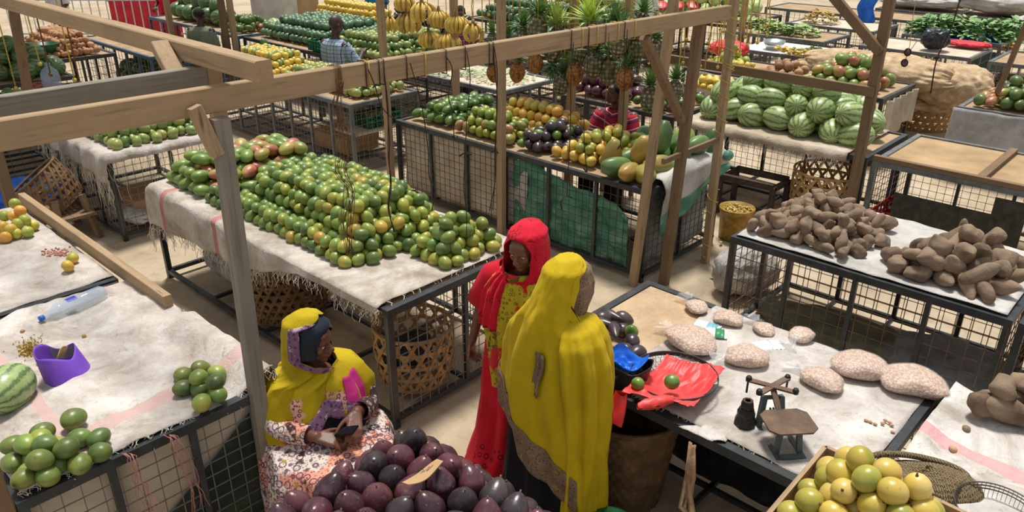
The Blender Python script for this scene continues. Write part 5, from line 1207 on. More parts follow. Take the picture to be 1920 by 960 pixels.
for i in range(60):
    c = at(random.gauss(105, 14), random.gauss(474, 5), T+.02); m.ell(c, (.014, .009, .006), 6, 4, Euler((U(0, 3), U(0, 3), U(0, 3))))
single('shell_pile', m, 'shell_red', 'scatter of reddish shells on the sacking near the oranges', 'shells', kind='stuff')
# price card on the avocados
m = MB(); q = [at(752, 915, 1.16), at(805, 878, 1.19), at(832, 852, 1.19), at(770, 908, 1.155)]
pc = thing('cardboard_sign', 'torn cardboard price sign on the foreground purple avocados', 'sign', tuple((q[0]+q[2])/2))
m.grid(lambda u, v: tuple(at(lerp(754, 822, u)+lerp(0, 12, v)+3*math.sin(u*5), lerp(906, 862, u)+lerp(0, 14, v)*math.sin(PI*(.15+.7*u))*1.3-lerp(0, 14, v)*.3, 1.37)), 16, 5, sm=False); o = part(pc, 'card', m, 'card'); mod(o, 'SOLIDIFY', thickness=.004)
m = MB(); pts = [(783, 884), (790, 878), (795, 882), (787, 888), (796, 884), (806, 874), (800, 884), (812, 872)]
m.tube([at(a, b, 1.374) for a, b in pts], .0012, 4); part(pc, 'handwriting', m, 'eye_dark')
# threads over the near rim of the left stall
for px, py, mt, lab in ((235, 850, 'thread_pink', 'red and white threads hanging over the steel rim nearest the mango pile'), (315, 815, 'thread_pink', 'red and white threads hanging over the middle of the steel rim')):
    m = MB()
    for i in range(7):
        p = at(px+U(-12, 12), py, T+.02); pts = [p]; 
        for j in range(9): p = p+Vector((U(-.01, .02)+(.035 if j == 0 else 0), U(-.012, .02), -.05 if j else 0)); pts.append(p)
        m.tube(pts, .0016, 4)
    single('loose_threads', m, mt, lab, 'thread', kind=None)

# ------------------------------------------------------------------ bananas and pineapples
plain('twine_yellow', ['a88c34', 'c8aa4c', 'd8c070'], .8, 30); plain('twine_dark', ['1c1614', '332620', '4a342a'], .8, 30); plain('twine_brown', ['4a321e', '6a4a2a', '8a6a3c'], .8, 30)
plain('banana_stem', ['5a4226', '7c6034', '94803e'], .8, 20)
def banana_mesh(L=.19, r=.021):
    m = MB(); pts = []; rr = []
    for i in range(11):
        q = i/10; pts.append((.05*math.sin(q*PI*.95)+.005*q, 0, -L*q)); rr.append(r*(.35+.65*min(1, q*4))*(1 if q < .8 else max(.25, 1-(q-.8)*3.6)))
    m.tube(pts, rr, 8); return m
def banana_bunch(label, n=10, ntot=2):
    r = thing('banana_bunch', label, 'bananas', (0, 0, 0), 0, 'hanging banana bunches'); me = banana_mesh().mesh('banana', MATS['banana_skin'])
    m = MB(); m.tube([(0, 0, .05), (0, 0, .0), (.0, 0, -.02)], [.012, .02, .026], 8); m.ell((0, 0, -.01), (.05, .022, .018)); part(r, 'stem', m, 'banana_stem', world=False)
    for i in range(n):
        b = bpy.data.objects.new('banana', me); COL.objects.link(b); b.parent = r; row = i % 2; q = (i-(n-1)/2)/(n/2)
        b.location = (q*.062, -.016+.032*row, -.008); b.rotation_euler = (q*.1*(1 if row else -1), -q*.12, -PI/2+q*1.5+(PI*.9 if row and i % 4 == 1 else 0)); b.scale = (1, 1, U(.9, 1.08))
    return r
YB = 6.72
protos = {n: banana_bunch('banana bunch', n+2) for n in (4, 7, 10)}; used_b = set()
for lab, x0, y0, x1, y1, n in (('small narrow banana bunch, farthest left of the hanging bananas', 719, 27, 740, 60, 4), ('banana bunch hanging second from the left, below the topmost cut off one', 746, 22, 782, 61, 7), ('banana bunch cut off by the top edge of the photo', 744, -12, 770, 21, 7),
        ('tallest banana bunch, right of the cut off one', 774, 1, 807, 42, 7), ('broad banana bunch in the middle of the hanging group', 802, 17, 842, 54, 10), ('big dark speckled banana bunch at the right of the group', 836, 27, 875, 64, 10),
        ('lower left banana bunch hanging over the pale mangoes', 784, 56, 822, 90, 10), ('lowest banana bunch, touching the top of the long front beam', 818, 60, 856, 99, 10), ('small bright banana bunch farthest right, beside the first pineapple', 874, 40, 900, 79, 4)):
    r = protos[n] if n not in used_b else copy_tree(protos[n]); used_b.add(n)
    p = aty((x0+x1)/2, y0+3, YB); q = aty((x0+x1)/2, y1, YB); s = (p.z-q.z)/.20
    r['label'] = lab; r.location = p; r.scale = (s*1.15, s*1.15, s); r.rotation_euler = (0, 0, math.radians(43)+U(-.4, .4))
    m = MB(); m.tube([p+Vector((0, 0, .03)), p+Vector((.01, 0, .3)), (p.x, p.y, 3.2)], .0045, 4); single('string', m, 'twine_yellow', 'yellow string holding a hanging banana bunch', 'string', 'strings holding the bananas')
t = NT('pineapple_skin'); v = t.coord('Object'); k = t.n('ShaderNodeTexVoronoi'); k.inputs['Scale'].default_value = 42; k.inputs['Randomness'].default_value = .35; t.l(v, k.inputs['Vector'])
f = k.outputs['Distance']; c = t.ramp(f, [(.15, 'cabfa6'), (.3, '8a8266'), (.55, '5c5a3c'), (.8, '353020')])
t.base(c); t.bump(t.math('MULTIPLY', f, -1), 1, .012); t.set(Roughness=.6); MATS['pineapple_skin'] = t.m
t = NT('pineapple_peeled'); v = t.coord('Object'); k = t.n('ShaderNodeTexVoronoi'); k.inputs['Scale'].default_value = 50; t.l(v, k.inputs['Vector'])
c = t.ramp(k.outputs['Distance'], [(.15, 'b8823c'), (.5, 'a4682c'), (.8, '6e4420')]); t.base(c); t.bump(t.math('MULTIPLY', k.outputs['Distance'], -1), .8, .01); t.set(Roughness=.6); MATS['pineapple_peeled'] = t.m
plain('crown_green', ['46683c', '6a8c50', 'a0b878'], .55, 10, rand=.2); plain('crown_bright', ['84a044', 'aec458', 'd0d888'], .5, 10, rand=.15)
def pine(label, mat, crown, big=1):
    r = thing('pineapple', label, 'pineapple', (0, 0, 0), 0, 'hanging pineapples'); m = MB()
    m.grid(lambda u, v: (.062*(max(0, math.sin(PI*v))**.55)*math.cos(2*PI*u)*(1+.02*math.cos(8*(2*PI*u)+v*40)), .062*(max(0, math.sin(PI*v))**.55)*math.sin(2*PI*u)*(1+.02*math.cos(8*(2*PI*u)+v*40)), -.085+.17*v), 32, 22, closed_u=True)
    part(r, 'body', m, mat, world=False); m = MB(); rd = random.Random(5)
    for i in range(46):
        lv = i/46; a = i*2.4; L = (.11-.03*lv)*big*rd.uniform(.8, 1.15); el = .25+1.15*lv; d = Vector((math.cos(a)*math.cos(el), math.sin(a)*math.cos(el), math.sin(el))); s = Vector((-math.sin(a), math.cos(a), 0)); p = Vector((math.cos(a)*.018*(1-lv), math.sin(a)*.018*(1-lv), .075+.045*lv))
        w = .013; pts = []
        for q in range(5):
            f_ = q/4; c_ = p+d*L*f_+Vector((0, 0, -.03*f_*f_*(1-lv))); ww = w*(1-f_**1.5)+.0008; pts += [c_-s*ww+Vector((0, 0, .004)), c_, c_+s*ww+Vector((0, 0, .004))]
        m.add(pts, [(j*3+a_, j*3+a_+1, j*3+a_+4, j*3+a_+3) for j in range(4) for a_ in (0, 1)], True)
    part(r, 'crown', m, crown, world=False); return r
PR = {'g': pine('pineapple', 'pineapple_skin', 'crown_green'), 'b': pine('pineapple', 'pineapple_skin', 'crown_bright', 1.5), 'o': pine('pineapple', 'pineapple_peeled', 'crown_green')}; used_p = set()
for lab, kx, px, py, w_, up in (('leftmost hanging pineapple, just left of the pale post', 'g', 924, 75, 20, 1), ('small pineapple half hidden by the beam right of the pale post', 'g', 951, 84, 22, 1), ('pineapple with dark crown between the small one and the big grey one', 'g', 981, 72, 28, 1), ('big grey pineapple above the beam in the middle', 'g', 1007, 54, 34, 1),
        ('pineapple with the largest bright crown, above the middle of the beam', 'b', 1046, 76, 34, 1), ('pineapple with spreading yellow green crown above the beam', 'b', 1108, 66, 34, 1), ('brownish pineapple hanging just below the beam on the left', 'o', 925, 137, 25, 1), ('orange pineapple hanging right of the middle pale post', 'o', 970, 135, 29, 1),
        ('orange pineapple half hidden behind dark hanging leaves', 'o', 1004, 118, 28, 1), ('pineapple hanging upside down with drooping dark leaves', 'g', 1037, 96, 30, -1), ('low hanging green pineapple above the avocado tray', 'g', 1053, 158, 28, 1), ('orange pineapple right of the low hanging green one', 'o', 1078, 138, 32, 1),
        ('dark pineapple between two orange ones', 'g', 1113, 122, 34, 1), ('big grey pineapple above the striped shirt', 'g', 1143, 132, 36, 1), ('brown pineapple right above the head of the striped shirt wearer', 'o', 1172, 148, 32, 1), ('grey pineapple behind the beam left of the brace', 'g', 1189, 96, 32, 1),
        ('pineapple just under the beam above the big grey one', 'g', 1160, 82, 32, 1), ('lowest pineapple, big and grey, hanging beside the papayas', 'g', 1219, 187, 33, 1), ('pineapple half hidden behind the thick post', 'g', 1264, 172, 28, 1), ('pineapple behind the brace near the right end of the beam', 'g', 1232, 96, 28, 1),
        ('pineapple with tall dark crown cut by the beam', 'g', 1152, 62, 30, 1), ('pineapple with crown reaching the top edge of the photo', 'g', 1205, 48, 30, 1), ('pineapple showing only its body under the beam', 'g', 1090, 96, 30, 1)):
    r = PR[kx] if kx not in used_p else copy_tree(PR[kx]); used_p.add(kx); yy = 6.42+U(-.12, .15)
    p = aty(px, py, yy); s = w_*(p-Vector((0, 0, CAM_H))).length/FPX/(.124 if kx == 'o' else .112); r['label'] = lab; r.location = p; r.scale = (s, s, s*1.05); r.rotation_euler = (U(-.12, .12)+(PI if up < 0 else 0), U(-.12, .12), U(0, 6))
    m = MB(); m.tube([p+Vector((.02*s, 0, .08*s)), p+Vector((.02, .01, .35)), (p.x, p.y, 3.2)], .0035, 4); single('string', m, 'twine_yellow', 'yellow string holding a hanging pineapple', 'string', 'strings holding the pineapples')
# loose yellow strings with knots
def loose(px, ytop, ybot, y, mat, lab, grp, r=.0055, knots=1, wob=.02):
    p = aty(px, ybot, y); q = [Vector((p.x, p.y, 3.25))]; n = 9
    for i in range(1, n+1): q.append(Vector((p.x+U(-wob, wob), p.y+U(-wob, wob), 3.25+(p.z-3.25)*i/n)))
    m = MB(); m.tube(q, r, 4)
    if knots:
        m.ell(q[-1], r*3.2, 6, 5); m.ell(q[random.randrange(4, 8)], r*2.6, 6, 5)
    return single('string', m, mat, lab, 'string', grp)
for px, yb in ((873, 50), (886, 38), (905, 78), (915, 28), (934, 40), (962, 20), (976, 45), (993, 60), (1012, 30), (1024, 80), (1068, 75), (1082, 60), (1120, 30), (1134, 90), (1187, 70), (1222, 60)):
    loose(px, 0, yb, 6.65, 'twine_yellow', 'knotted yellow string hanging loose among the pineapples', 'loose strings among the pineapples')
for px, yb in ((1262, 95), (1270, 130), (1280, 118), (1295, 90), (1312, 125), (1322, 140), (1337, 108), (1345, 125), (1352, 95), (1362, 110), (1372, 90), (1392, 70), (1405, 60), (1418, 80), (1430, 50), (1440, 65), (1266, 60), (1288, 75), (1304, 60), (1330, 80), (1357, 60), (1385, 95), (1398, 85)):
    loose(px, 0, yb, 6.9, 'twine_yellow', 'long yellow string hanging loose beyond the right end of the front beam', 'loose strings beyond the beam end')
# twine winding the post at the right
m = MB(); p = at(1322, 492, 0)
for zc, tu in ((2.35, 5), (1.95, 4), (1.5, 2), (.75, 2), (.3, 2)):
    m.tube([(p.x+.05*math.cos(a*.5), p.y+.05*math.sin(a*.5), zc-.02*a*.5) for a in range(tu*12)], .0045, 4)
single('twine_binding', m, 'twine_yellow', 'yellow twine wound round the post at the right end of the papaya stall', 'twine')
# dark twine on the long beam
def beam_twine(lab, pts, n=1, mat='twine_dark', r=.003, wrap=True, hook=None, x=-3.15, spread=.012):
    m = MB()
    for s_ in range(n):
        q = [atx(a+U(-1, 1)*spread*150*(1 if i else .5), b, x+U(-.01, .01)) for i, (a, b) in enumerate(pts)]
        # smooth
        sm = []
        for i in range(len(q)-1):
            for k_ in range(5):
                t_ = k_/5; p0, p1, p2, p3 = q[max(i-1, 0)], q[i], q[i+1], q[min(i+2, len(q)-1)]
                sm.append(.5*((2*p1)+(-p0+p2)*t_+(2*p0-5*p1+4*p2-p3)*t_*t_+(-p0+3*p1-3*p2+p3)*t_**3))
        m.tube(sm+[q[-1]], r, 5)
        if wrap:
            y0 = q[0].y+U(-.015, .015); zt, zb = 2.44-.012*(y0), 2.318-.012*y0
            m.tube([(-3.168, y0, zb-.004), (-3.166, y0, zt), (-3.20, y0+.004, zt+.004), (-3.236, y0+.006, zt), (-3.236, y0+.004, zb), (-3.2, y0, zb-.006), (-3.166, y0, zb-.004)], r, 5)
    if hook:
        q = [atx(a, b, x) for a, b in hook]; m.tube(q, r*1.8, 6)
    return single('twine', m, mat, lab, 'twine')
beam_twine('tangled brown twine bundle hanging from the beam over the big mango heap', [(640, 150), (632, 200), (645, 260), (640, 320), (655, 360), (650, 420), (658, 480)], 9, 'twine_brown', .0017, spread=.08)
beam_twine('loose black twine looping right of the tangled brown bundle', [(690, 130), (702, 160), (715, 200), (738, 222), (765, 215), (782, 192)], 1)
beam_twine('braided black twine hanging down beside the left pale post', [(720, 135), (728, 200), (730, 260), (728, 300), (733, 345), (728, 390), (740, 435)], 2, spread=.02)
beam_twine('black twine with a curled end hanging left of the grey upright', [(835, 105), (848, 130), (842, 180), (848, 210), (852, 262)], 1, hook=[(848, 255), (853, 262), (858, 256)])
beam_twine('black twine with a cross stick hanging in front of the beige sacking', [(875, 95), (880, 150), (876, 220), (874, 290), (870, 350), (874, 400), (876, 455)], 1, hook=[(862, 292), (872, 286), (884, 290)])
beam_twine('doubled black twine hanging beside the middle pale post', [(925, 85), (931, 130), (930, 190), (928, 280), (926, 340), (922, 395)], 2, spread=.03, hook=[(922, 285), (928, 280), (934, 287)])
beam_twine('thin black twine with an arrow shaped hook, in front of the green sheet', [(1075, 78), (1071, 150), (1068, 240), (1064, 366)], 1, hook=[(1053, 392), (1051, 380), (1056, 370), (1064, 366), (1072, 371)])
beam_twine('black twine hanging over the ripe mangoes left of the striped shirt', [(1105, 70), (1100, 150), (1094, 250), (1099, 322)], 1, hook=[(1094, 315), (1099, 322), (1101, 316)])
beam_twine('black twine crossing the face of the striped shirt wearer', [(1142, 62), (1138, 150), (1134, 240), (1132, 272)], 1, mat='twine_brown')
beam_twine('black twine crossing the right shoulder of the striped shirt', [(1176, 55), (1172, 150), (1166, 235), (1163, 278)], 1, hook=[(1158, 280), (1163, 270), (1166, 280)])
beam_twine('black twine hanging down near the left end of the papaya stall side', [(770, 118), (790, 200), (803, 280), (806, 330), (817, 355), (808, 395)], 1)
for px in (1092, 1120, 1159, 1190, 797, 690):
    q = atx(px, 60, -3.17); m = MB(); y0 = q.y if px > 1000 else atx(px, 120, -3.17).y; zt, zb = 2.44-.012*y0, 2.316-.012*y0
    m.tube([(-3.165, y0, zb), (-3.165, y0, zt), (-3.2, y0, zt+.005), (-3.236, y0, zt), (-3.236, y0, zb), (-3.2, y0, zb-.006), (-3.165, y0, zb)], .003, 5); single('twine_loop', m, 'twine_yellow', 'yellow twine loop tied tightly round the long front beam', 'twine', 'yellow loops round the long beam')
# sunglasses hanging, and dark cord at right
gl = thing('sunglasses', 'pair of sunglasses hanging on a cord above the big brown sack', 'sunglasses', (0, 0, 0)); A_ = aty(1702, 98, 7.45); B_ = aty(1696, 118, 7.45)
for nm, p in (('lens', A_), ('lens', B_)): m = MB(); m.grid(lambda u, v: (p.x+.028*v*math.cos(2*PI*u), p.y+.004*v, p.z+.032*v*math.sin(2*PI*u)), 20, 3, closed_u=True); o = part(gl, nm, m, plain('lens_brown', ['5a4040', '705050'], .15)); mod(o, 'SOLIDIFY', thickness=.002)
m = MB()
for p in (A_, B_): m.tube([(p.x+.029*math.cos(a*PI/10), p.y, p.z+.033*math.sin(a*PI/10)) for a in range(21)], .003, 5)
m.tube([A_, B_], .003, 5); m.tube([A_+Vector((.02, 0, .02)), A_+Vector((.05, .02, .1))], .0025, 5); part(gl, 'frame', m, 'eye_dark')
m = MB(); m.tube([A_, aty(1706, 85, 7.45), aty(1712, 30, 7.45), (aty(1714, 0, 7.45).x, 7.45, 3.2)], .003, 4); single('cord', m, 'twine_yellow', 'cord from which the sunglasses hang', 'cord')
m = MB(); m.tube([aty(1745, 175, 7.3), aty(1752, 130, 7.3), aty(1757, 108, 7.3), aty(1785, 50, 7.3), aty(1800, 0, 7.3), (aty(1810, -60, 7.3))], .006, 5); m.ell(aty(1757, 108, 7.3), .02, 8, 6); single('rope', m, 'twine_dark', 'knotted dark rope crossing in front of the brown sacks at right', 'rope')
m = MB(); a, b = aty(1870, 175, 9.5), aty(1935, 20, 9.5); m.bar(a, b, .05, .05); single('wooden_pole', m, 'brown_wood_z', 'thin slanting brown pole at the right edge', 'pole')

# ------------------------------------------------------------------ stalls and goods farther back
def bstall(x0, x1, y0, y1, label, mat='grey_steel', **k):
    k.setdefault('sides', 'fr'); k.setdefault('wr', .003); k.setdefault('sx', .12); return stall(x0, x1, y0, y1, label, mat=mat, **k)
bstall(-13.2, -9.4, 7.1, 9.1, 'long stall of dark green mangoes behind the man in the plaid shirt', 'dark_steel', nx=4)
bstall(-14.8, -10.0, 9.4, 10.5, 'blue stall of small yellow fruits behind the dark green mangoes', 'blue_steel', nx=4)
bstall(-16.9, -13.3, 7.05, 8.2, 'stall with watermelons and mangoes beside the person in grey green', 'blue_steel', nx=3)
bstall(-15.25, -12.45, 5.1, 6.3, 'blue steel stall with dark melons piled under it at upper left', 'blue_steel', nx=3, wmat_='wire')
bstall(-15.2, -13.2, 3.85, 4.9, 'stall of brown potatoes behind the green basin at upper left', 'dark_steel')
bstall(-12.9, -11.85, 2.7, 3.8, 'stall of dark round melons at the upper left edge', 'dark_steel')
bstall(-11.45, -10.4, 2.3, 3.6, 'low stall with red tray and water jug at the left', 'dark_steel')
bstall(-6.1, -3.2, 10.2, 11.4, 'stall of limes, brown fruits and blushed mangoes beyond the watermelons', 'dark_steel', nx=3)
bstall(-2.42, -.6, 10.45, 11.5, 'stall draped in grey cloth at the right edge', 'grey_steel')
bstall(-6.3, -4.6, 12.2, 13.3, 'white clothed stall of small vegetables left of the big sack', 'grey_steel')
bstall(-7.4, -5.5, 13.8, 15.0, 'grey stall with small bunches of greens at upper right', 'grey_steel')
bstall(-4.95, -3.2, 13.95, 15.2, 'empty grey table with a black ball shaped bag at upper right', 'grey_steel', topmat='pale_board')
bstall(-4.85, -3.2, 15.75, 17.0, 'blue topped table heaped with leafy greens at upper right', 'grey_steel', topmat='blue_plastic')
bstall(-7.05, -5.3, 15.6, 16.9, 'grey stall with a small heap of dried fish', 'grey_steel', topmat='pale_board')
bstall(-8.5, -5.0, 17.6, 18.8, 'farthest grey stall with yellow produce at the top edge', 'grey_steel', nx=3)
bstall(-9.9, -7.6, 14.4, 16.6, 'stall of pale cabbages beyond the yellow strings', 'dark_steel')
bstall(-12.6, -10.2, 14.4, 16.6, 'stall with sliced red watermelon beyond the pineapples', 'dark_steel')
bstall(-2.95, -1.2, 13.9, 15.2, 'grey stall at the far right edge under the bananas', 'grey_steel')
bstall(-9.6, -6.8, 9.4, 10.5, 'dark stall of green mangoes behind the bananas', 'dark_steel', nx=3)
bstall(-12.2, -8.6, 11.6, 12.8, 'dark stall of green fruit far behind the hanging bananas', 'dark_steel', nx=3)
bstall(-4.9, -2.9, 19.2, 20.6, 'far table under white sacks at upper right', 'grey_steel')
bstall(-6.6, -5.0, 19.2, 20.6, 'far table under a low white sack near the blue cloth', 'grey_steel')
# heaps
heap(strip(-13.1, -11.0, 7.25, 8.95), .135, 3, [(5, 'mango', 'dark_round', 1.35, 'dark green fruit in the big mound left of the plaid shirt', 'dark_fruit', 'fruit')], 'dark green fruits in the big mound', z0=Z, inset=.11)
heap(strip(-11.0, -9.5, 7.25, 8.95), .125, 3, [(5, 'mango', 'mango_pale', 1.3, 'pale green mango behind the plaid shirt'), (3, 'mango', 'mango_deep', 1.3, 'green mango behind the plaid shirt')], 'pale mangoes behind the plaid shirt', z0=Z, inset=.11)
heap(strip(-14.7, -12.6, 9.5, 10.3), .13, 3, [(5, 'orange', 'lemon_yellow', 1.35, 'yellow fruit on the far blue stall', 'yellow_fruit', 'fruit')], 'yellow fruits on the far blue stall', z0=Z, inset=.1)
heap(strip(-12.4, -10.1, 9.5, 10.3), .14, 3, [(5, 'avocado_neck', 'avocado_black', 1.1, 'dark aubergine on the far blue stall', 'aubergine', 'aubergine')], 'dark aubergines on the far blue stall', z0=Z, inset=.1)
heap(strip(-11.2, -10.7, 6.0, 6.45), .12, 3, [(5, 'mango', 'dark_round', 1.25, 'dark green fruit behind the end of the upper beam', 'dark_fruit', 'fruit')], 'dark fruits behind the upper beam end', z0=Z, inset=.08)
heap(strip(-14.3, -13.4, 7.15, 8.0), .15, 2, [(5, 'mango_long', 'mango_deep', 1.15, 'green and pinkish mango right of the person in grey green'), (2, 'mango_long', 'mango_brownish', 1.15, 'pinkish mango right of the person in grey green')], 'mangoes right of the person in grey green', z0=Z, inset=.12)
heap(strip(-9.5, -6.9, 9.5, 10.4), .13, 3, [(5, 'mango', 'dark_round', 1.3, 'dark green fruit on the stall behind the bananas', 'dark_fruit', 'fruit')], 'dark fruits behind the bananas', z0=Z, inset=.1)
heap(strip(-12.1, -8.7, 11.7, 12.7), .15, 3, [(5, 'mango', 'dark_round', 1.5, 'dark green fruit on the far stall above the bananas', 'dark_fruit', 'fruit')], 'dark fruits on the far stall', z0=Z, inset=.12)
heap(strip(-14.9, -13.3, 4.0, 4.8), .095, 4, [(5, 'potato', 'potato', 1.25, 'brown potato in the heap at upper left', 'potato', 'potato')], 'brown potatoes at upper left', z0=Z, inset=.07)
def melons(P, s, layers, mat, label, group, z=Z, sc=1):
    for x, y, z_, k_, d in heap_points(P, s, layers, z-.02, inset=s*.45, vstep=.65): put_fruit('watermelon', 'melon', mat, (x, y, z_), (PI/2+U(-.3, .3), U(-.3, .3), U(0, 3)), sc*U(.9, 1.08), label, 'watermelon', group, nseed=2)
melons(strip(-16.6, -14.55, 7.1, 8.1), .33, 3, 'melon_dark', 'dark striped watermelon left of the person in grey green', 'watermelons left of the person in grey green', sc=1.25)
melons(strip(-13.35, -13.3+.35, 7.4, 8.8), .3, 2, 'melon_striped', 'yellowish watermelon behind the dark post', 'yellowish watermelons behind the dark post', sc=1.1)
melons(strip(-12.85, -11.9, 2.75, 3.75), .25, 3, 'melon_dark', 'dark round watermelon on the upper left edge stall', 'dark melons at the upper left edge', sc=.95)
melons(strip(-15.0, -13.0, 5.3, 6.2), .26, 3, 'melon_dark', 'dark melon piled on the ground inside the blue stall', 'dark melons under the blue stall', z=.1, sc=1)
for a, b in ((28, 178), (42, 180), (60, 176), (18, 176)): put_fruit('courgette', 'papaya', 'papaya_green', at(a, b, Z+.06), (PI/2, 0, U(0, 2)), .9, 'long green vegetable on the low stall at the left edge', 'vegetable', 'long green vegetables at the left edge')
# crates, basins
def basin(c, r, h, mat, label, name='basin', cat='basin'):
    m = MB(); m.lathe([(0, .006), (r*.72, .006), (r, h), (r+.012, h), (r+.012, h-.012), (r*.74, 0), (0, 0)], 28); return single(name, m, mat, label, cat, origin=(0, 0, 0)), setattr(bpy.data.objects[-1] if False else COL.objects[-1], 'location', c)
def place(o, c, rz=0): o.location = c; o.rotation_euler[2] = rz; return o
basin((-13.5, 4.0, Z+.08), .17, .13, 'green_bucket', 'green plastic basin in front of the brown potatoes')
plain('clear_white', ['b8c4cc', 'd4dde2'], .2); plain('tray_red', ['a8584c', 'c07264'], .5); plain('crate_green', ['145c3c', '1e7a50'], .5); plain('crate_red', ['9c1820', 'b8222c'], .5); plain('crate_yellow', ['c88c14', 'e0a820'], .5)
def crate(label, c, sx, sy, h, mat, rz=0):
    r = thing('plastic_crate', label, 'crate', c, rz); m = MB(); w = .012
    for s in (-1, 1):
        for z in (.03, h*.5, h-.02): m.box(-sx/2, sx/2, s*sy/2-w/2, s*sy/2+w/2, z-.018, z+.018); m.box(s*sx/2-w/2, s*sx/2+w/2, -sy/2, sy/2, z-.018, z+.018)
        for i in range(9): x = -sx/2+sx*i/8; m.box(x-.009, x+.009, s*sy/2-w/2, s*sy/2+w/2, 0, h)
        for i in range(6): y = -sy/2+sy*i/5; m.box(s*sx/2-w/2, s*sx/2+w/2, y-.009, y+.009, 0, h)
    part(r, 'sides', m, mat, world=False); m = MB(); m.box(-sx/2, sx/2, -sy/2, sy/2, 0, .01); part(r, 'bottom', m, mat, world=False); return r
crate('green plastic crate on the mound stall left of the plaid shirt', (-10.9, 7.35, Z), .6, .4, .16, 'crate_green')
crate('green plastic crate with mangoes inside the wire stall below the beam', (-7.98, 6.0, .5), .3, .5, .16, 'crate_green')
m = MB(); m.box(-8.2, -7.76, 5.5, 6.4, .46, .49); single('shelf_board', m, 'pale_board', 'shelf board carrying the green crate inside the wire stall', 'shelf')
for x, y, z_, k_, d in heap_points(strip(-8.1, -7.86, 5.78, 6.22), .095, 1, .56): put_fruit('mango', 'mango', 'mango_pale', (x, y, z_), (1, 1, U(0, 6)), 1, 'pale mango in the green crate inside the wire stall', 'mango', 'mangoes in the green crate')
crate('red plastic crate beside the dark board under the empty wooden topped stall', (-2.1, 7.85, .09), .38, .5, .3, 'crate_red')
crate('yellow plastic crate between the blue topped table and the right edge', tuple(at(1875, 88, .6)), .55, .4, .3, 'crate_yellow')
m = MB(); m.box(-.19, .19, -.15, .15, 0, .012)
for a_ in ((-.19, 0), (.19, 0), (0, 0)): m.box(a_[0]-.008, a_[0]+.008, -.15, .15, 0, .06)
for b_ in (-.15, .15, 0): m.box(-.19, .19, b_-.008, b_+.008, 0, .06)
o = single('divided_tray', m, 'tray_red', 'pinkish red divided tray on the low stall at left', 'tray', origin=(0, 0, 0)); place(o, at(82, 168, Z), .6)
m = MB(); m.lathe([(0, 0), (.1, 0), (.11, .02), (.11, .2), (.09, .27), (.03, .32), (.03, .36), (0, .36)], 20); o = single('water_jug', m, 'bottle_plastic', 'big clear water jug on the low stall at left', 'jug', origin=(0, 0, 0)); place(o, at(101, 172, Z))
# sacks
plain('olive_sheet', ['4c4c3c', '68664f', '86846c'], .75, 5, .7)
plain('jute', ['9c8060', 'bea27e', 'd8c4a6'], .85, 9, 1.0, detail=8)
def big_sack(label, c, rx, ry, rz_, rot=0, mat='jute', sd=1, name='sack', cat='sack'):
    def f(u, v):
        a = 2*PI*u; th = PI*v; s = math.sin(th)**.6; cz = -math.cos(th); x = rx*cz; k = 1+.12*nz(math.cos(a)+sd, math.sin(a), cz*2)+.07*nz(math.cos(a)*4+sd, math.sin(a)*4, cz*6)+.035*abs(nz(math.cos(a)*9+sd, math.sin(a)*9, cz*14))
        return (x*k, ry*s*math.cos(a)*k, rz_*s*math.sin(a)*k+rz_)
    m = MB(); m.grid(f, 96, 64, closed_u=True); o = single(name, m, mat, label, cat, origin=(0, 0, 0)); o.location = c; o.rotation_euler = (0, 0, rot); return o
big_sack('huge light brown woven sack lying across the back of the mango stall', (-3.98, 12.1, .62), 1.12, .5, .25, -.05)
big_sack('crumpled light brown sack slumped at the right end of the huge sack', tuple(at(1780, 200, .45)), .45, .5, .3, .3, sd=3)
big_sack('lower crumpled sack on the wicker basket near the grey draped stall', tuple(at(1725, 205, .35)), .45, .35, .12, .1, sd=5)
hex_basket('flat wicker basket under the crumpled sacks', tuple(at(1725, 235, 0)), .5, .38, 'cane', .1, .04)
big_sack('teal bag on the ground under the grey table at right', tuple(at(1845, 160, 0)), .3, .25, .3, .3, 'green_plastic', 7)
big_sack('dark striped cloth bundle beside the grey draped stall', tuple(at(1860, 172, .3)), .45, .3, .15, .5, 'dark_paisley', 8, 'cloth_bundle', 'cloth')
big_sack('black ball shaped bag on the empty grey table', tuple(at(1750, 92, Z)), .2, .2, .17, 0, 'black_plastic', 9, 'bag', 'bag')
for lab, c, rx, ry, rz_ in (('white sack filling the far table right of the dangling blue cloth', (-5.8, 19.9, Z), .85, .55, .16), ('tall white sack at the upper right corner', (-3.8, 19.9, Z), 1.2, .6, .25), ('white sack cut off by the right edge behind the greens', (-3.0, 18.2, .75), .6, .5, .2)): big_sack(lab, c, rx, ry, rz_, 0, 'clean_sack', rx*7)
plain('red_cloth2', ['b81c2c', 'dc3c48'], .7)
big_sack('folded red cloth on the right end of the empty grey table', tuple(at(1815, 88, Z)), .32, .18, .05, 0, 'red_cloth2', 4, 'cloth_bundle', 'cloth')
big_sack('red plastic bag on the clothed stall behind the beam end', tuple(at(1365, 105, Z)), .3, .22, .12, 0, 'red_plastic', 6, 'plastic_bag', 'bag')
big_sack('dark green soil like sacking heap on the ground below the sweet potatoes', (-1.6, 5.3, .1), .6, .24, .13, .1, 'olive_sheet', 11, 'sacking_heap', 'sacking')
big_sack('grey plastic heap on the ground below the large sweet potatoes', (-.95, 5.35, .1), .38, .33, .14, .1, 'grey_plastic', 12, 'plastic_heap', 'sheet')
big_sack('white sack standing left of the sweet potato stall', (-2.68, 5.85, 0), .28, .22, .22, 1.2, 'clean_sack', 14)
big_sack('blue and white sacking on the ground behind the pale post at left', (-9.3, 2.3, .0), .4, .35, .18, .5, 'blue_plastic', 15, 'plastic_heap', 'sheet')
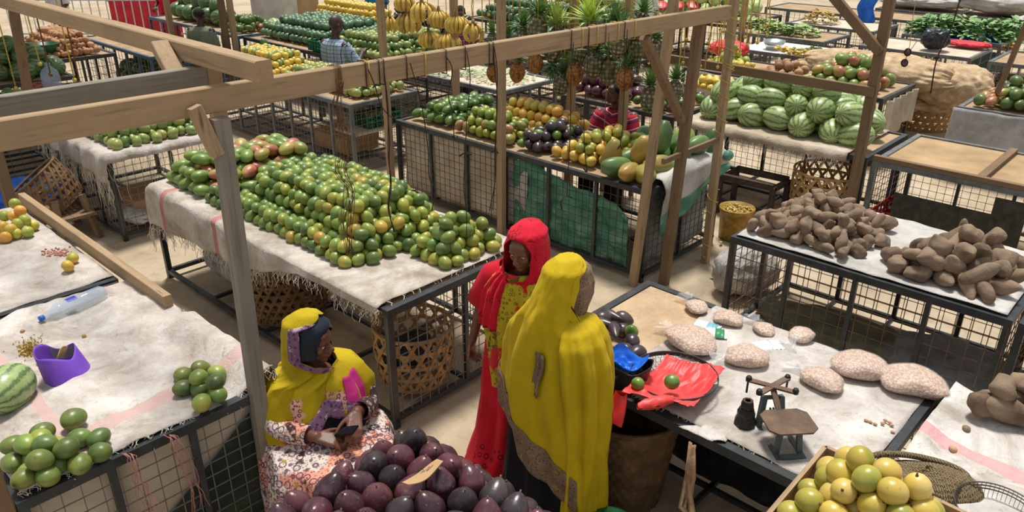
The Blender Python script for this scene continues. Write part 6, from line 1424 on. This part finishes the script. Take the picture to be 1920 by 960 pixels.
big_sack('bulging clear sack of husks on the lower shelf of the big mango stall', (-5.8, 2.9, .1), .38, .3, .24, .2, 'grey_plastic', 16)
big_sack('green trash heap under the grey bean stall', (-7.9, 7.6, .1), .3, .3, .2, .2, 'green_plastic', 18, 'bag', 'bag')
for lab, a, b, sx, sy, h, mt in (('brown cardboard box on the lower shelf of the far left mango stall', -8.15, 3.0, .55, .4, .22, 'card'), ('grey box on the lower shelf of the grey stall under the beam', -8.6, 5.9, .8, .5, .2, 'card')):
    r = thing('cardboard_box', lab, 'box', (a, b, .1)); m = MB(); m.box(-sx/2, sx/2, -sy/2, sy/2, 0, h); part(r, 'body', m, mt, world=False)
    m = MB(); m.add([(-sx/2, -sy/2, h), (sx/2, -sy/2, h), (sx/2, -sy/2-.1, h+.05), (-sx/2, -sy/2-.1, h+.05)], [(0, 1, 2, 3)]); o = part(r, 'flap', m, mt, world=False); mod(o, 'SOLIDIFY', thickness=.004)
big_sack('red and white bag beside the cardboard box on the lower shelf', (-8.0, 2.8, .1), .3, .14, .07, .1, 'sack_stripe', 21, 'plastic_bag', 'bag')
# yellow slurry bucket
bu = thing('waste_bucket', 'yellowish stained bucket full of peelings left of the sweet potato stall', 'bucket', tuple(at(1375, 445, 0))); plain('yellow_stained', ['6c5420', 'a07c30', 'b8a468'], .6, 14, .3)
m = MB(); m.lathe([(0, .01), (.15, .01), (.165, .3), (.175, .3), (.178, .33), (.166, .335), (.16, .29), (0, .28)], 30); part(bu, 'body', m, 'yellow_stained', world=False)
m = MB()
for i in range(70): m.ell((U(-.12, .12), U(-.12, .12), .29+U(0, .03)), (.03, .012, .005), 6, 4, Euler((U(-.6, .6), U(-.6, .6), U(0, 6))))
part(bu, 'peelings', m, 'husk', world=False, kind='stuff')
# leafy heaps
plain('leaf_green', ['4c7040', '749c5c', 'a4c088'], .6, 8, .2); plain('leaf_pale', ['6c8848', '94b068', 'c0d098'], .6, 8, .2); plain('leaf_cut', ['8ca070', 'b8c498', 'dcdcc0'], .7, 12)
def leaves(label, c, rx, ry, h, n, L, mat, name='leafy_greens', cat='greens'):
    m = MB()
    for i in range(n):
        a = U(0, 2*PI); q = math.sqrt(U(0, 1)); p = Vector((rx*q*math.cos(a), ry*q*math.sin(a), h*(1-q*q)*U(.6, 1)+.01)); az = a+U(-.8, .8); el = U(-.3, .7); d = Vector((math.cos(az)*math.cos(el), math.sin(az)*math.cos(el), math.sin(el))); s = d.cross(Vector((U(-.4, .4), U(-.4, .4), 1))).normalized(); l = L*U(.6, 1.2); w_ = l*.22
        pts = [p, p+d*l*.35+s*w_, p+d*l*.35-s*w_, p+d*l*.75+s*w_*.8-Vector((0, 0, l*.06)), p+d*l*.75-s*w_*.8-Vector((0, 0, l*.06)), p+d*l-Vector((0, 0, l*.16))]
        m.add(pts, [(0, 1, 2), (1, 3, 4, 2), (3, 5, 4)], True)
    o = single(name, m, mat, label, cat, kind='stuff' if n > 1 else None, origin=(0, 0, 0)); o.location = c; return o
leaves('big heap of leafy greens at the left end of the blue topped table', (-4.45, 16.3, Z), .42, .4, .3, 420, .2, 'leaf_green'); leaves('big heap of leafy greens in the middle of the blue topped table', (-3.65, 16.3, Z), .45, .4, .28, 420, .2, 'leaf_green')
leaves('small heap of brighter leaves between the two big heaps', (-4.05, 16.6, Z), .2, .2, .28, 120, .18, 'leaf_pale'); leaves('heap of broad leaves cut off by the right edge', tuple(at(1905, 68, Z)), .38, .35, .3, 300, .2, 'leaf_green')
for px, py, lab, mt in ((1455, 60, 'small bunch of greens at the left on the grey stall', 'leaf_pale'), (1500, 64, 'small bunch of greens in the middle of the grey stall', 'leaf_pale'), (1405, 48, 'greens heaped beside the twine wound post', 'leaf_pale'), (1440, 52, 'loose greens right of the twine wound post', 'leaf_pale')): leaves(lab, tuple(at(px, py, Z)), .28, .22, .14, 170, .14, mt)
leaves('pale shredded greens spread on the grey stall behind the pale post', (-7.6, 7.8, Z), .6, .4, .04, 420, .07, 'leaf_cut', 'cut_greens'); leaves('dark shredded leaves on the left part of the shredded greens stall', (-8.3, 7.6, Z), .35, .3, .03, 120, .08, 'leaf_green', 'cut_greens')
leaves('fallen green leaves on the floor by the waste bucket', tuple(at(1358, 455, 0)), .2, .15, .02, 14, .12, 'leaf_pale', 'fallen_leaves', 'leaves'); leaves('single fallen leaf on the floor beyond the peanut stall', tuple(at(1328, 521, 0)), .01, .01, .01, 1, .11, 'leaf_pale', 'fallen_leaf', 'leaf')
leaves('heap of dried fish on the grey stall at upper right', (-6.55, 16.1, Z), .32, .25, .22, 200, .12, 'husk', 'dried_fish', 'fish')
for lab, px, py, mt in (('yellow peppers in a small heap on the white clothed stall', 1468, 98, 'lemon_yellow'), ('yellow green peppers in the middle of the white clothed stall', 1500, 100, 'lime_orange_skin'), ('dark green peppers at the right of the white clothed stall', 1523, 98, 'avocado_green'), ('orange carrots in front on the white clothed stall', 1490, 105, 'mango_orange')):
    m = MB(); c = at(px, py, Z+.02)
    for i in range(26): m.ell((U(-.12, .12), U(-.1, .1), .03+U(0, .05)), (.035, .022, .02), 8, 6, Euler((0, U(-.4, .4), U(0, 6))))
    o = single('pepper_pile', m, mt, lab, 'vegetables', kind='stuff', origin=(0, 0, 0)); o.location = c
plain('white_cloth', ['d8d6d2', 'efeeec'], .8, 6, .3)
m = MB(); m.box(-6.28, -4.62, 12.22, 13.28, T, T+.012); single('cloth', m, 'white_cloth', 'white cloth on the stall of small vegetables', 'cloth')
m = MB(); m.grid(lambda u, v: (-2.45+1.9*u, 10.42-.02*math.sin(u*25)-.25*v*(1 if u < .12 else .6)*.6, .87-.84*v+.01*nz(u*9, v*5)), 60, 20); o = single('grey_drape', m, 'grey_drape' if 'grey_drape' in MATS else sack('grey_drape', ['8c8a88', 'a8a6a4', 'bcbab8'], '747270', stainamt=.4), 'grey cloth hanging down the front of the right edge mango stall', 'cloth'); mod(o, 'SOLIDIFY', thickness=.004)
m = MB(); m.grid(lambda u, v: (-3.16-.02*math.sin(u*30), 10.25+1.1*u, .84-(.5+.1*math.sin(u*6))*v+.01*nz(u*9, v*5)), 30, 14); o = single('hanging_sack', m, 'hang_sack', 'frayed pale sacking hanging from the end of the blushed mango stall', 'sacking'); mod(o, 'SOLIDIFY', thickness=.004)
m = MB(); m.grid(lambda u, v: (-6.0+2.7*u, 10.18-.02*math.sin(u*40), .86-.35*v+.01*nz(u*9, v*5)), 60, 10); o = single('hanging_sack', m, 'clean_sack', 'white sacking hanging along the front of the blushed mango stall', 'sacking'); mod(o, 'SOLIDIFY', thickness=.004)
plain('cabbage', ['8cb060', 'b4cc88', 'd8e4b4'], .6, 12, .6); plain('melon_flesh', ['d03040', 'e85058'], .4)
for x, y, z_, k_, d in heap_points(strip(-9.8, -7.7, 14.5, 16.5), .3, 3, Z, inset=.25): put_fruit('cabbage', 'orange', 'cabbage', (x, y, z_), (U(0, 6), U(0, 6), 0), 3.2, 'pale green cabbage on the stall beyond the yellow strings', 'cabbage', 'cabbages beyond the yellow strings', nseed=2)
for x, y, z_, k_, d in heap_points(strip(-12.5, -10.3, 14.5, 16.5), .3, 2, Z, inset=.25): put_fruit('watermelon', 'melon', 'melon_striped', (x, y, z_), (PI/2, 0, U(0, 6)), 1, 'pale watermelon on the stall beyond the pineapples', 'watermelon', 'watermelons beyond the pineapples', nseed=2)
for i, px in enumerate((1240, 1270, 1300)):
    r = thing('melon_slice', ('left', 'middle', 'right')[i]+' one of three red halved watermelons far beyond the beam end', 'watermelon', tuple(at(px, 10, 1.15))); m = MB(); m.lathe([(0, -.14), (.1, -.1), (.16, 0)], 20); part(r, 'rind', m, 'leaf_green', world=False); m = MB(); m.lathe([(.16, 0), (.08, .012), (0, .014)], 20); part(r, 'flesh', m, 'melon_flesh', world=False); r.rotation_euler = (.5, 0, .7)
# bowl and pale scale on the clothed stall, gas bottles
m = MB(); m.lathe([(0, 0), (.1, 0), (.17, .14), (.18, .14), (.11, -.01), (0, -.01)], 24); o = single('steel_bowl', m, plain('bowl_steel', ['b0b4b4', 'd8dada'], .25, metal=.8), 'shiny steel bowl behind the heap of limes', 'bowl', origin=(0, 0, 0)); o.location = at(1450, 92, Z)
m = MB(); m.grid(lambda u, v: (-7.0+.1*u, 18.0, 1.75-.75*v), 5, 6)
bl_ = MB(); P0 = aty(1628, 0, 15.3); bl_.grid(lambda u, v: (P0.x-.15+.3*u+.03*math.sin(v*9), 15.3+.03*math.sin(u*9), P0.z+.15-.55*v), 10, 12); o = single('hanging_cloth', bl_, 'blue_plastic', 'bright blue cloth dangling at the top edge right of the brace', 'cloth'); mod(o, 'SOLIDIFY', thickness=.01)
# far columns, posts and railings
ga, gb = at(484, 44, .5), at(522, 40, .5); m = MB(); m.bar((ga.x, ga.y, 1.6), (gb.x, gb.y, 1.6), .5, 3.2); struct('trim_1', m, plain('grey_plaster', ['9a9894', 'b4b2ae', 'c6c4c0'], .8, 3))
ga, gb = at(524, 34, .5), at(556, 32, .5); m = MB(); m.bar((ga.x, ga.y, 1.6), (gb.x, gb.y, 1.6), .4, 3.2); struct('trim_2', m, plain('old_white_brick', ['b0aca4', 'ccc8c0', 'dad6ce'], .8, 6, .6))
vpost(318, 40, 6.95, .1, 'dull timber post beside the person in grey green'); vpost(422, 60, 6.95, .1, 'dark post between the mangoes and the yellowish watermelons', mat='brown_wood_z'); vpost(438, 60, 6.98, .09, 'pale timber post just right of the dark post')
m = MB(); a, b = aty(22, 0, 2.2), aty(52, 170, 2.2); m.bar(a, b, .07, .07); single('timber_post', m, 'brown_wood_z', 'slim crooked brown post at the upper left corner', 'post')
m = MB(); m.bar((-7.35, 1.62, 0), (-7.35, 1.62, 2.6), .09, .08); single('timber_post', m, 'brown_wood_z', 'reddish brown post rising above the oranges at the left edge', 'post')
for i, (px, yb) in enumerate(((5, 130), (30, 165), (40, 100), (75, 120), (95, 140), (140, 150), (150, 155))):
    p = aty(px, yb, 2.4); m = MB(); m.tube([(p.x, 2.4, p.z), (p.x+U(-.03, .03), 2.4, p.z+.5), (p.x+U(-.05, .05), 2.4, 2.9)], .007, 4); m.ell(p, .02, 6, 5); single('string', m, 'twine_yellow' if i % 2 else 'twine_brown', 'knotted string hanging near the upper left corner', 'string', 'strings at the upper left corner')
vpost(1393, 40, 14.0, .1, 'sunlit pale post standing among the far greens stalls'); 
rl = thing('railing', 'white steel railing in the bright background at upper left', 'railing', (-19, 7, 0)); m = MB()
for z in (.25, 1.0): m.bar((-21, 5.6, z), (-18.2, 8.4, z), .04, .04)
for i in range(22): x = -21+2.8*i/21; m.bar((x, 5.6+(x+21), .1), (x, 5.6+(x+21), 1.0), .02, .02)
part(rl, 'bars', m, 'clear_white')
m = MB(); qa, qb = at(205, 12, .8), at(335, 12, .8); m.bar((qa.x, qa.y, .6), (qb.x, qb.y, .6), .02, 1.1); single('red_banner', m, 'red_cloth2', 'bright red panel along the far background at upper left', 'banner')
# roof that shades the left and back
m = MB(); m.box(-40, -9.6, -8, 4.5, 4.2, 4.25); struct('ceiling', m, 'grey_plaster')
# ------------------------------------------------------------------ other people
def check_mat(name, base, line, line2, sc=11):
    t = NT(name); v = t.coord('Object'); sep = t.n('ShaderNodeSeparateXYZ'); t.l(v, sep.inputs[0]); c = base
    for ax, col, w_, s_ in ((0, line, .16, sc*2), (2, line, .16, sc*2), (0, line2, .08, sc), (2, line2, .08, sc)):
        m_ = t.math('LESS_THAN', t.math('FRACT', t.math('MULTIPLY', sep.outputs[ax], s_)), w_); c = t.mix(t.math('MULTIPLY', m_, .75), c, col)
    t.base(c); MATS[name] = t.set(Roughness=.85, Specular_IOR_Level=.2)
check_mat('plaid_blue', 'a4b4c4', '4c6484', '3c5070'); check_mat('plaid_red', '7c2a44', 'c8a8b4', '3c1828')
t = NT('striped_red'); v = t.coord('Object'); sep = t.n('ShaderNodeSeparateXYZ'); t.l(v, sep.inputs[0]); f = t.math('FRACT', t.math('MULTIPLY', t.math('ADD', sep.outputs[2], t.math('MULTIPLY', t.math('ABSOLUTE', sep.outputs[0]), -.35)), 9.5))
t.base(t.ramp(f, [(0, 'b01830'), (.5, 'b01830'), (.52, '2c3460'), (.68, '2c3460'), (.7, 'b01830'), (.86, 'b01830'), (.88, 'd8d4dc'), (.94, 'd8d4dc'), (.95, 'b01830')], 'CONSTANT')); MATS['striped_red'] = t.set(Roughness=.85)
cloth_mat('grey_green_shirt', ['6c7460', '7c8470']); cloth_mat('white_shirt', ['d0d0d4', 'e6e6ea']); cloth_mat('khaki', ['a89c8c', 'bcb0a0']); cloth_mat('blue_shirt', ['1c74a8', '2888bc']); cloth_mat('dark_trousers', ['22242c', '30323c']); cloth_mat('purple_dress', ['5c1c44', '74284f'])
def person(label, loc, face, shirt, trousers, h=1.0, seated=False, hair=True, sk='skin_dark', arms=None, headyaw=0, pitch=0, longsleeve=False, head_on=True):
    """loc on the ground, face = heading in degrees; seated figures rest on a stool"""
    r = thing('person', label, 'person', loc, math.radians(face-90)); r.scale = (h, h, h); b = MB(); dz = -.42 if seated else 0
    HM = Matrix.Translation((0, .03, 1.56+dz)) @ Matrix.Rotation(math.radians(headyaw), 4, 'Z') @ Matrix.Rotation(math.radians(pitch), 4, 'X'); head(b, HM); capsule(b, (0, -.01, 1.36+dz), (0, .015, 1.47+dz), .058, .052)
    b.ell((0, -.01, 1.22+dz), (.19, .11, .17), 16, 10); b.ell((0, 0, .98+dz), (.16, .12, .2), 16, 10)
    ar = arms or (((.22, .02, 1.08), (.2, .18, .98)), ((-.22, .02, 1.08), (-.2, .18, .98)))
    for s, (e, w_) in zip((1, -1), ar):
        e = Vector(e)+Vector((0, 0, dz)); w_ = Vector(w_)+Vector((0, 0, dz)); sh_ = Vector((s*.19, -.01, 1.33+dz)); capsule(b, sh_, e, .055, .042); capsule(b, e, w_, .04, .027); hand(b, w_, w_-e, (0, 0, 1) if abs((w_-e).normalized().z) < .8 else (s, 0, 0), .5, side=-s)
    if seated:
        for s in (-1, 1): capsule(b, (s*.1, 0, .5), (s*.14, .4, .5), .085, .065); capsule(b, (s*.14, .4, .5), (s*.14, .38, .08), .055, .035); capsule(b, (s*.14, .36, .04), (s*.15, .52, .03), .04, .03)
    else:
        for s in (-1, 1): capsule(b, (s*.09, 0, .88), (s*.1, .01, .48), .085, .06); capsule(b, (s*.1, .01, .48), (s*.1, -.02, .08), .055, .035); capsule(b, (s*.1, -.03, .04), (s*.11, .15, .03), .04, .03)
    body_obj(r, b, sk, .008); eyes(r, HM)
    if hair: m = MB(); m.ell(HM @ Vector((0, -.024, .042)), (.081, .096, .083), 20, 14, HM.to_euler()); part(r, 'hair', m, 'hair_black', world=False)
    to = [(1.40+dz, 0, -.0, .08, .075, 0), (1.385+dz, 0, -.01, .12, .09, 0), (1.34+dz, 0, -.01, .195, .115, 0), (1.25+dz, 0, -.01, .21, .13, 0), (1.1+dz, 0, 0, .2, .14, 0), (.95+dz, 0, 0, .195, .15, 0), (.85+dz, 0, 0, .2, .16, 0)]
    m = MB()
    drape(r, 'shirt', shirt, to, fold=(.012, 7), sd=U(0, 9), n=48, m=26)
    for s, (e, w_) in zip((1, -1), ar):
        e = Vector(e)+Vector((0, 0, dz)); sh_ = Vector((s*.165, -.01, 1.335+dz)); w_ = Vector(w_)+Vector((0, 0, dz)); m = MB()
        q = [sh_, sh_.lerp(e, .5)+Vector((s*.008, 0, 0)), sh_.lerp(e, .98)]+([e.lerp(w_, .5), e.lerp(w_, .95)] if longsleeve else []); m.tube(q, [.075, .072, .07]+([.058, .045] if longsleeve else []), 16, cap=False); o = part(r, 'sleeve', m, shirt, world=False); mod(o, 'SUBSURF', levels=1, render_levels=2); mod(o, 'SOLIDIFY', thickness=.004)
    for s in (-1, 1):
        m = MB()
        if seated: m.tube([(s*.09, -.05, .5), (s*.14, .4, .5), (s*.14, .4, .3), (s*.14, .38, .1)], [.12, .09, .08, .07], 16, cap=False)
        else: m.tube([(s*.08, 0, .95), (s*.1, .01, .48), (s*.1, -.02, .08)], [.13, .09, .075], 16, cap=False)
        o = part(r, 'trouser_leg', m, trousers, world=False); mod(o, 'SOLIDIFY', thickness=.004)
    if seated:
        m = MB(); m.box(-.2, .2, -.18, .2, .36, .4)
        for x in (-.17, .17):
            for y in (-.15, .17): m.box(x-.02, x+.02, y-.02, y+.02, 0, .36)
        o = single('stool', m, 'brown_wood_x', 'wooden stool under the person in the '+('pale blue plaid shirt' if 'plaid' in label else 'striped red shirt' if 'stripe' in label else 'grey green shirt'), 'stool', origin=(0, 0, 0)); o.location = loc; o.rotation_euler = r.rotation_euler; o.scale = r.scale
    return r
person('seated person in a pale blue plaid shirt seen from behind, short cropped hair', (-10.0, 6.85, .06), 95, 'plaid_blue', 'dark_trousers', 1.2, True, hair=False, pitch=-22, arms=(((.27, .1, 1.1), (.12, .32, 1.2)), ((-.24, .1, 1.08), (-.15, .3, 1.0))))
person('seated person in a red shirt with blue and white stripes, looking left', (-4.95, 6.98, 0), -75, 'striped_red', 'dark_trousers', 1.06, True, sk='skin_mid', headyaw=-52, pitch=5, arms=(((.26, .12, 1.06), (.2, .34, .96)), ((-.25, .08, 1.06), (-.1, .3, .98))))
person('person in a grey green shirt seen from behind beside the watermelons', (-13.6, 6.55, 0), 120, 'grey_green_shirt', 'dark_trousers', 1.1, True)
person('person in a white top and purple cloth standing at the upper left', tuple(at(132, 105, 0)), -60, 'white_shirt', 'purple_dress', 1.0)
person('person in khaki clothes standing by the far red panel', tuple(at(232, 30, .5)[:2])+(0,), -50, 'khaki', 'khaki', 1.0)
person('person in a red flowered dress standing behind the timber post', tuple(at(322, 45, .6)[:2])+(0,), -60, 'red_scarf', 'red_scarf', 1.0)
person('person in a white shirt bending over behind the pineapples', (-9.1, 13.6, 0), -30, 'white_shirt', 'dark_trousers', 1.02, pitch=-25)
person('person in a white top behind the yellow fruits at the top edge', (-15.0, 10.6, 0), -60, 'white_shirt', 'dark_trousers', .98)
person('person in a bright blue shirt behind the yellow fruits at the top edge', (-14.2, 10.9, 0), -60, 'blue_shirt', 'dark_trousers', .98)
person('person in a dark red plaid shirt half hidden behind the banana bunches', (-9.3, 8.75, 0), -40, 'plaid_red', 'dark_trousers', .95, pitch=-30)
panel('added black sheet standing in for the shade under the near side of the peanut stall', 'black_plastic', hang(-2.4, -.7, 3.45, .82, .05, 9, .02), 60, 20)  # added sheet, its black stands in for deep shade below the table

# dark wooden trestle below the melon stall
m = MB()
A_, B_ = at(1352, 330, .42), at(1450, 352, .42)
for dy in (0, .35):
    m.bar((A_.x, A_.y+dy, .42), (B_.x, B_.y+dy, .42), .06, .06)
    for q in (A_, B_): m.bar((q.x, q.y+dy, 0), (q.x, q.y+dy, .42), .05, .05)
for q in (A_, B_): m.bar((q.x, q.y, .4), (q.x, q.y+.35, .4), .05, .05)
single('wooden_trestle', m, plain('dark_wood', ['2c241e', '42362c', '5a4a3c'], .8, 10, .3), 'dark wooden trestle on the floor below the front edge of the watermelon stall', 'trestle')

m = MB(); ga, gb = at(558, 30, .5), at(598, 26, .5); m.bar((ga.x, ga.y, 1.2), (gb.x, gb.y, 1.2), .06, 2.4); single('board_wall', m, 'brown_board', 'tall brown board beside the white brick column in the far background', 'board')
make_fruits()
